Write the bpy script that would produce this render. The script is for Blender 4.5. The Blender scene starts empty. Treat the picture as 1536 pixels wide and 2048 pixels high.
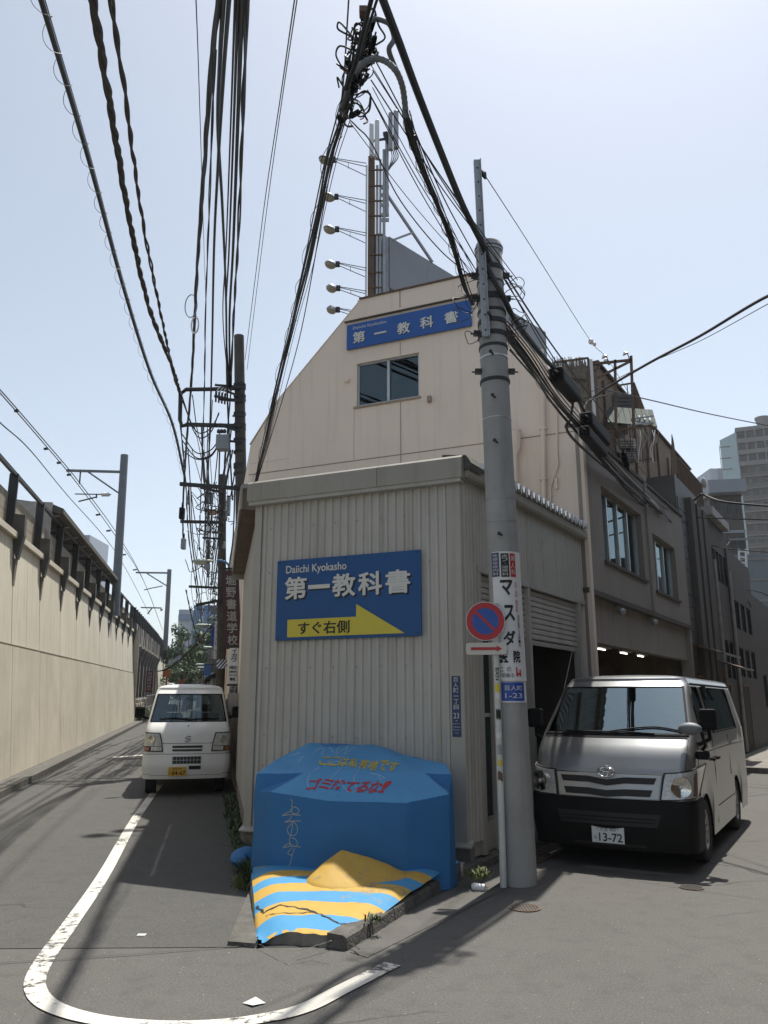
import bpy, bmesh, math, random
from mathutils import Matrix, Vector, noise as mnoise
from mathutils.bvhtree import BVHTree
R = math.radians
random.seed(7)
SC = bpy.context.scene
COL = SC.collection
# ------------------------------------------------------------------ camera, sky, sun, exposure
CAM_H, PITCH, FPX = 1.68, R(13.3), 1593.0
cam_d = bpy.data.cameras.new('camera'); cam = bpy.data.objects.new('camera', cam_d); COL.objects.link(cam)
cam.location = (0, 0, CAM_H); cam.rotation_euler = (R(90) + PITCH, 0, 0)
cam_d.sensor_fit = 'VERTICAL'; cam_d.sensor_height = 36; cam_d.lens = 36 * FPX / 2048
cam_d.clip_start = .05; cam_d.clip_end = 2000
SC.camera = cam
SUN_AZ, SUN_EL = 25, 68
w = bpy.data.worlds.new('World'); SC.world = w; w.use_nodes = True
nt = w.node_tree; nt.nodes.clear()
sky = nt.nodes.new('ShaderNodeTexSky'); sky.sky_type = 'NISHITA'; sky.sun_disc = False
sky.sun_elevation = R(SUN_EL); sky.sun_rotation = R(SUN_AZ); sky.air_density = 1.0; sky.dust_density = 1.3; sky.ozone_density = 1.6
bg = nt.nodes.new('ShaderNodeBackground'); bg.inputs[1].default_value = .105
wo = nt.nodes.new('ShaderNodeOutputWorld')
hs = nt.nodes.new('ShaderNodeHueSaturation'); hs.inputs['Saturation'].default_value = .55; hs.inputs['Hue'].default_value = .491; nt.links.new(sky.outputs[0], hs.inputs['Color']); nt.links.new(hs.outputs[0], bg.inputs[0]); nt.links.new(bg.outputs[0], wo.inputs[0])
sd = bpy.data.lights.new('sun', 'SUN'); so = bpy.data.objects.new('sun', sd); COL.objects.link(so)
sd.energy = 4.0; sd.angle = R(.6); sd.color = (1, .96, .87)
_s = Vector((math.sin(R(SUN_AZ)) * math.cos(R(SUN_EL)), math.cos(R(SUN_AZ)) * math.cos(R(SUN_EL)), math.sin(R(SUN_EL))))
so.rotation_euler = _s.to_track_quat('Z', 'Y').to_euler(); so.location = (0, 0, 30)
SC.view_settings.view_transform = 'Standard'; SC.view_settings.look = 'None'
SC.view_settings.exposure = .66; SC.view_settings.gamma = 1
SC.cycles.max_bounces = 8; SC.cycles.volume_bounces = 0; SC.cycles.caustics_reflective = False; SC.cycles.caustics_refractive = False
SC.cycles.sample_clamp_indirect = 6
# ------------------------------------------------------------------ geometry helpers
cP, sP = math.cos(PITCH), math.sin(PITCH)
def ray(px, py):
    u = (px - 768) / FPX; v = (1024 - py) / FPX
    return Vector((u, cP - v * sP, sP + v * cP))
def at(px, py, Y):
    d = ray(px, py); t = Y / d.y
    return Vector((d.x * t, Y, CAM_H + d.z * t))
def gnd(px, py, z=0.):
    d = ray(px, py); t = (z - CAM_H) / d.z
    return Vector((d.x * t, d.y * t, z))
class Fr:
    """wall frame: x to the right as seen from outside, y into the wall, z up"""
    def __init__(s, ox, oy, az, oz=0., slope=0.):
        a = R(az); s.az = az; s.o = Vector((ox, oy, oz))
        s.x = Vector((math.sin(a), math.cos(a), slope)); s.y = Vector((-math.cos(a), math.sin(a), 0)); s.z = Vector((0, 0, 1))
        s.M = Matrix(((s.x.x, s.y.x, 0, ox), (s.x.y, s.y.y, 0, oy), (slope, 0, 1, oz), (0, 0, 0, 1)))
    def px(s, px, py, y=0.):
        d = ray(px, py); c = Vector((0, 0, CAM_H)); n = Vector((s.y.x, s.y.y, 0))
        t = (y + (s.o - c).dot(n)) / d.dot(n); p = c + d * t - s.o
        lx = p.x * s.x.x + p.y * s.x.y
        return (lx, p.z - s.x.z * lx)
    def w(s, x, y, z): return s.M @ Vector((x, y, z))
I4 = Matrix.Identity(4)
class MB:
    def __init__(s, M=None): s.v = []; s.f = []; s.m = []; s.M = M or I4; s.mi = 0
    def add(s, vs, fs, mi=None):
        b = len(s.v); s.v += [s.M @ Vector(p) for p in vs]
        for f in fs: s.f.append([b + i for i in f]); s.m.append(s.mi if mi is None else mi)
    def box(s, x0, x1, y0, y1, z0, z1, mi=None):
        if x0 > x1: x0, x1 = x1, x0
        if y0 > y1: y0, y1 = y1, y0
        if z0 > z1: z0, z1 = z1, z0
        s.add([(x0, y0, z0), (x1, y0, z0), (x1, y1, z0), (x0, y1, z0), (x0, y0, z1), (x1, y0, z1), (x1, y1, z1), (x0, y1, z1)],
              [(0, 3, 2, 1), (4, 5, 6, 7), (0, 1, 5, 4), (1, 2, 6, 5), (2, 3, 7, 6), (3, 0, 4, 7)], mi); return s
    def prism(s, pts, y0, y1, mi=None):            # polygon in xz (counter-clockwise seen from outside), extruded along y
        n = len(pts)
        s.add([(x, y0, z) for x, z in pts] + [(x, y1, z) for x, z in pts],
              [tuple(range(n)), tuple(range(2 * n - 1, n - 1, -1))] + [(i, i + n, (i + 1) % n + n, (i + 1) % n) for i in range(n)], mi); return s
    def prismz(s, pts, z0, z1, mi=None):           # polygon in xy (counter-clockwise from above), extruded up
        n = len(pts)
        s.add([(x, y, z0) for x, y in pts] + [(x, y, z1) for x, y in pts],
              [tuple(range(n - 1, -1, -1)), tuple(range(n, 2 * n))] + [(i, (i + 1) % n, (i + 1) % n + n, i + n) for i in range(n)], mi); return s
    def prismx(s, pts, x0, x1, mi=None):           # polygon in yz extruded along x
        n = len(pts)
        s.add([(x0, y, z) for y, z in pts] + [(x1, y, z) for y, z in pts],
              [tuple(range(n - 1, -1, -1)), tuple(range(n, 2 * n))] + [(i, (i + 1) % n, (i + 1) % n + n, i + n) for i in range(n)], mi); return s
    def tube(s, pts, r, n=6, cap=True, mi=None):
        pts = [Vector(p) for p in pts]; k = len(pts)
        if k < 2: return s
        rr = r if isinstance(r, (list, tuple)) else [r] * k
        vs = []; up = None
        for i, p in enumerate(pts):
            t = (pts[min(i + 1, k - 1)] - pts[max(i - 1, 0)])
            if t.length < 1e-9: t = Vector((0, 0, 1))
            t.normalize()
            if up is None: up = t.cross(Vector((0, 0, 1)) if abs(t.z) < .9 else Vector((1, 0, 0))).normalized()
            up = (up - t * up.dot(t))
            if up.length < 1e-6: up = t.orthogonal()
            up.normalize(); b = t.cross(up)
            for j in range(n):
                a = 2 * math.pi * j / n
                vs.append(p + (up * math.cos(a) + b * math.sin(a)) * rr[i])
        fs = [(i * n + j, i * n + (j + 1) % n, (i + 1) * n + (j + 1) % n, (i + 1) * n + j) for i in range(k - 1) for j in range(n)]
        if cap: fs += [tuple(range(n - 1, -1, -1)), tuple(range((k - 1) * n, k * n))]
        s.add(vs, fs, mi); return s
    def cyl(s, p0, p1, r0, r1=None, n=16, mi=None): return s.tube([p0, p1], [r0, r0 if r1 is None else r1], n, True, mi)
    def bar(s, p0, p1, w, h=None, mi=None):        # rectangular bar between two points, w horizontal, h vertical
        p0 = Vector(p0); p1 = Vector(p1); h = h or w; t = (p1 - p0).normalized()
        a = t.cross(Vector((0, 0, 1))) if abs(t.z) < .95 else Vector((1, 0, 0))
        a = (a - t * a.dot(t)).normalized(); b = t.cross(a)
        vs = []
        for p in (p0, p1):
            for i, j in ((-1, -1), (1, -1), (1, 1), (-1, 1)): vs.append(p + a * (i * w / 2) + b * (j * h / 2))
        s.add(vs, [(3, 2, 1, 0), (4, 5, 6, 7), (0, 1, 5, 4), (1, 2, 6, 5), (2, 3, 7, 6), (3, 0, 4, 7)], mi); return s
    def lathe(s, prof, c=(0, 0, 0), n=20, mi=None):
        k = len(prof); c = Vector(c)
        vs = [c + Vector((r * math.cos(2 * math.pi * j / n), r * math.sin(2 * math.pi * j / n), z)) for r, z in prof for j in range(n)]
        fs = [(i * n + j, i * n + (j + 1) % n, (i + 1) * n + (j + 1) % n, (i + 1) * n + j) for i in range(k - 1) for j in range(n)]
        fs += [tuple(range(n - 1, -1, -1)), tuple(range((k - 1) * n, k * n))]
        s.add(vs, fs, mi); return s
    def ell(s, c, rx, ry, rz, n=10, m=6, mi=None):
        c = Vector(c); vs = []; fs = []
        for i in range(m + 1):
            th = math.pi * i / m
            for j in range(n):
                a = 2 * math.pi * j / n
                vs.append(c + Vector((rx * math.sin(th) * math.cos(a), ry * math.sin(th) * math.sin(a), -rz * math.cos(th))))
        fs = [(i * n + j, i * n + (j + 1) % n, (i + 1) * n + (j + 1) % n, (i + 1) * n + j) for i in range(m) for j in range(n)]
        s.add(vs, fs, mi); return s
    def grid(s, fn, nu, nv, mi=None, skip=None):
        vs = [fn(i / nu, j / nv) for j in range(nv + 1) for i in range(nu + 1)]
        fs = [(j * (nu + 1) + i, j * (nu + 1) + i + 1, (j + 1) * (nu + 1) + i + 1, (j + 1) * (nu + 1) + i) for j in range(nv) for i in range(nu) if not (skip and skip(i, j))]
        s.add(vs, fs, mi); return s
    def build(s, name, mat, parent=None, smooth=False, bevel=0, fix=True, **tags):
        me = bpy.data.meshes.new(name)
        inv = ROOTM.get(parent, I4).inverted() if parent else I4
        me.from_pydata([tuple(inv @ p) for p in s.v], [], s.f)
        mats = mat if isinstance(mat, (list, tuple)) else [mat]
        for m in mats: me.materials.append(m)
        if len(mats) > 1: me.polygons.foreach_set('material_index', s.m)
        if fix:
            bm = bmesh.new(); bm.from_mesh(me); bmesh.ops.remove_doubles(bm, verts=bm.verts, dist=1e-5)
            bmesh.ops.recalc_face_normals(bm, faces=bm.faces); bm.to_mesh(me); bm.free()
        if smooth:
            me.polygons.foreach_set('use_smooth', [True] * len(me.polygons)); me.set_sharp_from_angle(angle=R(smooth if smooth is not True else 40))
        me.update()
        o = bpy.data.objects.new(name, me); COL.objects.link(o)
        if parent: o.parent = parent; ROOTM[o] = ROOTM.get(parent, I4)
        if bevel:
            b = o.modifiers.new('bevel', 'BEVEL'); b.width = bevel; b.segments = 2; b.limit_method = 'ANGLE'
        for k, v in tags.items(): o[k] = v
        return o
ROOTM = {}
def thing(name, label, cat, loc=(0, 0, 0), az=0, group=None):
    o = bpy.data.objects.new(name, None); COL.objects.link(o); o.empty_display_size = .2
    o.location = loc; o.rotation_euler = (0, 0, R(az)); o['label'] = label; o['category'] = cat
    if group: o['group'] = group
    ROOTM[o] = Matrix.Translation(Vector(loc)) @ Matrix.Rotation(R(az), 4, 'Z')
    return o
def tag(o, label, cat, group=None):
    o['label'] = label; o['category'] = cat
    if group: o['group'] = group
    return o
def rebase(o, p):                                   # moves a single-mesh thing's origin to its own place
    p = Vector(p); o.data.transform(Matrix.Translation(-p)); o.location = p; return o
def dup(root, loc=None, az=None, label=None, M=None):
    def cp(o, par):
        c = o.copy(); COL.objects.link(c)
        if par: c.parent = par
        for ch in [x for x in ALLCH(o)]: cp(ch, c)
        return c
    c = cp(root, None)
    if loc is not None: c.location = loc
    if az is not None: c.rotation_euler = (0, 0, R(az))
    if label: c['label'] = label
    return c
def ALLCH(o): return [x for x in COL.objects if x.parent == o]
def piece(src, parent, off):                        # a further piece sharing the first one's mesh; off in the parent's frame
    c = src.copy(); COL.objects.link(c); c.parent = parent; c.location = src.location + Vector(off); return c
def spline(pts, seg=8):
    P = [Vector(p) for p in pts]
    if len(P) < 3: return [P[0].lerp(P[-1], i / seg) for i in range(seg + 1)]
    out = []
    Q = [P[0] * 2 - P[1]] + P + [P[-1] * 2 - P[-2]]
    for i in range(1, len(Q) - 2):
        a, b, c, d = Q[i - 1:i + 3]
        for j in range(seg):
            t = j / seg
            out.append(.5 * ((2 * b) + (c - a) * t + (2 * a - 5 * b + 4 * c - d) * t * t + (-a + 3 * b - 3 * c + d) * t ** 3))
    out.append(P[-1]); return out
# ------------------------------------------------------------------ materials
def mat(name, col, rough=.7, metal=0., var=.12, scale=2.5, bump=0., bscale=80., streak=0., scol=(.08, .07, .06), coat=0., spec=.5, grime=0.):
    m = bpy.data.materials.new(name); m.use_nodes = True; t = m.node_tree; n = t.nodes; l = t.links
    p = n['Principled BSDF']; p.inputs['Roughness'].default_value = rough; p.inputs['Metallic'].default_value = metal
    p.inputs['Coat Weight'].default_value = coat; p.inputs['Specular IOR Level'].default_value = spec
    tc = n.new('ShaderNodeTexCoord'); co = tc.outputs['Object']
    c = (*col, 1)
    nz = n.new('ShaderNodeTexNoise'); nz.inputs['Scale'].default_value = scale; nz.inputs['Detail'].default_value = 6; nz.inputs['Roughness'].default_value = .65
    l.new(co, nz.inputs[0])
    mx = n.new('ShaderNodeMix'); mx.data_type = 'RGBA'
    mx.inputs[6].default_value = (*[x * (1 - var) for x in col], 1); mx.inputs[7].default_value = (*[min(1, x * (1 + var)) for x in col], 1)
    mr = n.new('ShaderNodeMapRange'); mr.inputs[1].default_value = .3; mr.inputs[2].default_value = .7
    l.new(nz.outputs[0], mr.inputs[0]); l.new(mr.outputs[0], mx.inputs[0])
    out = mx.outputs[2]
    if streak:
        mp = n.new('ShaderNodeMapping'); mp.inputs['Scale'].default_value = (9, 9, .5); l.new(co, mp.inputs[0])
        s = n.new('ShaderNodeTexNoise'); s.inputs['Scale'].default_value = 1; s.inputs['Detail'].default_value = 5; l.new(mp.outputs[0], s.inputs[0])
        r = n.new('ShaderNodeMapRange'); r.inputs[1].default_value = .52; r.inputs[2].default_value = .75; r.inputs[4].default_value = streak; l.new(s.outputs[0], r.inputs[0])
        m2 = n.new('ShaderNodeMix'); m2.data_type = 'RGBA'; m2.inputs[7].default_value = (*scol, 1)
        l.new(out, m2.inputs[6]); l.new(r.outputs[0], m2.inputs[0]); out = m2.outputs[2]
    if grime:
        s = n.new('ShaderNodeTexNoise'); s.inputs['Scale'].default_value = scale * 5; s.inputs['Detail'].default_value = 8; s.inputs['Roughness'].default_value = .75; l.new(co, s.inputs[0])
        r = n.new('ShaderNodeMapRange'); r.inputs[1].default_value = .55; r.inputs[2].default_value = .72; r.inputs[4].default_value = grime; l.new(s.outputs[0], r.inputs[0])
        m2 = n.new('ShaderNodeMix'); m2.data_type = 'RGBA'; m2.inputs[7].default_value = (*scol, 1)
        l.new(out, m2.inputs[6]); l.new(r.outputs[0], m2.inputs[0]); out = m2.outputs[2]
        m3 = n.new('ShaderNodeMapRange'); m3.inputs[1].default_value = .3; m3.inputs[2].default_value = .7; m3.inputs[3].default_value = max(.02, rough - .08); m3.inputs[4].default_value = min(1, rough + .12)
        l.new(s.outputs[0], m3.inputs[0]); l.new(m3.outputs[0], p.inputs['Roughness'])
    l.new(out, p.inputs['Base Color'])
    if bump:
        b = n.new('ShaderNodeTexNoise'); b.inputs['Scale'].default_value = bscale; b.inputs['Detail'].default_value = 4; l.new(co, b.inputs[0])
        bu = n.new('ShaderNodeBump'); bu.inputs['Strength'].default_value = bump; bu.inputs['Distance'].default_value = .01
        l.new(b.outputs[0], bu.inputs['Height']); l.new(bu.outputs[0], p.inputs['Normal'])
    return m
def emis(name, col, st):
    m = bpy.data.materials.new(name); m.use_nodes = True; p = m.node_tree.nodes['Principled BSDF']
    p.inputs['Base Color'].default_value = (*col, 1); p.inputs['Emission Color'].default_value = (*col, 1); p.inputs['Emission Strength'].default_value = st; return m
def glassmat(name, tint=(.75, .8, .8), refl=.06, dark=.35):
    """pane: partly see-through, mirror-like at grazing angles"""
    m = bpy.data.materials.new(name); m.use_nodes = True; t = m.node_tree; n = t.nodes; l = t.links; n.clear()
    o = n.new('ShaderNodeOutputMaterial'); tr = n.new('ShaderNodeBsdfTransparent'); tr.inputs[0].default_value = (*[x * dark for x in tint], 1)
    g = n.new('ShaderNodeBsdfGlossy'); g.inputs['Roughness'].default_value = .015; g.inputs[0].default_value = (.68, .86, .92, 1)
    fz = n.new('ShaderNodeLayerWeight'); fz.inputs[0].default_value = .35
    mr = n.new('ShaderNodeMapRange'); mr.inputs[3].default_value = refl; mr.inputs[4].default_value = .9 if dark > .18 else .35; l.new(fz.outputs['Fresnel'], mr.inputs[0])
    mx = n.new('ShaderNodeMixShader'); l.new(mr.outputs[0], mx.inputs[0]); l.new(tr.outputs[0], mx.inputs[1]); l.new(g.outputs[0], mx.inputs[2]); l.new(mx.outputs[0], o.inputs[0])
    return m
def asphalt(name, c0, c1, spk=.5):
    m = bpy.data.materials.new(name); m.use_nodes = True; t = m.node_tree; n = t.nodes; l = t.links
    p = n['Principled BSDF']; p.inputs['Roughness'].default_value = .82; p.inputs['Specular IOR Level'].default_value = .35
    tc = n.new('ShaderNodeTexCoord'); co = tc.outputs['Object']
    def nz(s, d, r=.6):
        x = n.new('ShaderNodeTexNoise'); x.inputs['Scale'].default_value = s; x.inputs['Detail'].default_value = d; x.inputs['Roughness'].default_value = r; l.new(co, x.inputs[0]); return x.outputs[0]
    def rg(i, a, b, c=0, d=1):
        x = n.new('ShaderNodeMapRange'); x.inputs[1].default_value = a; x.inputs[2].default_value = b; x.inputs[3].default_value = c; x.inputs[4].default_value = d; l.new(i, x.inputs[0]); return x.outputs[0]
    def mix(f, a, b, ty='MIX'):
        x = n.new('ShaderNodeMix'); x.data_type = 'RGBA'; x.blend_type = ty
        for i, v in ((0, f), (6, a), (7, b)):
            if isinstance(v, (tuple, float)): x.inputs[i].default_value = v
            else: l.new(v, x.inputs[i])
        return x.outputs[2]
    a = mix(rg(nz(.55, 5), .35, .68), (*c0, 1), (*c1, 1))
    a = mix(rg(nz(70, 3, .8), .35, .7), a, (*[x * 1.7 for x in c1], 1))
    a2 = mix(rg(nz(5, 7, .75), .5, .75, 0, .45), a, (*[x * .6 for x in c0], 1))
    v = n.new('ShaderNodeTexVoronoi'); v.inputs['Scale'].default_value = 34; l.new(co, v.inputs[0])
    vr = n.new('ShaderNodeSeparateColor'); l.new(v.outputs['Color'], vr.inputs[0])
    f1 = rg(v.outputs['Distance'], .16, .10); f2 = rg(vr.outputs[0], .90, .93, 0, spk)
    mm = n.new('ShaderNodeMath'); mm.operation = 'MULTIPLY'; l.new(f1, mm.inputs[0]); l.new(f2, mm.inputs[1])
    a3 = mix(mm.outputs[0], a2, (.42, .41, .38, 1))
    ww = n.new('ShaderNodeTexNoise'); ww.inputs['Scale'].default_value = 1.2; ww.inputs['Detail'].default_value = 5; l.new(co, ww.inputs[0])
    va = n.new('ShaderNodeVectorMath'); va.operation = 'MULTIPLY_ADD'; va.inputs[1].default_value = (.7, .7, 0); l.new(ww.outputs['Color'], va.inputs[0]); l.new(co, va.inputs[2])
    cv = n.new('ShaderNodeTexVoronoi'); cv.feature = 'DISTANCE_TO_EDGE'; cv.inputs['Scale'].default_value = .33; l.new(va.outputs[0], cv.inputs[0])
    cm = n.new('ShaderNodeMath'); cm.operation = 'MULTIPLY'; l.new(rg(cv.outputs['Distance'], .0045, .0012), cm.inputs[0]); l.new(rg(nz(.4, 3), .50, .60, 0, .75), cm.inputs[1])
    a3 = mix(cm.outputs[0], a3, (.02, .019, .018, 1))
    a3 = mix(rg(nz(.9, 2), .6, .75, 0, .35), a3, (*[x * 1.5 for x in c1], 1))
    l.new(a3, p.inputs['Base Color'])
    bu = n.new('ShaderNodeBump'); bu.inputs['Strength'].default_value = .55; bu.inputs['Distance'].default_value = .006
    l.new(nz(110, 3, .8), bu.inputs['Height']); l.new(bu.outputs[0], p.inputs['Normal'])
    return m
def paintmat(name, col, wear, under=(.07, .068, .065), scale=14):
    """road or wall paint with worn patches showing what lies under it"""
    m = mat(name, col, .7, var=.06, scale=3); t = m.node_tree; n = t.nodes; l = t.links; p = n['Principled BSDF']
    src = p.inputs['Base Color'].links[0].from_socket
    tc = n.new('ShaderNodeTexCoord'); x = n.new('ShaderNodeTexNoise'); x.inputs['Scale'].default_value = scale; x.inputs['Detail'].default_value = 9; x.inputs['Roughness'].default_value = .8; l.new(tc.outputs['Object'], x.inputs[0])
    big = n.new('ShaderNodeTexNoise'); big.inputs['Scale'].default_value = 1.1; l.new(tc.outputs['Object'], big.inputs[0])
    ad = n.new('ShaderNodeMath'); ad.operation = 'MULTIPLY_ADD'; ad.inputs[1].default_value = .6; l.new(big.outputs[0], ad.inputs[0]); l.new(x.outputs[0], ad.inputs[2])
    r = n.new('ShaderNodeMapRange'); r.inputs[1].default_value = 1.02 - wear; r.inputs[2].default_value = 1.10 - wear; l.new(ad.outputs[0], r.inputs[0])
    mx = n.new('ShaderNodeMix'); mx.data_type = 'RGBA'; l.new(r.outputs[0], mx.inputs[0]); l.new(src, mx.inputs[6]); mx.inputs[7].default_value = (*under, 1)
    l.new(mx.outputs[2], p.inputs['Base Color']); return m
MT = dict(
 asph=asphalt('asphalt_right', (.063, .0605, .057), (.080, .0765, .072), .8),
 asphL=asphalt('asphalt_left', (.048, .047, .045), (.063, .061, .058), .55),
 line=paintmat('road_paint', (.6, .58, .53), .188),
 conc=mat('old_concrete', (.2, .185, .165), .9, var=.25, scale=4, bump=.6, bscale=60, grime=.6, scol=(.05, .045, .04)),
 kerb=mat('kerb_concrete', (.105, .10, .09), .95, var=.35, scale=7, bump=.9, bscale=45, grime=.75, scol=(.03, .03, .027)),
 gut=mat('gutter_concrete', (.098, .093, .086), .9, var=.2, scale=3, bump=.5, grime=.5),
 steel=mat('corrugated_steel', (.455, .438, .405), .5, var=.07, scale=1.1, streak=.42, scol=(.22, .18, .13), grime=.16),
 fascia=mat('fascia_steel', (.32, .305, .265), .6, var=.08, scale=2, streak=.35, scol=(.14, .12, .1)),
 trim=mat('trim_steel', (.38, .365, .33), .45, var=.08, streak=.3),
 brown=mat('brown_soffit', (.12, .08, .055), .8, var=.2),
 cream=mat('cream_stucco', (.79, .67, .565), .85, var=.05, scale=.8, bump=.2, bscale=120, streak=.22, scol=(.42, .35, .28)),
 creamd=mat('cream_joint', (.33, .26, .2), .9),
 grey=mat('grey_stucco', (.29, .262, .232), .88, var=.1, scale=1, bump=.25, bscale=100, streak=.3, scol=(.12, .105, .09)),
 dkgrey=mat('dark_stucco', (.10, .09, .08), .9, var=.15, scale=1, streak=.3, scol=(.07, .06, .055)),
 alu=mat('aluminium', (.5, .5, .5), .35, .7, var=.05),
 dark=mat('dark_metal', (.03, .032, .035), .6, .2, var=.2),
 black=mat('black_plastic', (.006, .006, .007), .7, var=.2, spec=.2),
 cable=mat('cable_sheath', (.014, .014, .015), .6, var=.25, scale=9),
 cableb=mat('weathered_cable', (.05, .042, .034), .85, var=.3, scale=12, bump=.6, bscale=40),
 galv=mat('galvanised_steel', (.33, .34, .36), .5, .5, var=.15, scale=8, grime=.2, scol=(.16, .16, .16)),
 polec=mat('pole_concrete', (.31, .31, .305), .75, var=.14, scale=2.2, bump=.3, bscale=90, streak=.35, scol=(.12, .12, .115)),
 poledk=mat('pole_dark', (.075, .068, .06), .85, var=.25, scale=3, bump=.4),
 rwall=mat('retaining_wall_render', (.56, .52, .425), .9, var=.09, scale=.5, bump=.15, bscale=90, streak=.55, scol=(.33, .31, .265), grime=.12),
 rwall2=mat('retaining_wall_lower', (.50, .46, .375), .9, var=.13, scale=.6, bump=.2, bscale=90, streak=.45, scol=(.30, .27, .22), grime=.12),
 par=mat('parapet_concrete', (.27, .24, .19), .9, var=.2, scale=1.3, bump=.4, streak=.6, scol=(.09, .08, .065)),
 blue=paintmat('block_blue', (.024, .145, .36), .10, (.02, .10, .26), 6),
 blued=mat('sign_blue', (.010, .080, .25), .45, var=.05, scale=3, spec=.4),
 lblue=paintmat('stripe_blue', (.05, .25, .48), .13, (.20, .24, .26), 9),
 yellow=paintmat('stripe_yellow', (.48, .295, .05), .14, (.27, .22, .13), 9),
 syel=mat('sign_yellow', (.62, .52, .06), .5, var=.05),
 white=mat('sign_white', (.62, .62, .60), .5, var=.04),
 wplate=mat('white_plate', (.66, .67, .68), .4, var=.05, grime=.12, scol=(.4, .38, .33)),
 ink=mat('black_ink', (.012, .012, .012), .6, var=.1),
 red=mat('sign_red', (.42, .02, .025), .45, var=.06),
 navy=mat('plate_navy', (.02, .045, .13), .45, var=.08),
 tblue=mat('plate_blue', (.02, .07, .33), .4, var=.06),
 wood=mat('brown_wood', (.16, .10, .06), .8, var=.3, scale=6),
 card=mat('cardboard', (.36, .23, .13), .85, var=.1),
 rust=mat('rusty_steel', (.13, .09, .065), .8, .2, var=.3, scale=6),
 glass=glassmat('window_glass', (.6, .65, .68), .05, .30), dglass=glassmat('dark_glass', (.6, .65, .68), .07, .2),
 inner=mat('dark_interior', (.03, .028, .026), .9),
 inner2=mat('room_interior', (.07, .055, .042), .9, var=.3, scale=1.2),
 leaf=mat('weed_leaf', (.05, .075, .028), .6, var=.4, scale=12), leafy=mat('weed_yellow', (.12, .14, .05), .7, var=.3, scale=12),
 blueT=paintmat('block_blue_skylit', (.075, .275, .52), .12, (.03, .15, .38), 6), haze=None)  # paler copy of the block blue: sky light painted on the top faces
def text_raw(body, bold=0., res=3):
    c = bpy.data.curves.new('lettering', 'FONT'); c.body = body; c.offset = bold; c.resolution_u = res; c.size = 1
    o = bpy.data.objects.new('lettering', c); COL.objects.link(o)
    me = o.to_mesh(); vs = [v.co.copy() for v in me.vertices]; fs = [tuple(p.vertices) for p in me.polygons]
    o.to_mesh_clear(); bpy.data.objects.remove(o); bpy.data.curves.remove(c)
    return vs, fs
def text_fit(mb, body, x0, x1, z0, z1, y=-.004, bold=.0, shear=0., vertical=False, mi=None, map=None, slant=0.):
    """flat lettering stretched into a rectangle of a wall frame; vertical sets one character under the other"""
    if vertical:
        n = len(body); h = (z1 - z0) / n
        for i, ch in enumerate(body):
            if ch == ' ': continue
            zz = z1 - (i + .5) * h; hh = h * .42; ww = (x1 - x0) / 2
            if ch in 'ー-': 
                vs = [(-.06, -.4), (.06, -.4), (.06, .4), (-.06, .4)]; cx = (x0 + x1) / 2
                P = [(cx + a * ww * 2, zz + b * hh * 2) for a, b in vs]; mb.add([(map(a, b) if map else (a, y, b)) for a, b in P], [(0, 1, 2, 3)], mi); continue
            k = 1.
            if ch in '・.': text_fit(mb, '.' , (x0 + x1) / 2 - ww * .15, (x0 + x1) / 2 + ww * .15, zz - hh * .15, zz + hh * .15, y, 0, 0, False, mi, map); continue
            if ch == '一': text_fit(mb, ch, x0, x1, zz - hh * .12, zz + hh * .12, y, bold, 0, False, mi, map); continue
            if ch.isdigit() or ch.isascii(): k = .6
            text_fit(mb, ch, (x0 + x1) / 2 - ww * k, (x0 + x1) / 2 + ww * k, zz - hh, zz + hh, y, bold, shear, False, mi, map)
        return
    vs, fs = text_raw(body, min(bold, .006))
    if not vs: return
    ax, bx = min(v.x for v in vs), max(v.x for v in vs); ay, by = min(v.y for v in vs), max(v.y for v in vs)
    sx = (x1 - x0) / max(bx - ax, 1e-6); sz = (z1 - z0) / max(by - ay, 1e-6)
    b = max(0, bold - .004) * .9; sh = [(0, 0)] if b <= 0 else [(b, 0), (-b, 0), (0, b), (0, -b), (b * .7, b * .7), (-b * .7, -b * .7), (b * .7, -b * .7), (-b * .7, b * .7)]
    for k, (ox, oz) in enumerate(sh):
        P = []; e = k * .00012
        for v in vs:
            z = z0 + (v.y - ay + oz) * sz; x = x0 + (v.x - ax + ox) * sx + shear * (z - z0)
            z += slant * (x - x0); q = map(x, z) if map else (x, y, z); P.append((q[0], q[1] - e, q[2]))
        mb.add(P, fs, mi)
def lettering(M, mt, parent, items, name='lettering', **k):
    mb = MB(M)
    for it in items: text_fit(mb, *it[:5], **(it[5] if len(it) > 5 else {}))
    return mb.build(name, mt, parent, fix=False, **k)
# ================================================================== THE SETTING: ground, kerbs, painted lines
GS = .0125
def wedge_x(Y): return -1.0 - .0 * Y + (Y - 9) * .18 if Y > 9 else -9e9
def ground_z(X, Y):
    if Y <= 9: return 0.
    z = GS * (Y - 9); c = -1.2 + (Y - 9) * .17; wd = .6 + (Y - 9) * .15
    return z * max(0., min(1., (c + wd / 2 - X) / wd))
def ys():
    a = [-30, -15, -6, 0]; y = 2.
    while y < 30: a.append(y); y += 1.
    while y < 900: a.append(y); y *= 1.12
    return a + [900]
YS = ys(); XS = [-600, -300, -150, -80] + [x * 1. for x in range(-60, 61, 2)] + [80, 150, 300, 600]
mb = MB(); nx = len(XS)
mb.add([(x, y, ground_z(x, y)) for y in YS for x in XS], [(j * nx + i, j * nx + i + 1, (j + 1) * nx + i + 1, (j + 1) * nx + i) for j in range(len(YS) - 1) for i in range(nx - 1)])
mb.build('ground', MT['asph'], kind='structure')
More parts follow.
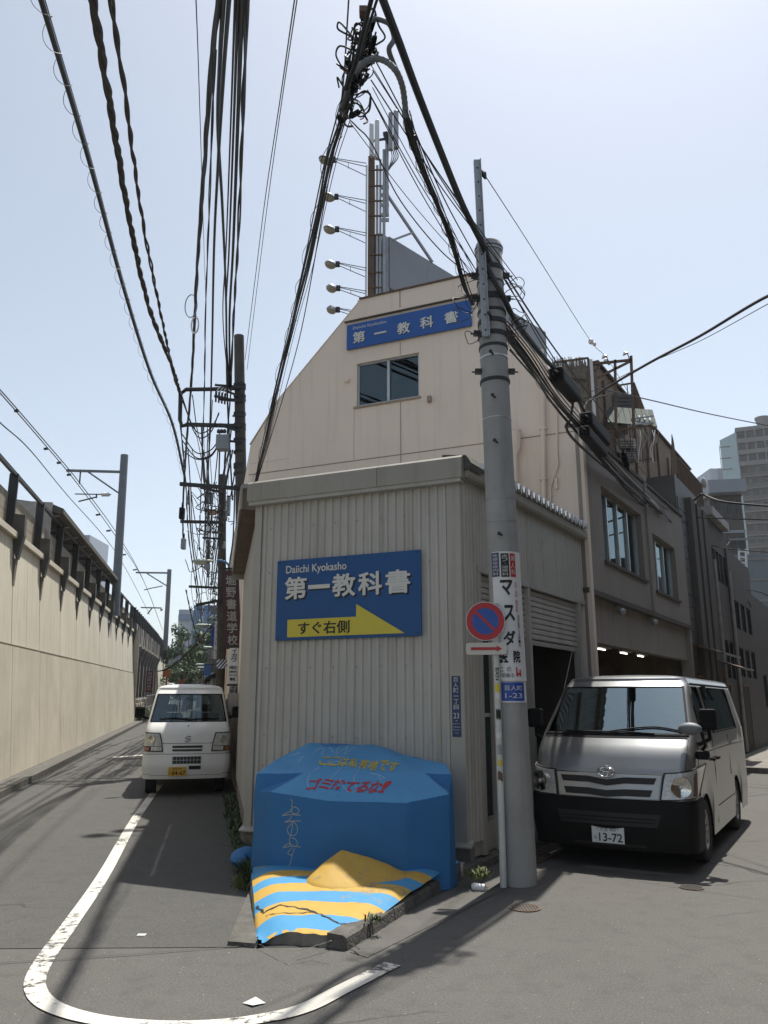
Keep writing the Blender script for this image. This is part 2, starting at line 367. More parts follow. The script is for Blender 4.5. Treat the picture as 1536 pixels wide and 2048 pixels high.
# left street: a darker, newer asphalt sheet up to a seam that crosses in front of the kerb tip
mb = MB(); rows = []
seam = [gnd(-400, 1935), gnd(0, 1928), gnd(250, 1912), gnd(480, 1897), gnd(560, 1890)]
sa, sb = seam[0], seam[-1]
def lft(Y): return -9.3 - .218 * (Y - 15.8)
def rgt(Y): return -.98 - .205 * max(0, Y - 6.1) if Y > 9 else -.98 - .02 * (Y - 6.1) - .18 * max(0, (Y - 8)) 
YL = [6.12, 6.5, 7, 7.5, 8, 8.5, 9] + list(range(10, 40)) + [45, 50, 60, 80, 120, 200]
for Y in YL:
    rows.append([(x, Y, ground_z(x, Y) + .004) for x in [lft(Y) + (rgt(Y) + .6 - lft(Y)) * i / 12 for i in range(13)]])
vs = [p for r in rows for p in r]
for i in range(13):
    x, Y, z = vs[i]; vs[i] = (x, 5.95 + (x + 9) * .02, z)
mb.add(vs, [(j * 13 + i, j * 13 + i + 1, (j + 1) * 13 + i + 1, (j + 1) * 13 + i) for j in range(len(YL) - 1) for i in range(12)])
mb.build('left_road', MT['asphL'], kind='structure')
def ribbon(name, pts, wd, mt, z=.008, seg=10, taper=None, **k):
    P = spline(pts, seg); mb = MB(); vs = []
    for i, p in enumerate(P):
        t = (P[min(i + 1, len(P) - 1)] - P[max(i - 1, 0)]); t.z = 0; t.normalize(); n = Vector((t.y, -t.x, 0))
        ww = wd if not isinstance(wd, (list, tuple)) else wd[0] + (wd[1] - wd[0]) * i / (len(P) - 1)
        for s in (-.5, -.17, .17, .5):
            q = p + n * ww * s; vs.append((q.x, q.y, ground_z(q.x, q.y) + z))
    mb.add(vs, [(i * 4 + j, i * 4 + j + 1, i * 4 + j + 5, i * 4 + j + 4) for i in range(len(P) - 1) for j in range(3)])
    return mb.build(name, mt, **k)
LP = [(318, 1580), (270, 1645), (205, 1755), (140, 1850), (100, 1905), (72, 1955), (75, 1990), (110, 2018), (185, 2040), (290, 2052), (410, 2052), (520, 2040), (610, 2018), (690, 1978), (785, 1930)]
ribbon('edge_line', [gnd(*q) for q in LP], .125, MT['line'], kind='structure')
ribbon('cross_line', [gnd(228, 1522, .08), gnd(300, 1517, .08)], .28, MT['line'], z=.008, kind='structure')
# right street gutter of concrete between the kerb and the asphalt, then the kerb stones themselves
K0, K1, K2, K3 = gnd(700, 1905), gnd(905, 1775), gnd(1005, 1722), Vector((2.35, 10.7, 0))
kd = Vector((K1.x - K0.x, K1.y - K0.y, 0)).normalized()
G0 = gnd(735, 1922); G1 = gnd(985, 1790)
mb = MB(); far = K3 + Vector((.5255, .851, 0)) * 40
mb.add([(K0.x, K0.y, .004), (K0.x + .12, K0.y - .12, .004), (G1.x, G1.y, .004), (G1.x + (far.x - K2.x), G1.y + (far.y - K2.y), .004), (far.x, far.y, .004), (K3.x, K3.y, .004), (K2.x, K2.y, .004), (K1.x, K1.y, .004)], [(0, 1, 2, 3, 4, 5, 6, 7)])
mb.build('gutter', MT['gut'], kind='structure')
kerb = thing('kerb', 'worn grey concrete kerb running from the striped corner along the right street', 'kerb', tuple(K0))
kerb['kind'] = 'structure'; del kerb['category']
KL = [K0 + Vector((-.02, .03, 0)), K1 + Vector((-.03, .05, 0)), K2, K3]
def kerbrun(A, B, n, h, wd):
    d = (B - A); L = d.length / n; d.normalize(); nn = Vector((-d.y, d.x, 0))
    for i in range(n):
        a = A + d * (L * i + .006); b = A + d * (L * (i + 1) - .006)
        mb = MB(); dz = random.uniform(-.008, .008); k = 6
        def f(u, v):
            p = a.lerp(b, u); prof = [(0, 0), (.012, h * .8), (.04, h + dz), (wd * .6, h + dz), (wd, h + dz), (wd, 0)]
            y, z = prof[min(5, int(round(v * 5)))]
            jit = .007 * mnoise.noise(Vector((p.x * 9, p.y * 9, v * 4 + i)))
            q = p + nn * (y + jit); return (q.x, q.y, z + jit * (v > .1))
        mb.grid(f, k, 5)
        c0 = [f(0, v / 5) for v in range(6)]; c1 = [f(1, v / 5) for v in range(6)]
        mb.add(c0, [(0, 1, 2, 3, 4, 5)]); mb.add(c1, [(5, 4, 3, 2, 1, 0)])
        mb.build('kerb_stone', MT['kerb'], kerb)
kerbrun(KL[0], KL[1], 5, .10, .16); kerbrun(KL[1], KL[2], 2, .09, .16); kerbrun(KL[2], KL[3], 3, .08, .16)
# pavement / plot infill behind kerb, and the narrow concrete strip left of the corner
mb = MB(); mb.prismz([(-1.1, 6.15), (-.9, 6.1), (-.87, 8.3), (-1.35, 9.8), (-1.6, 9.7), (-1.22, 8)], .0, .03)
mb.build('left_kerb_strip', MT['kerb'], kind='structure')
mb = MB(); mb.prismz([(K1.x - .1, K1.y + .1), (K2.x - .1, K2.y + .08), (K3.x - .1, K3.y + .08), (3.6, 13.1), (3.1, 12.6), (1.2, 9.2), (.5, 8.6)], .0, .085)
mb.build('plot_slab', MT['conc'], kind='structure')
# utility covers, patch seam, litter
def cover(c, r, label, grp=None):
    t = thing('manhole_cover', label, 'manhole cover', (c.x, c.y, 0), 0, grp)
    M = Matrix.Translation((c.x, c.y, 0)); mb = MB(M); mb.lathe([(r, .003), (r, .009), (r * .9, .009), (r * .9, .006), (0.01, .006)], n=32); mb.build('rim', MT['rust'], t)
    mb = MB(M)
    for i in range(-4, 5):
        h = math.sqrt(max(0, (r * .85) ** 2 - (i * r * .19) ** 2)); mb.box(i * r * .19 - .006, i * r * .19 + .006, -h, h, .005, .010)
    mb.build('cast_ribs', MT['dark'], t)
cover(gnd(1050, 1817), .13, 'small round rusty utility cover in the asphalt in front of the concrete pole')
cover(gnd(1383, 1776), .11, 'small dark round cover at the edge of the silver van shadow')
def crackline(pix, wd, name='asphalt_seam', z=.0095, mt=None):
    P = [gnd(*q) for q in pix]; Q = []
    for i in range(len(P) - 1):
        for j in range(12): Q.append(P[i].lerp(P[i + 1], j / 12) + Vector((random.uniform(-1, 1), random.uniform(-1, 1), 0)) * wd * .7)
    Q.append(P[-1]); return ribbon(name, Q, wd, mt or MT['ink'], z=z, seg=2, kind='structure')
crackline([(-60, 1928), (0, 1928), (110, 1922), (270, 1911), (500, 1893)], .008)
crackline([(740, 1924), (985, 1792), (1090, 1782)], .006)
crackline([(1195, 1750), (1380, 1780), (1536, 1802), (1640, 1815)], .006)
for (x, y, s, sh, lb) in ((508, 2008, .055, 1, 'crumpled white paper scrap lying just inside the curved road line'), (283, 1872, .03, 0, 'small flat white marker square on the left asphalt')):
    c = gnd(x, y); mb = MB(Matrix.Translation(c))
    if sh: mb.add([(-s * 1.2, 0, .005), (0, -s, .012), (s * 1.2, 0, .006), (0, s, .02), (0, 0, .03)], [(0, 1, 4), (1, 2, 4), (2, 3, 4), (3, 0, 4), (3, 2, 1, 0)])
    else: mb.prismz([(-s, -s * .8), (s, -s * .8), (s, s * .8), (-s, s * .8)], .005, .010)
    o = mb.build('paper_scrap' if sh else 'road_marker', MT['wplate']); rebase(o, c); tag(o, lb, 'litter' if sh else 'road marker')
# drain grate between pole and van
t = thing('drain_grate', 'rusty steel drain grating in the gutter beside the silver van', 'drain grate', tuple(gnd(1095, 1722)), -31.7)
F = Fr(gnd(1075, 1728).x, gnd(1075, 1728).y, 31.7)
mb = MB(F.M); mb.box(0, .55, -.02, 0, .004, .02).box(0, .55, .24, .26, .004, .02).box(0, .02, 0, .24, .004, .02).box(.53, .55, 0, .24, .004, .02); mb.build('frame', MT['rust'], t)
for i in range(9):
    mb = MB(F.M); mb.box(.06 * i + .03, .06 * i + .045, 0, .24, .008, .018); mb.build('bar', MT['rust'], t)
mb = MB(F.M); mb.box(.0, .55, .115, .13, .009, .017); mb.build('cross_bar', MT['rust'], t)
# ================================================================== THE CORRUGATED SHED
CF = Fr(.86, 8.67, 114.3)                 # front wall, x<0 to the left of the right corner
CR = Fr(.86, 8.67, 31.7)                  # right side wall, x>0 going back
XL = -(Vector((.86 + 1.58, 8.67 - 9.77)).length)   # left end of the front wall
pL = CF.w(XL, 0, 0); CL = Fr(pL.x, pL.y, 168.5)    # left side wall: seen from the left street its right end is the front corner
shed = thing('corrugated_shed', 'beige corrugated steel shed with wide fascia on the street corner', 'shed', (.86, 8.67, 0), -24.3)
def corrug(mb, x0, x1, z0, z1, pitch=.108, d=.018, y=0., rib=.45, zt=None):
    n = max(1, round((x1 - x0) / pitch)); p = (x1 - x0) / n; prof = []
    for i in range(n):
        a = x0 + i * p; prof += [(a, 0), (a + p * (1 - rib) * .5 - .006, 0), (a + p * (1 - rib) * .5 + .006, -d), (a + p * (1 + rib) * .5 - .006, -d), (a + p * (1 + rib) * .5 + .006, 0)]
    prof.append((x1, 0))
    vs = [(x, y + yy, z0) for x, yy in prof] + [(x, y + yy, z1 if zt is None else zt(x)) for x, yy in prof]; n = len(prof)
    mb.add(vs, [(i, i + 1, i + 1 + n, i + n) for i in range(n - 1)])
zb, zt_ = .27, 4.09
n = 3
for i in range(n):
    a = XL + .06 + (-.14 - XL - .06) * i / n; b = XL + .06 + (-.14 - XL - .06) * (i + 1) / n
    mb = MB(CF.M); corrug(mb, a, b, zb, zt_, y=-.003 * (i % 2)); mb.build('corrugated_sheet', MT['steel'], shed)
mb = MB(CF.M); mb.box(XL + .1, -.05, .03, .09, .02, 4.2); mb.build('wall_core', MT['trim'], shed)
mb = MB(CF.M)   # folded corner flashing, front and side faces
mb.prismz([(-.16, -.03), (.0, -.03), (.015, .0), (.0, .16), (-.02, .16), (-.03, .0), (-.16, -.01)], zb - .01, 4.15); mb.build('corner_flashing', MT['trim'], shed)
mb = MB(CF.M); mb.prismz([(XL - .03, -.03), (XL + .07, -.03), (XL + .07, 0), (XL + .0, .02), (XL - .02, .1), (XL - .04, .1)], zb, 4.1); mb.build('corner_flashing', MT['trim'], shed)
mb = MB(CF.M); mb.box(XL - .08, .02, .0, .14, 0, zb - .03); mb.build('plinth', MT['conc'], shed)
mb = MB(CF.M); mb.prismx([(-.10, zb - .045), (-.10, zb - .03), (.02, zb + .02), (.02, zb - .03)], XL - .05, .06); mb.build('base_flashing', MT['trim'], shed)
# screws
mb = MB(CF.M)
for z in (.95, 1.28, 2.05, 3.2, 3.75):
    for k in range(9):
        x = XL + .2 + k * .3; mb.cyl((x, -.02, z), (x, -.03, z), .009, .006, 8)
mb.build('screw', MT['galv'], shed, kind='stuff')
# fascia: two lengths over the front
for a, b in ((XL - .1, -.98), (-.975, .06)):
    mb = MB(CF.M); mb.prismx([(-.13, 4.10), (-.13, 4.33), (-.10, 4.36), (.1, 4.38), (.1, 4.09)], a, b); mb.build('fascia', MT['fascia'], shed, bevel=.004)
mb = MB(CF.M); mb.prismx([(-.115, 4.055), (-.115, 4.10), (.0, 4.10), (.0, 4.055)], XL - .08, .04); mb.build('drip_edge', MT['trim'], shed)
# left side: wall, overhanging eave with brown soffit
corL = MB(CL.M); corrug(corL, -5.3, -.04, .35, 3.95); corL.build('corrugated_sheet', MT['steel'], shed)
mb = MB(CL.M); mb.box(-5.3, -.04, .03, .12, .0, 4.0); mb.build('wall_core', MT['trim'], shed)
mb = MB(CL.M); mb.box(-5.3, -.02, -.01, .05, -.02, .36); mb.build('plinth', MT['conc'], shed)
mb = MB(CL.M); mb.prismx([(-.24, 4.0), (-.24, 4.30), (-.22, 4.34), (.02, 4.36), (.02, 4.33), (-.21, 4.28), (-.21, 4.02)], -5.3, .02); mb.build('eave_board', MT['fascia'], shed)
mb = MB(CL.M); mb.box(-5.3, -.06, -.208, .0, 4.0, 4.03); mb.build('soffit', MT['brown'], shed)
mb = MB(CL.M); mb.box(-5.3, -5.25, -.24, .3, 3.9, 4.35); mb.build('gable_cap', MT['fascia'], shed)
# right side
EV = 4.22
mb = MB(CR.M); corrug(mb, .02, .36, .25, 4.12, pitch=.085); mb.build('corrugated_sheet', MT['steel'], shed)
mb = MB(CR.M); corrug(mb, .36, 4.18, 3.17, 4.12, pitch=.085); mb.build('corrugated_sheet', MT['steel'], shed)
mb = MB(CR.M); mb.box(.03, 4.2, .02, .07, 3.2, 4.14); mb.box(.03, .33, .02, .07, .1, 3.2); mb.build('wall_core', MT['trim'], shed)
mb = MB(CR.M); mb.prismx([(-.10, 4.12), (-.12, 4.15), (-.12, 4.24), (-.06, 4.30), (.05, 4.30), (.05, 4.12)], -.02, 4.2); mb.build('eave_board', MT['fascia'], shed)
mb = MB(CR.M); mb.box(.34, 4.18, -.035, .03, 3.10, 3.17); mb.build('lintel', MT['trim'], shed, bevel=.004)
# pitched corrugated roof whose tooth ends stick out past the eave
rt = thing('roof_edge', 'x', 'x'); COL.objects.unlink(rt); del ROOTM[rt]; bpy.data.objects.remove(rt)
nT = 22
for i in range(nT):
    x = .28 + i * (4.16 - .28) / nT; mb = MB(CR.M); w_ = .155
    y0, z0, y1, z1 = -.17, 4.27, .45, 4.36
    pr = [(0, 0), (.035, .085), (.1, .085), (.145, 0)]
    vs = [(x + a, y0, z0 + b) for a, b in pr] + [(x + a, y1, z1 + b) for a, b in pr] + [(x + a, y0, z0 + b - .006) for a, b in pr]
    mb.add(vs, [(0, 1, 5, 4), (1, 2, 6, 5), (2, 3, 7, 6), (8, 9, 1, 0), (9, 10, 2, 1), (10, 11, 3, 2)])
    mb.add([(x + .145, y0, z0), (x + .1765, y0, z0), (x + .1765, y1, z1), (x + .145, y1, z1)], [(0, 1, 2, 3)])
    mb.add([(x + .035, y0 - .002, z0 + .08), (x + .1, y0 - .002, z0 + .08), (x + .08, y0 - .002, z0 - .045), (x + .058, y0 - .002, z0 - .045)], [(0, 1, 2, 3)])
    mb.build('roof_sheet', MT['wplate'], shed)
mb = MB(CR.M); mb.prismx([(-.14, 4.2), (-.16, 4.27), (-.10, 4.37), (.2, 4.42), (.25, 4.2)], -.04, .27); mb.build('ridge_cap', MT['kerb'], shed)
mb = MB(CR.M); mb.add([(-.1, .25, 4.31), (4.2, .25, 4.31), (4.2, 3.3, 4.33), (-.1, 2.2, 4.33)], [(0, 1, 2, 3)]); mb.build('roof_deck', MT['fascia'], shed)
# posts, shutters with slats, opening
def post(x0, x1, z0=.09, z1=3.1, y0=-.03, y1=.08): mb = MB(CR.M); mb.box(x0, x1, y0, y1, z0, z1); mb.build('post', MT['trim'], shed, bevel=.004)
post(.33, .42, z0=.1); post(.74, .82); post(1.86, 1.93); post(3.86, 3.95)
def shutter(x0, x1, zt, zbm):
    s = MB(CR.M); s.box(x0, x1, .03, .06, zbm - .06, zbm); so_ = s.build('shutter', MT['trim'], shed)
    z = zt; first = None; mx_ = Matrix.Rotation(R(0), 4, 'Z')
    while z > zbm + .02:
        q = MB(CR.M); q.prismx([(.045, z), (.022, z - .02), (.022, z - .06), (.045, z - .072)], x0, x1); q.build('slat', MT['steel'], so_); z -= .072
shutter(.42, .74, 3.1, 2.42); shutter(.82, 1.86, 3.1, 2.5); shutter(1.93, 3.86, 3.1, 2.44)
mb = MB(CR.M); mb.box(.42, 3.86, .02, .1, .02, .12); mb.build('threshold', MT['conc'], shed)
# room behind the openings
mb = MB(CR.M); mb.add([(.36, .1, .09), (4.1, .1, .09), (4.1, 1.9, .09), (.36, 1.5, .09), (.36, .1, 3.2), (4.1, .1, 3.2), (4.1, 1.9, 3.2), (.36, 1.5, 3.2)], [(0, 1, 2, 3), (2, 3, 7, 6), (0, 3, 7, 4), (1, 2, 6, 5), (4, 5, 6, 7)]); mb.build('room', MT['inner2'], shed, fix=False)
mb = MB(CR.M); mb.box(.42, .74, .05, .06, .45, 2.42); mb.build('window_pane', MT['dglass'], shed)
mb = MB(CR.M); mb.box(.42, .74, .03, .09, .40, .45); mb.build('window_sill', MT['alu'], shed); mb = MB(CR.M); mb.box(.42, .74, .035, .07, 1.5, 1.54); mb.build('window_bar', MT['alu'], shed)
mb = MB(CR.M); mb.box(.42, .74, .02, .1, .1, .40); mb.build('wall_panel', MT['trim'], shed)
# things kept inside: cardboard boxes, shelf
def cbox(x, y, z, a, b, c, lb, m='card'):
    t = thing('cardboard_box', lb, 'box', tuple(CR.w(x + a / 2, y + b / 2, z))); mb = MB(CR.M); mb.box(x, x + a, y, y + b, z, z + c); mb.build('carton', MT[m], t, bevel=.004)
    mb = MB(CR.M); mb.box(x + a * .42, x + a * .58, y - .002, y + b + .002, z + c - .0, z + c + .003); mb.box(x + a * .42, x + a * .58, y - .0025, y - .001, z + c * .8, z + c); mb.build('tape', MT['wplate'], t)
cbox(.45, .12, .46, .27, .3, .34, 'brown cardboard box low behind the narrow glass pane of the shed'); cbox(.5, .14, .80, .2, .25, .16, 'smaller brown box stacked on the carton behind the shed glass')
t = thing('storage_shelf', 'dark storage shelf with pale folders inside the shed opening', 'shelf', tuple(CR.w(1.6, 1.2, .09)))
for z in (.3, .8, 1.3, 1.8): mb = MB(CR.M); mb.box(.45, 3.6, 1.0, 1.4, z, z + .03); mb.build('shelf_board', MT['wood'], t)
for i in range(60):
    z = random.choice((.33, .83, 1.33)); x = random.uniform(.5, 3.5); mb = MB(CR.M); mb.box(x, x + .05, 1.02, 1.3, z, z + random.uniform(.2, .38)); mb.build('folder', random.choice([MT['wplate'], MT['card'], MT['navy'], MT['alu'], MT['inner']]), t)
t = thing('paper_bundle', 'white and teal paper packets at the foot of the shed glass', 'packets', tuple(CR.w(.55, .1, .46)))
for i in range(4): mb = MB(CR.M); mb.box(.43, .56, .075, .11, .46 + i * .045, .50 + i * .045); mb.build('packet', [MT['wplate'], mat('teal', (.05, .3, .3)), MT['wplate'], MT['lblue']][i], t)
# ================================================================== signs on the shed
def sgn(F, x0, x1, z0, z1, name, label, cat, y=-.02, th=.03, m='blued', off=0):
    t = thing(name, label, cat, tuple(F.w((x0 + x1) / 2, y, z0)), 90 - F.az); mb = MB(F.M); mb.box(x0, x1, y - th, y, z0, z1); mb.build('board', MT[m], t, bevel=.003); return t
a = CF.px(554, 1125, -.07); b = CF.px(842, 1272, -.07); x0, x1, z0, z1 = a[0], b[0], 2.37, 3.33
t = sgn(CF, x0, x1, z0, z1, 'shop_sign', 'large blue shop sign with white characters and yellow arrow on the shed front', 'sign', -.03, .03)
W = x1 - x0; Hh = z1 - z0; yy = -.066
def S(u0, u1, v0, v1): return (x0 + W * u0, x0 + W * u1, z0 + Hh * (1 - v1), z0 + Hh * (1 - v0))
mb = MB(CF.M); text_fit(mb, 'Daiichi Kyokasho', *S(.07, .505, .075, .2), y=yy, bold=.012)
glyph = list('第一教科書'); gx = [.065, .235, .41, .59, .775]
for i, ch in enumerate(glyph):
    v0, v1 = (.225, .495) if ch != '一' else (.335, .385)
    text_fit(mb, ch, *S(gx[i], gx[i] + .155, v0, v1), y=yy, bold=.026 if ch != '一' else .0)
mb.build('lettering', MT['white'], t, fix=False)
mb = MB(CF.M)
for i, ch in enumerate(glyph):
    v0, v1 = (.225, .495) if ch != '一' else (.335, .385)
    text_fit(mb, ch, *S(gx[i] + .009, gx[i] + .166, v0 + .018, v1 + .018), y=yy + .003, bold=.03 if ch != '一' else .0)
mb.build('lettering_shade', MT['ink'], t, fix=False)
mb = MB(CF.M); P = [(.09, .96), (.09, .75), (.575, .75), (.575, .60), (.89, .945), (.895, .96)]
mb.prism([(x0 + W * u, z0 + Hh * (1 - v)) for u, v in ((.09, .965), (.895, .965), (.575, .60), (.575, .75), (.09, .75))], yy, yy + .004); mb.build('arrow', MT['syel'], t)
lettering(CF.M, MT['ink'], t, [('すぐ右側', *S(.17, .53, .785, .935), dict(y=yy - .003, bold=.018))])
for u in (.02, .5, .98):
    for v in (.03, .97):
        X, _, Z, _ = S(u, u, v, v); mb = MB(CF.M); mb.cyl((X, yy + .004, Z), (X, yy - .006, Z), .008, .006, 8); mb.build('screw', MT['dark'], t)
# town-block plate on the corner flashing
a = CF.px(903, 1352, -.03); b = CF.px(923, 1474, -.03); w_ = b[0] - a[0]
t = sgn(CF, a[0], b[0], b[1], a[1], 'address_plate', 'narrow dark blue address plate with vertical characters on the shed corner', 'address plate', -.031, .006, 'navy')
lettering(CF.M, MT['white'], t, [('百人町一丁目', a[0] + w_ * .22, b[0] - w_ * .22, a[1] - .56 * (a[1] - b[1]), a[1] - .01, dict(y=-.0395, vertical=True, bold=.0)),
  ('23', a[0] + w_ * .18, b[0] - w_ * .18, a[1] - .70 * (a[1] - b[1]), a[1] - .61 * (a[1] - b[1]), dict(y=-.0395)),
  ('-', a[0] + w_ * .4, b[0] - w_ * .4, a[1] - .745 * (a[1] - b[1]), a[1] - .735 * (a[1] - b[1]), dict(y=-.0395)),
  ('Hyakunincho', a[0] + w_ * .1, b[0] - w_ * .1, a[1] - .80 * (a[1] - b[1]), a[1] - .775 * (a[1] - b[1]), dict(y=-.0395)),
  ('1-chome', a[0] + w_ * .1, b[0] - w_ * .1, a[1] - .85 * (a[1] - b[1]), a[1] - .825 * (a[1] - b[1]), dict(y=-.0395)),
  ('Shinjuku-', a[0] + w_ * .1, b[0] - w_ * .1, a[1] - .90 * (a[1] - b[1]), a[1] - .875 * (a[1] - b[1]), dict(y=-.0395)),
  ('City', a[0] + w_ * .3, b[0] - w_ * .3, a[1] - .95 * (a[1] - b[1]), a[1] - .925 * (a[1] - b[1]), dict(y=-.0395))])
# ================================================================== THE PAINTED CONCRETE BLOCK AND STRIPED MOUND
blk = thing('painted_concrete_block', 'blue painted concrete block with yellow and blue striped mound at the street corner', 'concrete block', (-.3, 7.6, 0))
def A(px, py, Y): return tuple(at(px, py, Y))
V = dict(F0=A(512, 1546, 8.12), TL=A(540, 1583, 7.93), F1=A(655, 1601, 7.74), F2=A(812, 1605, 7.70), TR=A(898, 1588, 7.84), F3=A(904, 1549, 8.02),
 UL=A(608, 1547, 8.10), UR=A(850, 1546, 8.04), RL=A(618, 1485, 8.95), RR=A(745, 1488, 8.90), SL=A(558, 1516, 8.75), R1=A(800, 1506, 8.75), R2=A(850, 1521, 8.55), R3=A(892, 1529, 8.38))
def dn(k, z=0., dx=0, dy=0): p = V[k]; return (p[0] + dx, p[1] + dy, z)
V.update(NL=(V['F0'][0] + .03, V['F0'][1] - .03, .83), NR=(V['F3'][0] - .03, V['F3'][1] - .03, .86), bF0=dn('F0', dy=-.03, dx=-.02), bTL=dn('TL', dy=-.02), bF1=dn('F1', dy=-.02), bF2=dn('F2', dy=-.02), bTR=dn('TR', dy=-.02), bF3=dn('F3', dx=.03, dy=-.03),
 kL=(-1.3, 9.55, .95), kRL=(V['RL'][0] - .02, 9.35, 1.2), kRR=(V['RR'][0] + .02, 9.1, 1.18), kR1=(.2, 8.97, 1.05), kR3=(.66, 8.72, .95),
 bkL=(-1.3, 9.6, 0), bkR=(.7, 8.74, 0), bkM=(-.3, 9.2, 0))
FC_ = [('F0', 'SL', 'kL', 'bkL', 'bF0'), ('bF0', 'bTL', 'TL', 'NL'), ('bF0', 'NL', 'F0'), ('bTL', 'bF1', 'F1', 'TL'), ('bF1', 'bF2', 'F2', 'F1'), ('bF2', 'bTR', 'TR', 'F2'), ('bTR', 'bF3', 'NR', 'TR'), ('bF3', 'F3', 'NR'),
 ('F0', 'NL', 'UL'), ('NL', 'TL', 'UL'), ('TL', 'F1', 'UL'), ('F1', 'F2', 'UR', 'UL'), ('F2', 'TR', 'UR'), ('NR', 'F3', 'UR'), ('TR', 'NR', 'UR'), ('F0', 'UL', 'RL', 'SL'), ('UL', 'UR', 'RR', 'RL'),
 ('UR', 'F3', 'R3', 'R2', 'R1', 'RR'), ('SL', 'RL', 'kRL', 'kL'), ('RL', 'RR', 'kRR', 'kRL'), ('RR', 'R1', 'kR1', 'kRR'), ('R1', 'R2', 'R3', 'kR3', 'kR1'), ('F3', 'bF3', 'bkR', 'kR3', 'R3'),
 ('kL', 'kRL', 'bkM', 'bkL'), ('kRL', 'kRR', 'bkM'), ('kRR', 'kR1', 'kR3', 'bkR', 'bkM')]
kk = list(V); bm = bmesh.new(); bv = {k: bm.verts.new(V[k]) for k in kk}
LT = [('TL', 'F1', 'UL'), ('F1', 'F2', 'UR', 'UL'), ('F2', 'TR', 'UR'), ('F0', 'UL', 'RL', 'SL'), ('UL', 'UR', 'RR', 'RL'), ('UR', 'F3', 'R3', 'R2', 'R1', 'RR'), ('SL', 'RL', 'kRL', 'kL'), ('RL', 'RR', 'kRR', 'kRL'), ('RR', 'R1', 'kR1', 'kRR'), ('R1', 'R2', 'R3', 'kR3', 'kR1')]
for f in FC_: bm.faces.new([bv[k] for k in f]).material_index = 1 if f in LT else 0  # up-facing facets get the sky-lit blue, ledge facets the shaded one
bmesh.ops.recalc_face_normals(bm, faces=bm.faces); bmesh.ops.triangulate(bm, faces=bm.faces)
for _ in range(4):
    bmesh.ops.subdivide_edges(bm, edges=[e for e in bm.edges if e.calc_length() > .05], cuts=1, use_grid_fill=True)
    bmesh.ops.triangulate(bm, faces=[f for f in bm.faces if len(f.verts) > 3])
for _ in range(1): bmesh.ops.smooth_vert(bm, verts=bm.verts, factor=.3, use_axis_x=True, use_axis_y=True, use_axis_z=True)
for v in bm.verts:
    n_ = mnoise.noise(v.co * 3.2) * .014 + mnoise.noise(v.co * 11) * .004; v.co += v.normal * n_
me = bpy.data.meshes.new('block'); bmesh.ops.transform(bm, matrix=ROOTM[blk].inverted(), verts=bm.verts); bm.to_mesh(me)
bmesh.ops.transform(bm, matrix=ROOTM[blk], verts=bm.verts); BV = BVHTree.FromBMesh(bm); bm.free()
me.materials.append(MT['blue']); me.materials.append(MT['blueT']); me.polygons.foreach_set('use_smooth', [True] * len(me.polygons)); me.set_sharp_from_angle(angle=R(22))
bo = bpy.data.objects.new('block_body', me); COL.objects.link(bo); bo.parent = blk
# mound
RYL = [gnd(600, y, .17).y for y in (1880, 1841, 1817, 1799, 1784, 1771, 1759, 1749, 1720)]; RYL[0] = 6.2; RYL[-1] = 8.3
def xl(Y): return -.90 - (Y - 6.2) * .19
def xr(Y): return -.25 + (Y - 6.12) * .455
def mz(X, Y):
    e = X - xl(Y); z = .085 + .065 * (Y - 6.2) + .03 * math.sin((Y - 6.2) * 1.7)
    z -= .07 * max(0, 1 - e / .22) ** 2; e2 = xr(Y) - X; z -= .05 * max(0, 1 - e2 / .18) ** 2
    z += .012 * mnoise.noise(Vector((X * 4, Y * 4, 0))) + .004 * mnoise.noise(Vector((X * 17, Y * 17, 3)))
    return max(.03, z)
rows = []; rm = []
for k in range(len(RYL) - 1):
    n_ = 4
    for j in range(n_): rows.append(RYL[k] + (RYL[k + 1] - RYL[k]) * j / n_); rm.append(k % 2)
rows.append(RYL[-1]); NU = 44; vs = []
for Y in rows:
    for i in range(NU + 1):
        u = i / NU; YY = Y + .05 * math.sin(u * 3.1) - .07 * max(0, u - .5) * (1.2 - (Y - 6.2) * .3) - .22 * max(0, .16 - u); 
        if Y == rows[0]: YY = Y - .1 * u - (.03 * mnoise.noise(Vector((u * 9, 2, 0))))
        X = xl(YY) + (xr(YY) - xl(YY)) * u; vs.append((X, YY, mz(X, YY)))
mb = MB(); nn_ = NU + 1
for j in range(len(rows) - 1):
    for i in range(NU): mb.f.append([j * nn_ + i, j * nn_ + i + 1, (j + 1) * nn_ + i + 1, (j + 1) * nn_ + i]); mb.m.append(rm[j])
mb.v = [Vector(p) for p in vs]
b0 = len(mb.v)
for i in range(nn_): p = mb.v[i]; mb.v.append(Vector((p.x, p.y - .01, .0)))
for i in range(NU): mb.f.append([b0 + i, b0 + i + 1, i + 1, i]); mb.m.append(2)
b0 = len(mb.v)
for j in range(len(rows)): p = mb.v[j * nn_]; mb.v.append(Vector((p.x - .01, p.y, 0)))
for j in range(len(rows) - 1): mb.f.append([b0 + j, j * nn_, (j + 1) * nn_, b0 + j + 1]); mb.m.append(rm[j])
mb.build('striped_mound', [MT['yellow'], MT['lblue'], MT['conc']], blk, smooth=50)
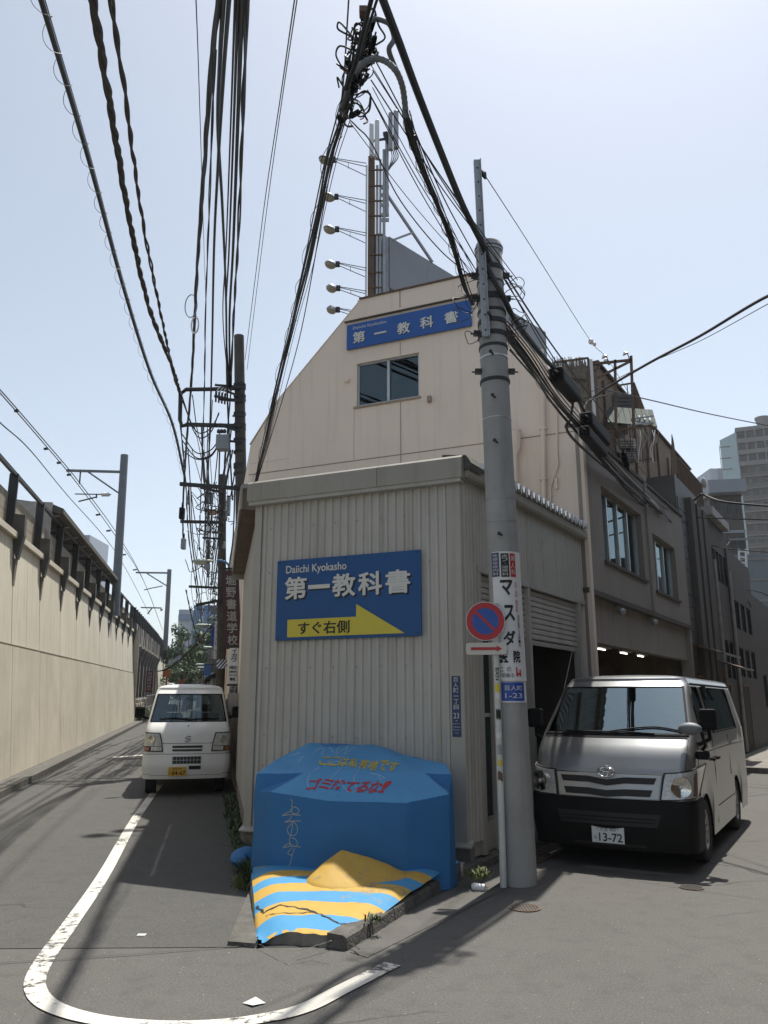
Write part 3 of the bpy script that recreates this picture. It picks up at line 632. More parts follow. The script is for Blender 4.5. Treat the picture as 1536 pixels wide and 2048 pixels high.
# heap of mortar against the block, painted yellow
bc = Vector((-.365, 7.5)); AP = .40
def heap(u, v):
    a = 2 * math.pi * u; r0 = .31 + .30 * max(0, math.cos(a - .12)) ** 6 + .03 * math.cos(a * 3 + 1)
    r0 += .13 * max(0, -math.sin(a)) ** 2
    r = r0 * v; X = bc.x + r * math.cos(a); Y = bc.y + r * math.sin(a) * 1.05
    h = AP * (1 - v) ** .95 + (mz(X, Y) - .02) * (1 - (1 - v) ** .95) * 1.0
    h += .02 * math.sin(v * 3.14) * math.cos(a * 2 - 1) + .007 * mnoise.noise(Vector((X * 14, Y * 14, 1))) * (v > .02)
    return (X, Y, h - (.03 if v > .99 else 0))
mb = MB(); mb.grid(heap, 48, 16); mb.build('mortar_heap', MT['yellow'], blk, smooth=60)
mb = MB(); mb.ell((-1.42, 8.75, .12), .15, .3, .09, 14, 8); mb.build('side_lump', MT['blue'], blk, smooth=True)
# cracks through the paint
def drape(P, wd, f, nm, mt, z=.004, jit=1.):
    Q = []
    for i in range(len(P) - 1):
        k = max(4, int((Vector(P[i + 1]) - Vector(P[i])).length / .03))
        for j in range(k):
            p = Vector(P[i]).lerp(Vector(P[i + 1]), j / k); Q.append(p + Vector((random.uniform(-1, 1), random.uniform(-1, 1), 0)) * .008 * jit)
    mb = MB(); vs = []
    for i, p in enumerate(Q):
        t = (Q[min(i + 1, len(Q) - 1)] - Q[max(i - 1, 0)]); t.z = 0; t.normalize(); n = Vector((t.y, -t.x, 0)); ww = wd * random.uniform(.3, 1.2)
        for s in (-.5, .5): q = p + n * ww * s; vs.append((q.x, q.y, f(q.x, q.y) + z))
    mb.add(vs, [(2 * i, 2 * i + 1, 2 * i + 3, 2 * i + 2) for i in range(len(Q) - 1)]); return mb.build(nm, mt, blk)
def G(px, py, z=.17): p = gnd(px, py, z); return (p.x, p.y, 0)
drape([G(512, 1822, .06), G(528, 1806), G(560, 1801), G(620, 1808), G(680, 1826), G(735, 1822)], .022, mz, 'crack', MT['ink'])
drape([G(530, 1812), G(570, 1812), G(640, 1810)], .012, mz, 'crack', MT['ink'])
drape([G(600, 1862), G(650, 1850), G(690, 1838), G(725, 1858)], .008, mz, 'crack', MT['ink'])
drape([G(520, 1868, .1), G(580, 1872), G(625, 1864), G(670, 1872)], .007, mz, 'crack', MT['kerb'])
drape([G(680, 1826), G(700, 1838), G(722, 1858)], .008, mz, 'crack', MT['ink'])
def tz(X, Y):
    h = BV.ray_cast(Vector((X, Y, 3)), Vector((0, 0, -1))); return h[0].z if h[0] else .9
def topmap(pa, pb, pc, pd):
    """four corners given on the block top: lower left, lower right, upper left, upper right"""
    Q = []
    for (x, y) in (pa, pb, pc, pd):
        h = BV.ray_cast(Vector((0, 0, CAM_H)), ray(x, y).normalized()); Q.append(h[0])
    def f(a, b):
        p = Q[0] * (1 - a) * (1 - b) + Q[1] * a * (1 - b) + Q[2] * (1 - a) * b + Q[3] * a * b
        return (p.x, p.y, tz(p.x, p.y) + .004)
    return f
def ptext(chars, f, mt, nm, bold=.03):
    mb = MB(); n = len(chars)
    for i, ch in enumerate(chars):
        a0 = i / n + .006; a1 = (i + 1) / n - .006; j = random.uniform(-.05, .05)
        if ch == '!': a1 = a0 + (a1 - a0) * .45
        text_fit(mb, ch, a0, a1, .06 + j, .94 + j, map=f, bold=bold)
    return mb.build(nm, mt, blk, fix=False)
ptext('ここは私有地です', topmap((634, 1530), (792, 1545), (646, 1513), (802, 1524)), mat('text_yellow', (.50, .38, .04), .7, var=.2, scale=30), 'painted_lettering', .022)
ptext('ゴミ捨てるな!', topmap((610, 1582), (776, 1590), (622, 1555), (800, 1564)), mat('text_red', (.40, .03, .04), .7, var=.15, scale=30), 'painted_lettering', .024)
# graffiti scribbles in thin white line
def scrib(pts, r, front=False, mt=None):
    P = []
    for x, y in spline([Vector((a, b, 0)) for a, b in pts], 10) and [(p.x, p.y) for p in spline([Vector((a, b, 0)) for a, b in pts], 10)]:
        h = BV.ray_cast(Vector((0, 0, CAM_H)), ray(x, y).normalized())
        if h[0]: P.append(h[0] + h[1] * .001)
    if len(P) > 2: mb = MB(); mb.tube(P, r, 4); mb.build('graffiti_line', mt or MT['chalk'], blk)
MT['chalk'] = mat('graffiti_paint', (.42, .42, .36), .8)
MT['chalk2'] = mat('graffiti_white', (.55, .62, .68), .8)
gx = lambda z: 480 + z / 3.339
gy = lambda z: 1460 + z / 3.339
for L in ([(340, 462), (350, 480), (345, 510), (370, 515), (395, 535), (380, 560), (345, 550), (350, 520), (330, 545), (285, 570), (340, 565), (405, 570)],
          [(345, 575), (330, 600), (300, 615), (350, 608), (405, 608)], [(330, 610), (365, 620), (385, 660), (370, 700), (330, 700), (318, 660), (345, 625), (350, 640), (340, 700), (330, 740), (345, 775)],
          [(345, 720), (370, 730), (385, 760), (365, 780), (325, 760), (290, 785), (345, 775), (405, 782)], [(350, 785), (320, 820), (345, 835), (365, 790), (350, 830), (340, 880), (320, 920), (300, 945)]):
    scrib([(gx(a), gy(b)) for a, b in L], .0035)
for L in ([(340, 172), (385, 155), (400, 150)], [(395, 215), (410, 185), (430, 180)], [(480, 165), (520, 130), (560, 125), (545, 165)], [(590, 120), (610, 125), (620, 150)], [(660, 110), (640, 160), (690, 130), (720, 110), (700, 160), (770, 110)],
          [(530, 250), (470, 290), (450, 350), (470, 400), (510, 380)], [(560, 240), (640, 210), (690, 230), (640, 290), (600, 330)], [(800, 260), (760, 330), (780, 400), (720, 410), (660, 330)], [(870, 290), (920, 300), (965, 320), (940, 330), (925, 310)]):
    scrib([(gx(a), gy(b)) for a, b in L], .0022, mt=MT['chalk2'])
# ================================================================== THE CONCRETE UTILITY POLE AT THE KERB
PB = Vector((1.27, 8.10, 0)); PT = Vector((1.185, 8.10, 6.72))
def pax(z): return PB.lerp(PT, z / 6.72)
def prad(z): return .168 + (.146 - .168) * z / 6.72
pole = thing('utility_pole', 'thick grey concrete utility pole with clinic sign at the right kerb', 'utility pole', tuple(PB))
mb = MB(); mb.tube([pax(z) for z in (0, .5, 1.05)], [prad(z) + .004 for z in (0, .5, 1.05)], 32); mb.build('pole_foot', MT['polec'], pole, smooth=True)
mb = MB(); mb.tube([pax(z) for z in (1.0, 2, 3, 4, 5, 6, 6.7, 6.72)], [prad(z) for z in (1.0, 2, 3, 4, 5, 6, 6.7)] + [.13], 32); mb.build('pole_shaft', MT['polec'], pole, smooth=True)
def band(z, h, ex=.004, m='galv', name='band'): mb = MB(); mb.tube([pax(z), pax(z + h)], [prad(z) + ex] * 2, 32); return mb.build(name, MT[m], pole, smooth=True)
for z, h, e, m in ((6.35, .05, .012, 'dark'), (6.2, .02, .006, 'dark'), (5.98, .07, .015, 'dark'), (5.84, .03, .01, 'dark'), (5.70, .05, .012, 'dark'), (5.55, .05, .014, 'dark'), (5.42, .03, .01, 'dark'), (5.30, .02, .006, 'alu'), (5.02, .035, .012, 'dark'), (4.60, .008, .003, 'alu'), (3.72, .01, .004, 'galv'), (3.47, .012, .004, 'galv'), (6.60, .025, .01, 'galv'), (6.64, .015, .016, 'galv')): band(z, h, e, m)
for px_, py_ in ((978, 708), (980, 795), (983, 885), (990, 1070), (970, 632)):
    z = at(px_, py_, 7.95).z; s_ = 1; a = pax(z) + Vector((-.03, -prad(z), 0)); mb = MB(); mb.cyl(a, a + Vector((-.035, -.07, .0)), .011, .011, 8); mb.cyl(a + Vector((-.035, -.07, 0)), a + Vector((-.04, -.08, 0)), .02, .02, 8); mb.build('step_bolt', MT['dark'], pole)
# steel extension arm with punched holes
a = at(953, 326, 7.98); b = Vector((pax(5.5).x - .10, 7.94, 5.5)); a = Vector((a.x, 7.94, a.z)); arm = MB(); arm.bar(a, b, .075, .045); arm.bar(a + Vector((.035, -.0, 0)), b + Vector((.035, 0, 0)), .012, .09); ao = arm.build('extension_arm', MT['galv'], pole)
for i in range(12):
    p = a.lerp(b, (i + .6) / 12); mb = MB(); mb.cyl(p + Vector((0, -.026, 0)), p + Vector((0, -.020, 0)), .011, .011, 8); mb.build('punched_hole', MT['ink'], ao)
mb = MB(); p = a.lerp(b, .08) + Vector((.07, 0, 0)); mb.tube([p + Vector((-.04, 0, .05)), p, p + Vector((.02, 0, -.06))], [.02, .035, .015], 8); mb.build('insulator', MT['dark'], pole)
# brackets and clamps at the top, tangle of slack cable
for z in (6.3, 6.02, 5.6, 5.15):
    for sx in (-1, 1):
        c = pax(z) + Vector((sx * (prad(z) + .03), -.03, 0)); mb = MB(); mb.box(c.x - .035, c.x + .035, c.y - .03, c.y + .03, z - .02, z + .03); mb.cyl(c, c + Vector((sx * .07, 0, 0)), .009, .009, 8); mb.build('clamp', MT['dark'], pole)
random.seed(11)
for i in range(14):
    z = random.uniform(5.5, 6.2); c = pax(z) + Vector((random.choice((1, 1, -1)) * random.uniform(.2, .34), -.05, 0)); P = []
    ph = random.random() * 6; r0 = random.uniform(.05, .15)
    for k in range(22): t = k / 21 * 2 * math.pi * 1.3 + ph; P.append(c + Vector((r0 * math.cos(t) * (1 + .2 * math.sin(3 * t)), .05 * math.sin(t * 2 + i), r0 * .9 * math.sin(t) * (1 + .2 * math.cos(2 * t)))))
    mb = MB(); mb.tube(P, .0045, 5); mb.build('cable_loop', MT['cable'], pole, smooth=True)
# wrapped clinic sign: white sleeve, coloured columns, vertical lettering
a0 = math.atan2(-(0 - PB.x), (PB.y)); 
fd = Vector((-pax(2.4).x, -8.1, 0)).normalized(); sdv = Vector((-fd.y, fd.x, 0))     # towards the street, and to its right
def pp(th, z, ex): c = pax(z); return c + (fd * math.cos(th) + sdv * math.sin(th)) * (prad(z) + ex)
def th_of(px_, py_):
    d = ray(px_, py_); z = 2.5
    for _ in range(4):
        c = pax(z); dx, dy = d.x, d.y; fx, fy = -c.x, -c.y; r = prad(z)
        A_ = dx * dx + dy * dy; B_ = 2 * (fx * dx + fy * dy); C_ = fx * fx + fy * fy - r * r; D_ = B_ * B_ - 4 * A_ * C_
        t = (-B_ - math.sqrt(max(0, D_))) / 2 / A_; z = CAM_H + d.z * t
    q = Vector((d.x * t - c.x, d.y * t - c.y, 0)); return math.atan2(q.dot(sdv), q.dot(fd)), z
def wrap(th0, th1, z0, z1, mt, ex, nm, n=16):
    mb = MB(); mb.grid(lambda u, v: pp(th0 + (th1 - th0) * u, z0 + (z1 - z0) * v, ex), n, 2); mb.grid(lambda u, v: pp(th0 + (th1 - th0) * u, z0 + (z1 - z0) * v, ex - .004), n, 2)
    return mb.build(nm, mt, slv, smooth=True)
zt, zm, zb_, zc = th_of(1000, 1103)[1], th_of(1015, 1362)[1], th_of(1020, 1364)[1], th_of(1025, 1402)[1]
slv = thing('pole_sign', 'white clinic sign sleeve wrapped round the concrete pole with black vertical characters', 'sign', tuple(pax(zm)))
thL = th_of(984, 1103)[0]; thR = 1.9
wrap(thL, thR, zm, zt, MT['wplate'], .007, 'sleeve')
def tx(chars, pL, pR, pt, pb, mt, vertical=True, bold=.0, ex=.012):
    l, z1 = th_of(pL, pt); r, _ = th_of(pR, pt); _, z0 = th_of((pL + pR) / 2, pb)
    mb = MB(); text_fit(mb, chars, l, r, z0, z1, map=lambda a, b: pp(a, b, ex), vertical=vertical, bold=bold); mb.build('lettering', mt, slv, fix=False)
def colr(pL, pR, pt, pb, mt): l, z1 = th_of(pL, pt); r, _ = th_of(pR, pt); z0 = th_of((pL + pR) / 2, pb)[1]; wrap(l, r, z0, z1, mt, .0095, 'colour_panel', 6)
colr(984, 998, 1107, 1154, MT['navy']); colr(1001, 1016.5, 1107, 1154, MT['ink']); colr(1018.5, 1028, 1107, 1154, MT['red'])
tx('性感染症内科', 986, 996, 1109, 1152, MT['white']); tx('皮フ・泌尿科', 1003, 1014.5, 1109, 1152, MT['white']); tx('婦人科', 1020, 1026.5, 1110, 1151, MT['white'])
zz = [(1001, 1023, 1161, 1190, 'マ'), (1007, 1027, 1211, 1241, 'ス'), (1007, 1029, 1262, 1291, 'ダ'), (998, 1015, 1302, 1325, '医'), (1026, 1038, 1301, 1325, '院')]
for l, r, t_, b_, ch in zz: tx(ch, l, r, t_, b_, MT['ink'], False, .03)
tx('母体・保護・国指定医', 1027.5, 1031.5, 1164, 1224, MT['red']); tx('3369-2810', 1031.5, 1037.5, 1229, 1294, MT['ink'])
tx('こ', 1001, 1008, 1335, 1343, MT['ink'], False); tx('の', 1014, 1022, 1334, 1343, MT['ink'], False); tx('手前曲る', 998, 1027, 1346, 1355, MT['ink'], False)
l, z1 = th_of(1031, 1334); r, _ = th_of(1040, 1334); z0 = th_of(1035, 1355)[1]; mb = MB(); dz = z1 - z0; dl = r - l
for P in ([(0, 1), (.22, 1), (.28, .3), (0, .2)], [(0, .28), (0, .05), (.75, .35), (.75, .52)], [(.55, .15), (1., .75), (1., .1)], [(.4, .62), (1, .78), (.95, .6)]): mb.add([pp(l + a * dl, z0 + b * dz, .012) for a, b in P], [tuple(range(len(P)))])
mb.build('turn_arrow', MT['red'], slv)
slv2 = slv; slv = thing('block_number_plate', 'small blue block number plate 1-23 on the concrete pole below the clinic sign', 'address plate', tuple(pax(zc)))
l = th_of(1003, 1364)[0]; r = th_of(1046, 1370)[0]; wrap(l - .05, r + .3, zc - .015, zm - .006, MT['wplate'], .006, 'backing'); wrap(l, r, zc, zm - .012, MT['tblue'], .009, 'plate')
tx('百人町', 1009, 1042, 1371, 1381, MT['white'], False, .005); tx('1-23', 1011, 1042, 1386, 1396, MT['white'], False, .0)
# ================================================================== NO PARKING SIGN
sp = gnd(1007, 1775); D0 = Vector((1.0, 7.90, 2.44))
t = thing('no_parking_sign', 'round red and blue no parking sign on a white sticker covered post', 'traffic sign', tuple(sp), 0)
mb = MB(); mb.cyl(sp, (1.105, 7.94, 2.62), .032, .030, 20); mb.build('post', mat('post_white', (.55, .55, .53), .5, grime=.35, scol=(.25, .24, .22)), t, smooth=True)
SF = Fr(D0.x, D0.y, 97, D0.z)
def ring(r0, r1, y, n=56):
    mb = MB(SF.M); mb.add([(r * math.cos(2 * math.pi * k / n), y, r * math.sin(2 * math.pi * k / n)) for r in (r0, r1) for k in range(n)], [(k, (k + 1) % n, (k + 1) % n + n, k + n) for k in range(n)] if r0 > 0 else [tuple(range(n, 2 * n))]); return mb
mb = MB(SF.M); n = 56; mb.prism([(.192 * math.cos(2 * math.pi * k / n), .192 * math.sin(2 * math.pi * k / n)) for k in range(n)], 0, .006); mb.build('disc', MT['wplate'], t)
ring(.130, .186, -.003).build('red_ring', MT['red'], t); ring(0, .130, -.002).build('blue_field', mat('sign_field_blue', (.015, .075, .36), .4), t)
mb = MB(SF.M); c_, s_ = math.cos(R(-45)), math.sin(R(-45)); hw = .014; L_ = .132
mb.add([(c_ * a - s_ * b, -.0035, s_ * a + c_ * b) for a, b in ((-L_, -hw), (L_, -hw), (L_, hw), (-L_, hw))], [(0, 1, 2, 3)]); mb.build('red_bar', MT['red'], t)
mb = MB(SF.M); mb.box(-.01, .10, .006, .06, -.06, -.03); mb.box(-.01, .10, .006, .06, .05, .08); mb.build('bracket', MT['galv'], t)
t2 = thing('arrow_plate', 'small white plate with a red arrow under the no parking sign', 'traffic sign', tuple(D0 + Vector((0, 0, -.3))))
AF = Fr(D0.x + .002, D0.y, 97, D0.z - .268); r_ = .025; hw, hh = .198, .058; P = []
for cx, cz, a0 in ((hw - r_, hh - r_, 0), (-hw + r_, hh - r_, 90), (-hw + r_, -hh + r_, 180), (hw - r_, -hh + r_, 270)):
    for k in range(5): a = R(a0 + k * 22.5); P.append((cx + r_ * math.cos(a), cz + r_ * math.sin(a)))
mb = MB(AF.M); mb.prism(P, 0, .005); mb.build('plate', mat('plate_cream', (.58, .56, .50), .5, grime=.1), t2)
mb = MB(AF.M); mb.add([(x, -.003, z) for x, z in ((-.15, -.014), (.1, -.014), (.1, -.03), (.155, 0), (.1, .03), (.1, .014), (-.15, .014))], [tuple(range(7))]); mb.build('arrow', MT['red'], t2)
# stickers on the post
sm = [MT['ink'], MT['syel'], MT['wplate'], MT['ink'], MT['wplate'], MT['galv'], MT['syel'], MT['rust']]
for i, (z, h) in enumerate(((1.93, .10), (1.80, .08), (1.72, .06), (1.55, .09), (1.36, .05), (1.22, .09), (1.10, .05), (.98, .08))):
    mb = MB(); c = Vector((sp.x, sp.y, 0)).lerp(Vector((1.105, 7.94, 0)), z / 2.62); rr = .0335
    jag = [random.uniform(-.012, .012) for _ in range(7)]
    if i == 0: text_fit(mb, 'BXN', 0, 1, 0, 1, bold=.02, map=lambda a, b: (c.x + rr * math.sin(-.55 + 1. * b), c.y - rr * math.cos(-.55 + 1. * b), z + .06 - .12 * a))
    else: mb.grid(lambda u, v: (c.x + rr * math.sin(-.8 + 1.5 * u), c.y - rr * math.cos(-.8 + 1.5 * u), z - h / 2 + h * v + jag[int(u * 6)]), 6, 1)
    mb.build('sticker', sm[i], t, fix=False)
# cans, weeds
def can(p, lying, label, m):
    t = thing('drink_can', label, 'can', tuple(p)); M = Matrix.Translation(Vector(p))
    if lying: M = M @ Matrix.Translation((0, 0, .032)) @ Matrix.Rotation(R(70), 4, 'Z') @ Matrix.Rotation(R(90), 4, 'X') @ Matrix.Translation((0, 0, -.06))
    mb = MB(M); mb.lathe([(.024, 0), (.032, .008), (.033, .015), (.033, .105), (.027, .12), (.026, .122)], n=20); mb.build('can_body', m, t, smooth=True)
    mb = MB(M); mb.lathe([(.0265, .1215), (.0265, .124), (.024, .124), (.023, .120), (.005, .120)], n=20); mb.build('can_lid', MT['alu'], t, smooth=True)
cm = mat('can_silver', (.5, .48, .42), .3, .8, var=.3, scale=20)
can(gnd(925, 1758, .09) + Vector((.0, .02, .012)), False, 'silver drink can standing upright on the kerb beside the blue block', mat('can_dark', (.16, .15, .14), .35, .7, var=.5, scale=30))
can(gnd(957, 1782), True, 'white drink can lying on its side below the kerb', MT['wplate'])
def weed(c, n, h, label, mt, spread=.1, seed=1, lw=.012, cat='weed', kind=None, cs=None):
    random.seed(seed); mb = MB()
    for i in range(n):
        b = Vector(c) + Vector((random.gauss(0, spread), random.gauss(0, spread), 0)) if cs is None else Vector(cs(random.random())) + Vector((random.gauss(0, spread * .4), random.gauss(0, spread * .4), 0))
        a = random.random() * 6.28; L_ = h * random.uniform(.4, 1.1); ln = random.uniform(.1, .7)
        d = Vector((math.cos(a) * ln, math.sin(a) * ln, 1)).normalized(); p = b.copy(); sd_ = Vector((-math.sin(a), math.cos(a), 0)); ww = lw * random.uniform(.6, 1.3); vs = []
        for k in range(4):
            f = [.5, 1, .8, 0][k]; vs += [p - sd_ * ww * f, p + sd_ * ww * f]; p = p + d * (L_ / 3); d = (d + Vector((math.cos(a) * .25, math.sin(a) * .25, -.22))).normalized()
        mb.add(vs, [(0, 1, 3, 2), (2, 3, 5, 4), (4, 5, 7, 6)])
    o = mb.build('weed', mt, fix=False); rebase(o, c if cs is None else cs(.5)); tag(o, label, cat)
    if kind: o['kind'] = kind
    return o
weed(gnd(958, 1755, .09), 130, .12, 'small tuft of yellow green weeds on the kerb beside the upright can', MT['leafy'], .05, 3, .008)
weed(gnd(748, 1842, .1), 50, .07, 'tiny green sprig growing in the kerb crack by the striped mound', MT['leaf'], .03, 4, .007)
weed(gnd(498, 1775), 160, .15, 'small weeds with pale tips left of the striped mound', MT['leafy'], .07, 5, .008)
weed((0, 0, 0), 1300, .13, 'dark strip of weeds along the foot of the left shed wall', MT['leaf'], .13, 6, .012, 'weeds', 'stuff', cs=lambda u: (-1.32 - u * 1.32, 8.3 + u * 6.2, .02 + u * .05))
weed((0, 0, 0), 500, .22, 'thin line of moss and weeds where wall meets strip', MT['leaf'], .06, 8, .012, 'weeds', 'stuff', cs=lambda u: (-1.22 - u * .25, 7.9 + u * 1.4, .02))
# ================================================================== THE CREAM BUILDING BEHIND THE SHED
MF = Fr(3.09, 12.28, 114.3); MS = Fr(3.09, 12.28, 31.7)
bld = thing('cream_building', 'cream stucco building with slanted gable shoulders and grey street side behind the shed', 'building', (3.09, 12.28, 0), -24.3)
def clip(P, a, b):
    for s, lim in ((1, a), (-1, -b)):
        Q = []
        for i in range(len(P)):
            p, q = P[i - 1], P[i]; ip, iq = s * p[0] >= lim, s * q[0] >= lim
            if ip != iq: t = (s * lim - p[0]) / (q[0] - p[0]); Q.append((s * lim, p[1] + (q[1] - p[1]) * t))
            if iq: Q.append(q)
        P = Q
    return P
PX = lambda a, b, y=0: MF.px(a, b, y)
L1, L2, T1, T2, R1, R3 = PX(500, 890), PX(557, 800), PX(722, 600), PX(942, 549), PX(1010, 640), PX(1160, 800)
topz = 9.13; prof = [(L1[0] - .02, 2.), (.12, 2.), (.12, 6.05), (.06, 6.45), (R1[0], R1[1]), (T2[0] + .02, topz), (T1[0], topz), L2, (L1[0], 6.5)]
prof = [(x, z) for x, z in prof]
a, b = PX(714, 728), PX(839, 793); wx0, wx1, wz1, wz0 = a[0], b[0], 7.82, 6.97
mb = MB(MF.M)
for P in (clip(prof, -9, wx0), clip(prof, wx1, 9)): mb.prism(P, 0, .22)
mb.box(wx0, wx1, 0, .22, 2, wz0); mb.box(wx0, wx1, 0, .22, wz1, topz)
mb.build('gable_wall', MT['cream'], bld)
wm = MB(MF.M); x0, x1, z0, z1 = wx0, wx1, wz0, wz1; xm = (x0 + x1) / 2
for q in ((x0, x0 + .035, z0, z1), (x1 - .035, x1, z0, z1), (x0, x1, z0, z0 + .035), (x0, x1, z1 - .03, z1), (xm - .025, xm + .025, z0, z1)): wm.box(q[0], q[1], .04, .10, q[2], q[3])
wf = wm.build('window', MT['alu'], bld); wf['kind'] = 'thing'; del wf['kind']
mb = MB(MF.M); mb.box(x0 + .03, xm, .06, .066, z0 + .03, z1 - .03); mb.build('pane', MT['dglass'], wf)
mb = MB(MF.M); mb.box(xm, x1 - .03, .08, .086, z0 + .03, z1 - .03); mb.build('pane', MT['dglass'], wf)
mb = MB(MF.M); mb.box(x0 + .03, xm - .02, .12, .13, z1 - .17, z1 - .03); mb.build('blind', MT['white'], wf)
mb = MB(MF.M); mb.box(x0 - .06, x1 + .03, -.025, .05, z0 - .04, z0); mb.build('sill', MT['creamd'], wf, bevel=.004)
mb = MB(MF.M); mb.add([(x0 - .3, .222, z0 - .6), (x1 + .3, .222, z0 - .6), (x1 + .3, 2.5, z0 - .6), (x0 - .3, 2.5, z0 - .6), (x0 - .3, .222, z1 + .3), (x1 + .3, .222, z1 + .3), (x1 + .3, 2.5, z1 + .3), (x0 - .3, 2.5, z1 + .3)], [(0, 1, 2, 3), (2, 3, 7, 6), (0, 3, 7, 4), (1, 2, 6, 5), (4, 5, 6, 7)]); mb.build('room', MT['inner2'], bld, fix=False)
# joints, ledge, copings
def strip(a, b, wd=.014, nm='joint', m='creamd', y=-.003):
    mb = MB(MF.M); d = Vector((b[0] - a[0], 0, b[1] - a[1])).normalized(); n = Vector((-d.z, 0, d.x)) * wd / 2
    A_ = Vector((a[0], 0, a[1])); B_ = Vector((b[0], 0, b[1])); P = [A_ - n, B_ - n, B_ + n, A_ + n]
    mb.prism([(p.x, p.z) for p in P], y, .002); return mb.build(nm, MT[m], bld)
xs = PX(801, 800)[0]; strip((xs, 5.6), (xs, wz0 - .04)); strip((xs, wz1 + .02), (xs, 8.10)); strip((xs, 8.68), (xs, topz), .022)
xl_ = PX(708, 860)[0]; strip((xl_, 5.95), (xl_, wz0 - .05), .006)
strip((L1[0], 5.93), (.12, 5.93), .02); strip((L1[0] + .0, 6.15), (L1[0] + .9, 6.15), .003)
zl = 8.70; mb = MB(MF.M); mb.prismx([(-.05, zl), (-.06, zl + .05), (0, zl + .09), (0, zl)], clip(prof, -9, 9)[0][0] + 2.02, T2[0] + .0); lg = mb.build('ledge', MT['cream'], bld)
xa = T1[0] - .33; mb = MB(MF.M); mb.prismx([(-.055, zl), (-.06, zl + .05), (0, zl + .09), (0, zl)], xa, T2[0] + .35); lg.data = mb.build('ledge', MT['cream'], bld).data; bpy.data.objects.remove([o for o in COL.objects if o.name.startswith('ledge') and o is not lg][0])
strip((xa, zl + .005), (T2[0] + .3, zl + .005), .012, 'ledge_line', 'dkgrey', -.062)  # thin dark strip along the lower front lip of the ledge
mb = MB(MF.M); mb.box(T1[0] - .03, T2[0] + .05, -.03, .26, topz, topz + .03); mb.build('coping', MT['rust'], bld)
def slope(a, b, w=.05):
    mb = MB(MF.M); d = Vector((b[0] - a[0], 0, b[1] - a[1])).normalized(); n = Vector((-d.z, 0, d.x))
    if n.z < 0: n = -n
    P = [Vector((a[0], 0, a[1])), Vector((b[0], 0, b[1])), Vector((b[0], 0, b[1])) + n * .02, Vector((a[0], 0, a[1])) + n * .02]
    mb.prism([(p.x, p.z) for p in P], -.01, .24); mb.build('coping', MT['cream'], bld)
slope(L2, T1); slope(L1, L2); slope((T2[0] + .02, topz), R1); slope(R1, (.06, 6.45))
c = PX(695, 761); mb = MB(MF.M); mb.cyl((c[0], 0, c[1]), (c[0], -.05, c[1]), .055, .05, 20); mb.cyl((c[0], -.05, c[1]), (c[0], -.055, c[1]), .042, .04, 20); mb.build('vent_cap', MT['cream'], bld, smooth=True)
c = PX(860, 799); mb = MB(MF.M); mb.box(c[0] - .035, c[0] + .035, -.07, 0, c[1] - .06, c[1] + .05); mb.build('outdoor_box', MT['creamd'], bld, bevel=.006)
def pipe(pix, r, nm='downpipe', y=-.07, m='cream'):
    P = [MF.w(PX(*q, y)[0], y, PX(*q, y)[1]) for q in pix]; mb = MB(); mb.tube(P, r, 12); return mb.build(nm, MT[m], bld, smooth=True)
h = PX(1027, 863, -.1); mb = MB(MF.M); x = h[0]; z = h[1]
mb.lathe([(.06, z - .62), (.06, z - .42), (.12, z - .3), (.13, z - .03), (.14, z - .02), (.14, z), (.12, z), (.11, z - .02)], (x, -.14, 0), 20); mb.cyl((x, -.14, z - .6), (x, -.14, 4.2), .06, .06, 16); mb.build('rain_hopper', MT['cream'], bld, smooth=True)
pipe([(1083, 700), (1085, 760), (1088, 1000), (1091, 1095)], .04); pipe([(1112, 748), (1113, 800), (1114, 900), (1116, 930), (1106, 960), (1101, 975), (1102, 1085)], .016, 'conduit', -.03)
for y_ in (760, 860, 960, 1040):
    q = PX(1088, y_); mb = MB(MF.M); mb.box(q[0] - .06, q[0] + .06, -.115, 0, q[1] - .012, q[1] + .012); mb.build('pipe_clip', MT['cream'], bld)
q = PX(1113, 968); mb = MB(MF.M); mb.box(q[0] - .025, q[0] + .025, -.05, 0, q[1] - .09, q[1] + .09); mb.build('junction_box', MT['cream'], bld)
# signboard high on the gable
a = PX(694, 661, -.05); b = PX(943, 652, -.05); zt1 = 8.62; zb1 = 8.12
t = sgn(MF, a[0], b[0], zb1, zt1, 'gable_sign', 'long blue sign with widely spaced white characters under the gable top', 'sign', -.02, .04, 'blued')
gw = b[0] - a[0]; gh = zt1 - zb1; bl2 = mat('sign_blue_high', (.012, .088, .34), .45, var=.05); t.children[0].data.materials[0] = bl2
def S2(u0, u1, v0, v1): return (a[0] + gw * u0, a[0] + gw * u1, zb1 + gh * (1 - v1), zb1 + gh * (1 - v0))
mb = MB(MF.M); text_fit(mb, 'Daiichi Kyokasho', *S2(.055, .335, .12, .27), y=-.064, bold=.0)
for i, ch in enumerate('第一教科書'):
    u = [.055, .235, .425, .61, .80][i]; v0, v1 = (.36, .80) if i != 1 else (.55, .62); text_fit(mb, ch, *S2(u, u + .10, v0 - .04 * (i > 2), v1 - .04 * (i > 2)), y=-.064, bold=.024 if i != 1 else 0)
mb.build('lettering', MT['white'], t, fix=False)
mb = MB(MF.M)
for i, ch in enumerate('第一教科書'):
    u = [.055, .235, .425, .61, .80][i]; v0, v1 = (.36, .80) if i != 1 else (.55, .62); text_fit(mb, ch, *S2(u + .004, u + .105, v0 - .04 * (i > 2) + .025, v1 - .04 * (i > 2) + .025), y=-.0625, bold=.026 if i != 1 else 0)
mb.build('lettering_shade', MT['ink'], t, fix=False)
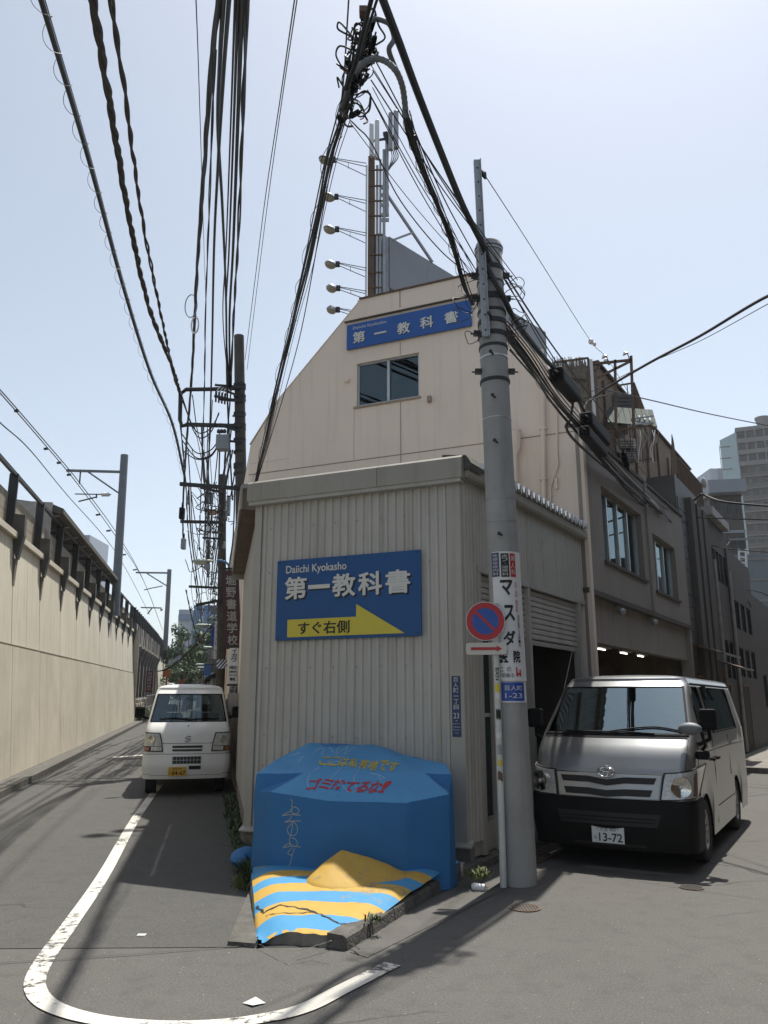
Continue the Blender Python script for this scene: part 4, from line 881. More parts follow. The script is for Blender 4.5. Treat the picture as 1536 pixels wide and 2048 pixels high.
# street side: two window bays, overhanging beam, shop fascia
SX = lambda a, b, y=0: MS.px(a, b, y)
mb = MB(MS.M); w1 = (.98, 2.85, 3.95, 5.27); 
w1 = (SX(1196, 1000)[0], SX(1281, 1100)[0], 3.96, 5.27); w2 = (SX(1301, 1100)[0], SX(1348, 1150)[0], 3.86, 5.06); end = SX(1376, 1250)[0]
for q in ((.0, w1[0], 3.38, 6.0), (w1[1], w2[0], 3.38, 6.0), (w2[1], end, 3.38, 6.0), (w1[0], w1[1], 3.38, w1[2]), (w1[0], w1[1], w1[3], 6.0), (w2[0], w2[1], 3.38, w2[2]), (w2[0], w2[1], w2[3], 6.0)): mb.box(q[0], q[1], -.06, .2, q[2], q[3])
mb.build('street_wall', MT['grey'], bld)
mb = MB(MS.M); mb.box(-.02, end + .02, -.09, .25, 3.30, 3.38); mb.build('beam_edge', MT['dkgrey'], bld)
mb = MB(MS.M); mb.box(.0, end, .05, .25, 2.58, 3.30); mb.build('shop_fascia', MT['grey'], bld)
mb = MB(MS.M); mb.box(.0, .28, -.05, .2, .0, 3.30); mb.build('pier', MT['grey'], bld)
mb = MB(MS.M); mb.box(end - .12, end + .06, -.05, .2, .0, 3.30); mb.build('pier', MT['grey'], bld)
mb = MB(MS.M); mb.box(-.02, end, -.10, .24, 6.0, 6.06); mb.build('coping', MT['dkgrey'], bld)
mid = (w1[1] + w2[0]) / 2; mb = MB(MS.M); mb.box(mid - .08, mid + .08, -.10, -.05, 3.4, 6.2); mb.build('pilaster', MT['grey'], bld)
for wv, k in ((w1, 4), (w2, 3)):
    x0, x1, z0, z1 = wv; mb = MB(MS.M)
    mb.box(x0, x1, .06, .12, z0, z0 + .04); mb.box(x0, x1, .06, .12, z1 - .04, z1)
    for i in range(k + 1): xx = x0 + (x1 - x0) * i / k; mb.box(max(x0, xx - .03), min(x1, xx + .03), .05, .13, z0, z1)
    wf = mb.build('window', MT['alu'], bld)
    for i in range(k): xx = x0 + (x1 - x0) * i / k; mb = MB(MS.M); mb.box(xx + .03, xx + (x1 - x0) / k - .03, .09, .095, z0 + .04, z1 - .04); mb.build('pane', MT['glass'], wf)
    for i in range(k):
        xx = x0 + (x1 - x0) * i / k
        if i % 2 == 0: mb = MB(MS.M); mb.grid(lambda u, v: (xx + .03 + u * (x1 - x0) / k * .7, .22 + .02 * math.sin(u * 30), z0 + v * (z1 - z0)), 24, 1); mb.build('curtain', MT['grey'], wf, fix=False)
    mb = MB(MS.M); mb.box(x0 - .06, x1 + .06, -.11, .06, z0 - .05, z0); mb.build('sill', MT['dkgrey'], wf)
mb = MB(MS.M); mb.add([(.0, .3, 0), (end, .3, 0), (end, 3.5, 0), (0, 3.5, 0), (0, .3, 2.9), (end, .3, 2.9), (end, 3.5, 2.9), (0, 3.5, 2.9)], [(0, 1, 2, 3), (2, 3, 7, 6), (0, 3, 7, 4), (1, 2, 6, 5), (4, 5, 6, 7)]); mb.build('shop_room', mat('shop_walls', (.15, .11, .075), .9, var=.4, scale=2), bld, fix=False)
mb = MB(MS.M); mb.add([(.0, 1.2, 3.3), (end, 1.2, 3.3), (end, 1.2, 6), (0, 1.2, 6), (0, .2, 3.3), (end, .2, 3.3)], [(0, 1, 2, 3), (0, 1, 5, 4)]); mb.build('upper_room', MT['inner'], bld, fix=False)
mb = MB(MS.M); mb.add([(.0, .24, 6.0), (end, .24, 6.0), (end, 5.0, 6.0), (0, 3.2, 6.0)], [(0, 1, 2, 3)]); mb.build('roof_deck', MT['dkgrey'], bld)
for i, (xx, yy) in enumerate(((3.5, .9), (5.1, .9), (6.5, .9), (1.6, .9), (3.2, 2.4))):
    t = thing('tube_light', 'lit white fluorescent tube, ' + ['nearest the pier', 'in the middle', 'farthest along', 'behind the near fascia', 'deep inside'][i] + ', on the ceiling of the open shop', 'ceiling light', tuple(MS.w(xx, yy, 2.6)), 0, 'fluorescent tubes in the shop'); mb = MB(MS.M); mb.cyl((xx, yy, 2.66), (xx + .5, yy, 2.66), .012, .012, 8); mb.build('tube', MT.setdefault('tube', emis('lit_tube', (1, .95, .85), 2.4)), t)
    mb = MB(MS.M); mb.box(xx - .02, xx + .82, yy - .04, yy + .04, 2.685, 2.73); mb.build('housing', MT['white'], t)
for xx in (1.8, 4.1):
    t = thing('wall_lamp', 'small round outdoor lamp under the concrete beam ' + ('nearer the shed' if xx < 3 else 'farther from the shed'), 'lamp', tuple(MS.w(xx, 0, 3.2))); mb = MB(MS.M); mb.box(xx - .05, xx + .05, -.04, .05, 3.2, 3.28); mb.build('mount', MT['grey'], t); mb = MB(MS.M); mb.ell((xx, -.08, 3.17), .07, .07, .06); mb.build('lamp_head', MT['galv'], t, smooth=True)
t = thing('shop_display', 'row of goods and posters inside the dim open shop', 'shop display', tuple(MS.w(2.5, 2.5, 0)))
random.seed(5)
for i in range(26):
    x = random.uniform(.2, end - .6); z = random.uniform(.9, 2.1); mb = MB(MS.M); y_ = random.uniform(1.6, 3.3); mb.box(x, x + random.uniform(.15, .5), y_, y_ + .06, z, z + random.uniform(.1, .35)); mb.build('poster', random.choice([MT['card'], MT['syel'], MT['wood'], MT['inner2'], MT['dkgrey'], MT['cream']]), t)
# left street side of the cream building
ML_o = MF.w(PX(498, 965)[0], 0, 0); ML = Fr(ML_o.x, ML_o.y, 167.5)
mb = MB(ML.M); mb.box(-13, -.0, .0, .2, .0, 6.5); mb.build('side_wall', MT['cream'], bld)
mb = MB(ML.M); mb.box(-13, -.0, .0, 3, 6.45, 6.5); mb.build('side_roof', MT['dkgrey'], bld)
for i, (xx, z0) in enumerate(((-1.6, .2), (-2.4, .0))): mb = MB(ML.M); mb.cyl((xx, -.08, z0), (xx, -.08, 2.9), .045, .045, 12); mb.build('downpipe', MT['cream'], bld, smooth=True)
for xx in (-.9, -1.9): mb = MB(ML.M); mb.box(xx - .14, xx + .14, -.2, 0, 1.55 + xx * .1, 1.9 + xx * .1); mb.build('meter_box', MT['trim'], bld, bevel=.01)
# ================================================================== ROOF BILLBOARD MAST, LAMPS, AERIALS
BY = 15.6
def AT(px_, py_, Y=BY): return at(px_, py_, Y)
t = thing('billboard_tower', 'tall narrow rusty steel billboard frame seen edge-on on the roof', 'billboard frame', tuple(AT(748, 600)))
def bar2(p, q, w, nm, m, par, h=None): mb = MB(); mb.bar(p, q, w, h); return mb.build(nm, MT[m], par)
def vbar(x0, x1, yt, yb, nm, m, Y=BY, d=.2):
    a = at(x0, yt, Y); b = at(x1, yt, Y); c = at((x0 + x1) / 2, yb, Y); mb = MB(); mb.box(a.x, b.x, Y, Y + d, c.z, a.z); return mb.build(nm, MT[m], t)
vbar(736.5, 749.5, 312, 604, 'board_edge', 'brown', BY, 1.6); vbar(731.5, 735, 330, 600, 'edge_strip', 'wplate', BY - .03, .05)
vbar(752, 757, 330, 600, 'column', 'galv'); vbar(758.5, 763, 318, 600, 'column', 'galv'); vbar(764, 776, 476, 592, 'column', 'galv', BY + .05, .3)
for y_ in (340, 372, 402, 432, 470, 510, 545, 575): p = AT(737, y_); q = AT(766, y_); bar2(p, q, .03, 'tie', 'rust', t)
for i in range(6):
    lx, ly = [(652, 322), (658, 396), (660, 461), (662, 531), (664, 579), (664, 622)][i]
    L = thing('billboard_lamp', 'floodlight on a long wire arm left of the roof billboard, ' + ['topmost', 'second from top', 'third from top', 'fourth from top', 'fifth from top', 'lowest'][i] + ' of six', 'floodlight', tuple(AT(lx, ly)), 0, 'floodlights along the roof billboard')
    s = 1 - i * .06; p = AT(lx, ly); ry = BY
    hd = MB(Matrix.Translation(p) @ Matrix.Rotation(R(18), 4, 'Y')); hd.ell((-.02, 0, -.0), .15 * s, .12, .08 * s, 14, 8); hd.build('lamp_head', MT.setdefault('lampglass', mat('lamp_glass', (.32, .30, .24), .25, var=.3, scale=20)), L, smooth=True)
    hd = MB(Matrix.Translation(p) @ Matrix.Rotation(R(18), 4, 'Y')); hd.lathe([(.03, .0), (.16 * s, .0), (.15 * s, .03), (.08, .075), (.02, .09)], (-.02, 0, .01), 16); hd.build('lamp_hood', MT['galv'], L, smooth=True)
    e = p + Vector((.17 * s, 0, .035)); mb = MB(); mb.box(e.x - .04, e.x + .05, e.y - .05, e.y + .05, e.z - .05, e.z + .04); mb.build('ballast', MT['dark'], L)
    yb = ly + (8 if i > 3 else 10); q = AT(733, yb - 2); q2 = AT(733, yb + 20 - i * 2)
    for dy in (-.06, .06): bar2(e + Vector((.04, dy * .3, .02)), q + Vector((0, dy, 0)), .012, 'arm', 'dark', L)
    bar2(e + Vector((.04, 0, -.04)), q2, .012, 'arm', 'dark', L); m_ = e.lerp(q, .45); bar2(m_, m_ + (q2 - q) * .6, .01, 'strut', 'dark', L); bar2(m_ + (q2 - q) * .5, q2, .01, 'strut', 'dark', L)
# aerial mast
t = thing('antenna_mast', 'phone antenna mast with four upright panel antennas on the roof', 'antenna', tuple(AT(774, 440)))
mb = MB(); mb.cyl(AT(774, 265), AT(774, 432), .04, .04, 12); mb.build('mast', MT['galv'], t, smooth=True)
mb = MB(); mb.cyl(AT(768, 300), AT(768, 588), .035, .035, 10); mb.build('mast', MT['galv'], t, smooth=True)
for x_, y0, y1, w_ in ((743, 250, 312, .1), (754, 243, 318, .105), (781, 228, 300, .1), (792, 224, 297, .12)): a = AT(x_, y0, BY - .1); b = AT(x_, y1, BY - .1); mb = MB(); mb.cyl(a, b, w_ * .5, w_ * .5, 16); mb.ell(a, w_ * .5, w_ * .5, .04); mb.build('panel_antenna', MT['wplate'] if x_ in (743, 754) else MT['galv'], t, smooth=True)
mb = MB(); mb.bar(AT(745, 282), AT(795, 274), .04); mb.build('cross_arm', MT['dark'], t); mb = MB(); mb.bar(AT(770, 266), AT(778, 290), .1); mb.build('clamp', MT['dark'], t)
for y_ in (375, 390, 410, 430, 440): mb = MB(); mb.bar(AT(763, y_), AT(778, y_), .05, .07); mb.build('clamp', MT['galv'], t)
for i in range(4): mb = MB(); mb.tube(spline([AT(782 + i * 3, 298), AT(784 + i * 4, 315), AT(778 + i, 335), AT(773, 350), AT(769, 380)], 6), .012, 5); mb.build('feeder_cable', MT['cable'] if i % 2 else MT['galv'], t)
mb = MB(); mb.bar(AT(776, 392), AT(865, 525, BY + .6), .05); mb.build('brace', MT['galv'], t); mb = MB(); mb.bar(AT(786, 480), AT(824, 466, BY + .3), .04); mb.build('brace', MT['galv'], t)
# long grey billboard back
o = at(779, 473, 15.9); GF = Fr(o.x, o.y, 43); gx1 = GF.px(1092, 670)[0]; zt = o.z; t = thing('grey_billboard', 'long plain grey billboard panel standing on the roof behind the gable', 'billboard', tuple(o), 0)
zb_ = at(779, 575, 15.9).z; n = 5
for i in range(n): mb = MB(GF.M); mb.box(gx1 * i / n, gx1 * (i + 1) / n - .004, 0, .12, zb_, zt); mb.build('panel', MT.setdefault('bbgrey', mat('billboard_grey', (.24, .26, .29), .6, var=.06, scale=1)), t)
mb = MB(GF.M); mb.box(-.28, -.0, .02, .35, zb_ - .5, zt - .02); mb.build('end_column', MT['galv'], t)
mb = MB(GF.M); mb.box(0, gx1, .12, .25, zb_ - .12, zb_ - .04); mb.build('bottom_rail', MT['galv'], t)
for i in range(6): mb = MB(GF.M); mb.box(gx1 * i / 5 - .04, gx1 * i / 5 + .04, .13, .25, 6.2, zb_); mb.build('leg', MT['galv'], t)
# ================================================================== ROOFTOP CLUTTER ALONG THE RIGHT STREET
def sbox(nm, label, cat, pxa, pya, pxb, y, zbm, depth, m, group=None, parts=None):
    x0, z1 = SX(pxa, pya, y); x1 = SX(pxb, pya + 100, y)[0]; t = thing(nm, label, cat, tuple(MS.w((x0 + x1) / 2, y, zbm)), 90 - 31.7, group)
    mb = MB(MS.M); mb.box(x0, x1, y, y + depth, zbm, z1); mb.build('wall', MT[m], t); return t, x0, x1, z1
MT['tan'] = mat('tan_brown_wall', (.17, .125, .09), .85, var=.2, scale=1.2, streak=.3)
t, x0, x1, z1 = sbox('penthouse', 'brown rooftop storey with sloping skyline set back above the grey street wall', 'building', 1192, 727, 1368, 1.3, 6.0, 2.5, 'tan')
MT['tile'] = mat('grey_tile', (.075, .08, .08), .6, var=.15)
for i in range(8): mb = MB(MS.M); xx = x0 + (x1 - x0) * (i + .3) / 8; mb.box(xx, xx + .04, 1.24, 1.3, 6.1, z1 - .3 - .1 * (i % 3)); mb.build('wall_rib', MT['tan'] if i % 2 else MT['rust'], t)
mb = MB(MS.M); mb.box(x0 - .05, x1, 1.22, 1.5, z1, z1 + .06); mb.build('coping', MT['rust'], t)
# reed screen
def rail_run(F, P, hgt, label, m='rust', pitch=.11, cat='railing', nm='roof_railing', r=.01, grp=None):
    t = thing(nm, label, cat, tuple(F.w(*P[0])), 0, grp)
    for a, b in zip(P[:-1], P[1:]):
        A_, B_ = F.w(*a), F.w(*b); up = Vector((0, 0, hgt)); mb = MB(); mb.bar(A_ + up, B_ + up, .04); mb.build('top_rail', MT[m], t); mb = MB(); mb.bar(A_ + up * .08, B_ + up * .08, .03); mb.build('bottom_rail', MT[m], t)
        n = max(2, int((B_ - A_).length / pitch)); 
        for k in range(n + 1): p = A_.lerp(B_, k / n); w_ = .045 if k in (0, n) else r * 2; mb = MB(); mb.bar(p, p + up, w_); mb.build('baluster' if k not in (0, n) else 'post', MT[m], t)
    return t
a = at(1108, 790, 17.0); b = at(1176, 790, 17.6); zt = at(1172, 709, 17.3).z; t = thing('reed_screen', 'pale split reed screen tied to a steel frame on the roof', 'screen', tuple(a))
random.seed(9); n = 230; P0 = Vector((a.x, a.y, a.z - .5)); P1 = Vector((b.x, b.y, a.z - .5)); mb = MB()
for i in range(n):
    p = P0.lerp(P1, i / n); z1_ = zt - .0 + random.uniform(-.22, .08) - (1 - i / n) * .25; mb.bar(p, (p.x + random.uniform(-.01, .01), p.y, z1_), .010)
mb.build('reeds', mat('reed', (.20, .175, .14), .9, var=.4, scale=9), t, kind='stuff')
for z in (.4, .95): mb = MB(); mb.bar(P0 + Vector((-.1, -.04, z)), P1 + Vector((.1, -.04, z + .15)), .035); mb.build('rail', MT['rust'], t)
mb = MB(); mb.bar(P1 + Vector((.1, -.05, -.3)), Vector((P1.x + .1, P1.y - .05, zt - .02)), .07); mb.build('post', MT['wplate'], t)
# pipe frame with two small lamps
Y = 17.8; t = thing('pipe_frame', 'brown steel pipe frame standing above the roof railings', 'steel frame', tuple(at(1225, 850, Y)))
for p, q in (((1262, 712), (1268, 860)), ((1230, 720), (1232, 860)), ((1186, 728), (1262, 720)), ((1196, 755), (1262, 722)), ((1190, 742), (1200, 732))): mb = MB(); mb.bar(at(*p, Y), at(*q, Y), .055); mb.build('pipe', MT['rust'], t)
for x_, y_, lb in ((1208, 712, 'small grey spot lamp at the left end of the rooftop pipe frame'), (1250, 706, 'small white spot lamp on the post top of the rooftop pipe frame')):
    p = at(x_, y_, Y); q = at(x_ + 9, y_ + 14, Y); l = thing('spot_lamp', lb, 'lamp', tuple(p)); mb = MB(); mb.tube([q, q + Vector((-.02, 0, .1)), p + Vector((.05, 0, .03)), p], .012, 6); mb.build('arm', MT['rust'], l); mb = MB(Matrix.Translation(p) @ Matrix.Rotation(R(-25), 4, 'Y')); mb.lathe([(.02, .04), (.08, -.03), (.07, -.03), (.015, .03)], n=12); mb.build('shade', MT['wplate'], l, smooth=True)
def fr2(pxs, y=.9): return [(SX(a, b, y)[0], y, SX(a, b, y)[1]) for a, b in pxs]
def railpix(A_, B_, Yv, hgt, label, m='rust', pitch=.12, y2=None):
    a = at(*A_, Yv); b = at(*B_, y2 or Yv); F = Fr(0, 0, 90); 
    return rail_run(F, [tuple(a - Vector((0, 0, hgt))), tuple(b - Vector((0, 0, hgt)))], hgt, label, m, pitch)
railpix((1218, 774), (1266, 766), 20.0, 1.0, 'steel roof railing with glass behind, right of the pipe frame', 'rust', .16); railpix((1268, 766), (1287, 815), 20.0, 1.0, 'short roof railing running away from the corner above the green awning', 'rust', .2, 24)
railpix((1215, 864), (1303, 850), 18.0, .9, 'rusty lower terrace railing hung with white hoses', 'rust', .13)
railpix((1108, 725), (1176, 716), 17.1, 1.05, 'thin steel railing in front of the reed screen', 'rust', .3)
t = thing('roof_awning', 'dark green corrugated plastic awning over the roof terrace', 'awning', tuple(at(1280, 830, 19)))
for i in range(8): p = at(1210 + i * 12, 815 + i * .8, 19); q = at(1216 + i * 12.4, 846 + i * 1.2, 18.1); q2 = at(1228 + i * 12.4, 847 + i * 1.2, 18.1); p2 = at(1221 + i * 12, 816 + i * .8, 19); mb = MB(); u_ = Vector((0, 0, .03)); mb.add([p, p2, q2, q, p + u_, p2 + u_, q2 + u_, q + u_], [(0, 3, 2, 1), (4, 5, 6, 7), (0, 1, 5, 4), (2, 3, 7, 6), (1, 2, 6, 5), (3, 0, 4, 7)]); mb.build('sheet', MT.setdefault('awngreen', mat('awning_green', (.035, .05, .042), .85, var=.2)), t)
for i in range(4): mb = MB(); mb.bar(at(1268 + i * 10, 832, 18.4), at(1273 + i * 10, 850, 18.2), .03); mb.build('lattice', MT['galv'], t)
mb = MB(); mb.bar(at(1262, 838, 18.3), at(1306, 832, 18.3), .035); mb.build('beam', MT['galv'], t); mb = MB(); mb.bar(at(1262, 850, 18.1), at(1308, 845, 18.1), .035); mb.build('beam', MT['galv'], t)
random.seed(21)
for i in range(9):
    x_ = 1268 + i * 6; t = thing('hanging_hose', 'white looped hose or pipe hanging over the terrace railing', 'hose', tuple(at(x_, 880, 17.9)), 0, 'white hoses hanging on the terrace railing'); mb = MB(); mb.tube(spline([at(x_, 860, 17.9), at(x_ + random.uniform(-4, 8), 878, 17.8), at(x_ - random.uniform(0, 6), 900, 17.85), at(x_ + random.uniform(-4, 4), 925, 17.9)], 6), .009, 6); mb.build('hose', random.choice([MT['wplate'], MT['galv'], MT['cream'], MT['rust']]), t, smooth=True)
for i, (x_, y_, w_, h_, m) in enumerate(((1228, 842, .7, .7, 'grey'), (1252, 890, .5, .35, 'wplate'), (1236, 806, .8, .5, 'tile'), (1200, 800, .5, .6, 'tan'), (1206, 905, .5, .4, 'dkgrey'), (1260, 905, .4, .3, 'galv'))):
    p = at(x_, y_, 19.2); t = thing('roof_unit', ['grey ventilation box below the glass railing', 'white air conditioner on the roof terrace', 'dark tank behind the awning post', 'brown box left of the awning', 'dark crate near the splice boxes', 'grey metal crate under the terrace railing'][i], 'roof unit', tuple(p)); mb = MB(); mb.box(p.x - w_ / 2, p.x + w_ / 2, p.y, p.y + .5, p.z - h_ / 2, p.z + h_ / 2); mb.build('casing', MT[m], t, bevel=.02); mb = MB()
    for k in range(4): mb.box(p.x - w_ * .4, p.x + w_ * .4, p.y - .012, p.y, p.z - h_ * .35 + k * h_ * .2, p.z - h_ * .35 + k * h_ * .2 + .02)
    mb.build('louvre', MT['dark'], t, kind='stuff')
# ================================================================== NEIGHBOUR BUILDINGS ALONG THE RIGHT STREET
def house(xa, xb, zt, m, label, y=0., wins=(), depth=5, nm='street_building', extra=None):
    t = thing(nm, label, 'building', tuple(MS.w((xa + xb) / 2, y, 0)), 58.3); mb = MB(MS.M)
    zs = 3.4; gw0, gw1 = xa + .3, xb - .3
    # wall with real window openings
    cols = sorted(wins, key=lambda q: q[0]); xx = xa
    xsr = sorted({xa, xb} | {q[0] for q in wins} | {q[1] for q in wins}); zsr = sorted({0., zt} | {q[2] for q in wins} | {q[3] for q in wins})
    for i in range(len(xsr) - 1):
        for j in range(len(zsr) - 1):
            cx, cz = (xsr[i] + xsr[i + 1]) / 2, (zsr[j] + zsr[j + 1]) / 2
            if any(q[0] < cx < q[1] and q[2] < cz < q[3] for q in wins): continue
            mb.add([(xsr[i], y, zsr[j]), (xsr[i + 1], y, zsr[j]), (xsr[i + 1], y, zsr[j + 1]), (xsr[i], y, zsr[j + 1])], [(0, 1, 2, 3)])
    mb.add([(xa, y, 0), (xa, y, zt), (xa, y + depth, zt), (xa, y + depth, 0), (xb, y, 0), (xb, y, zt), (xb, y + depth, zt), (xb, y + depth, 0)], [(0, 1, 2, 3), (7, 6, 5, 4), (1, 5, 6, 2)])
    mb.build('wall', MT[m], t)
    for q in wins:
        mb = MB(MS.M); a, b, c, d = q
        mb.box(a, a + .04, y + .06, y + .12, c, d); mb.box(b - .04, b, y + .06, y + .12, c, d); mb.box(a, b, y + .06, y + .12, c, c + .04); mb.box(a, b, y + .06, y + .12, d - .04, d); mb.box((a + b) / 2 - .02, (a + b) / 2 + .02, y + .05, y + .11, c, d)
        wf = mb.build('window', MT['dark'], t); mb = MB(MS.M); mb.box(a, b, y + .13, y + .14, c, d); mb.build('pane', MT['dglass'], wf); mb = MB(MS.M); mb.box(a - .05, b + .05, y + .6, y + .62, c, d); mb.build('blind', MT['inner'], wf)
    return t
def sx(p, q=1200): return SX(p, q)[0]
MT['tilew'] = mat('grey_tile_wall', (.085, .083, .08), .6, var=.2, scale=2, streak=.3)
e1 = end + .06; x2 = sx(1414); x3 = sx(1424); x4 = sx(1462); x5 = sx(1482); x6 = sx(1504); x7 = sx(1530)
zA = SX(1400, 985)[1]
h1 = house(e1, x2 - .01, SX(1376, 975)[1], 'tilew', 'dark grey tiled building next to the cream building on the right street', .03, [(sx(1379), sx(1387), SX(1379, 1245)[1], SX(1379, 1178)[1])], 4)
mb = MB(MS.M)
for k in range(3):
    xx = e1 + (x2 - e1) * (.38 + .3 * k); mb = MB(MS.M); mb.box(xx, xx + .5, -.12, .03, 0, SX(1376, 1000)[1]); mb.build('buttress', MT['dkgrey'], h1)
# rows of wall tiles, proud of the render
src = None
for j in range(12):
    for i in range(9):
        xx = e1 + .1 + i * .24; zz_ = 3.0 + j * .30
        if xx > e1 + (x2 - e1) * .36: continue
        if src is None: mb = MB(MS.M); mb.box(xx, xx + .225, .012, .03, zz_, zz_ + .28); src = mb.build('tile', MT['tile'], h1); s0 = (xx, zz_)
        else: piece(src, h1, (ROOTM[h1].inverted().to_3x3() @ (MS.x * (xx - s0[0]) + Vector((0, 0, zz_ - s0[1])))))
h2 = house(x2, x3 + .6, SX(1414, 1030)[1], 'dkgrey', 'dark building with paired slit windows beyond the tiled one', .08, [(sx(1423) - .9, sx(1423) - .5, 2.6, 3.6), (sx(1423) - .3, sx(1423) + .1, 2.6, 3.6)], 5)
MT['wgrey'] = mat('light_coping', (.34, .33, .31), .8, var=.2, streak=.3)
h3 = house(x3 + .6, x4, SX(1430, 1045)[1], 'dkgrey', 'grey three storey house with white coping and band of windows', .05, [(x3 + 1. + i * .62, x3 + 1.5 + i * .62, SX(1445, 1165)[1], SX(1445, 1110)[1]) for i in range(5)] + [(x3 + 1. + i * .8, x3 + 1.6 + i * .8, 2.3, 3.4) for i in range(4)], 5)
mb = MB(MS.M); mb.box(x3 + .55, x4 + .05, -.15, .3, SX(1430, 1045)[1], SX(1430, 1045)[1] + .25); mb.build('coping', MT['wgrey'], h3)
for xx in (x3 + .7, x4 - .15): mb = MB(MS.M); mb.cyl((xx, -.05, .2), (xx, -.05, 5.6), .05, .05, 10); mb.build('downpipe', MT['wgrey'], h3)
h4 = house(x4, x6, SX(1462, 1105)[1], 'dkgrey', 'dim brown grey shophouse with awning and small dark windows far down the right street', 0, [(x4 + .6 + i * 1.3, x4 + 1.5 + i * 1.3, 2.4 + 1.5 * j, 3.3 + 1.5 * j) for i in range(3) for j in range(2)], 6)
h5 = house(x6, x7 + 9, SX(1504, 1190)[1], 'dkgrey', 'low grey house at the far end of the right street', 0, [(x6 + .8 + i * 1.5, x6 + 1.8 + i * 1.5, 1.4, 2.6) for i in range(5)], 6)
for xa, xb, z, lb in ((e1 + .1, x2 - .2, 2.75, 'small tin awning with pale serrated edge over the first dark shopfront'), (x2 + .1, x3 + 1.2, 2.5, 'second tin awning with pale edge over the neighbouring shopfront')):
    t = thing('shop_awning', lb, 'awning', tuple(MS.w(xa, -.3, z))); mb = MB(MS.M); mb.prismx([(0, z + .25), (-.7, z), (-.7, z - .03), (0, z + .2)], xa, xb); mb.build('sheet', MT['rust'], t); mb = MB(MS.M)
    for k in range(int((xb - xa) / .12)): mb.box(xa + k * .12, xa + k * .12 + .07, -.73, -.68, z - .035, z + .01)
    mb.build('edge_teeth', MT['wgrey'], t, kind='stuff')
for i, (pa, pb, z0, z1, lb) in enumerate(((1380, 1392, .2, 2.2, 'dark shop door beside the cream building'), (1420, 1440, .2, 2.1, 'dark doorway in the third house'), (1466, 1476, .2, 2.1, 'half shaded doorway of the far shophouse'))):
    a, b = sx(pa), sx(pb); t = thing('shop_door', lb, 'door', tuple(MS.w(a, -.03, 0))); mb = MB(MS.M); mb.box(a, b, -.04, .0, z0, z1); mb.build('door_leaf', MT['inner'], t); mb = MB(MS.M); mb.box(a - .06, a, -.06, .0, z0, z1 + .06); mb.box(b, b + .06, -.06, 0, z0, z1 + .06); mb.box(a, b, -.06, 0, z1, z1 + .06); mb.build('door_frame', MT['wood'], t)
rail_run(MS, [(SX(1355, 915, .8)[0], .8, SX(1355, 915, .8)[1] - .9), (SX(1403, 975, .8)[0], .8, SX(1355, 915, .8)[1] - .9)], .9, 'brown steel railing along the roof edge of the tiled building', 'rust', .12)
t = thing('lattice_panel', 'upright lattice panel wrapped in creeper on the roof', 'panel', tuple(at(1346, 915, 22))); a = at(1340, 912, 22); b = at(1353, 905, 22); mb = MB(); mb.prism([(a.x, a.z - .6), (b.x, b.z - .6), (b.x - .05, b.z + .35), (at(1344, 868, 22).x, at(1344, 868, 22).z)], 22, 22.05); mb.build('panel', MT['tan'], t)
p = at(1403, 967, 27); t = thing('satellite_dish', 'round white satellite dish at the end of the roof railing', 'satellite dish', tuple(p)); mb = MB(Matrix.Translation(p) @ Matrix.Rotation(R(80), 4, 'Y')); mb.lathe([(.01, 0), (.12, .02), (.2, .07), (.2, .08), (.11, .035), (.01, .015)], n=18); mb.build('dish', MT['wplate'], t, smooth=True); mb = MB(); mb.bar(p, p + Vector((0, 0, -.5)), .04); mb.build('post', MT['galv'], t)
# bin and low step at the far kerb
p = gnd(1500, 1428); t = thing('litter_bin', 'grey metal bin with pale lid at the far right kerb', 'bin', tuple(p)); mb = MB(Matrix.Translation(p)); mb.lathe([(.22, 0), (.25, .7), (.25, .72)], n=14); mb.build('bin_body', MT['galv'], t, smooth=True); mb = MB(Matrix.Translation(p)); mb.lathe([(.27, .72), (.26, .80), (.05, .86)], n=14); mb.build('bin_lid', MT['wplate'], t, smooth=True)
mb = MB(MS.M); mb.box(e1 + 1.5, 40, -1.35, -.0, 0, .13); mb.build('right_pavement', MT['conc'], kind='structure')
p = gnd(1490, 1448); t = thing('wooden_pallet', 'low wooden pallet or step on the pavement edge behind the van', 'pallet', tuple(p)); Fp = Fr(p.x, p.y, 31.7)
for k in range(5): mb = MB(Fp.M); mb.box(0, 1.4, .02 + k * .17, .15 + k * .17, .22, .25); mb.build('plank', MT['wood'], t)
for k in range(3): mb = MB(Fp.M); mb.box(k * .65, k * .65 + .08, .0, .85, .13, .22); mb.build('bearer', MT['wood'], t)
random.seed(44)
for i, (hx, z) in enumerate(((e1 + .5, 4.3), (x2 + .8, 4.6), (x3 + 1.5, 3.6), (x3 + 3.2, 3.7), (x4 + .5, 3.4))[5:]):
    t = thing('air_conditioner', 'air conditioner high on the far shophouse of the right street', 'air conditioner', tuple(MS.w(hx, -.2, z)), 58.3); mb = MB(MS.M); mb.box(hx, hx + .75, -.38, -.06, z, z + .55); mb.build('casing', MT['wgrey'], t, bevel=.02); mb = MB(MS.M); mb.cyl((hx + .28, -.38, z + .28), (hx + .28, -.395, z + .28), .21, .21, 18); mb.build('fan_grille', MT['dark'], t); mb = MB(MS.M); mb.box(hx + .05, hx + .7, -.36, .0, z - .05, z); mb.build('bracket', MT['dark'], t); mb = MB(MS.M); mb.tube([(hx + .72, -.1, z + .2), (hx + .85, -.06, z), (hx + .85, -.06, z - 2)], .03, 6); mb.build('pipe', MT['wgrey'], t)
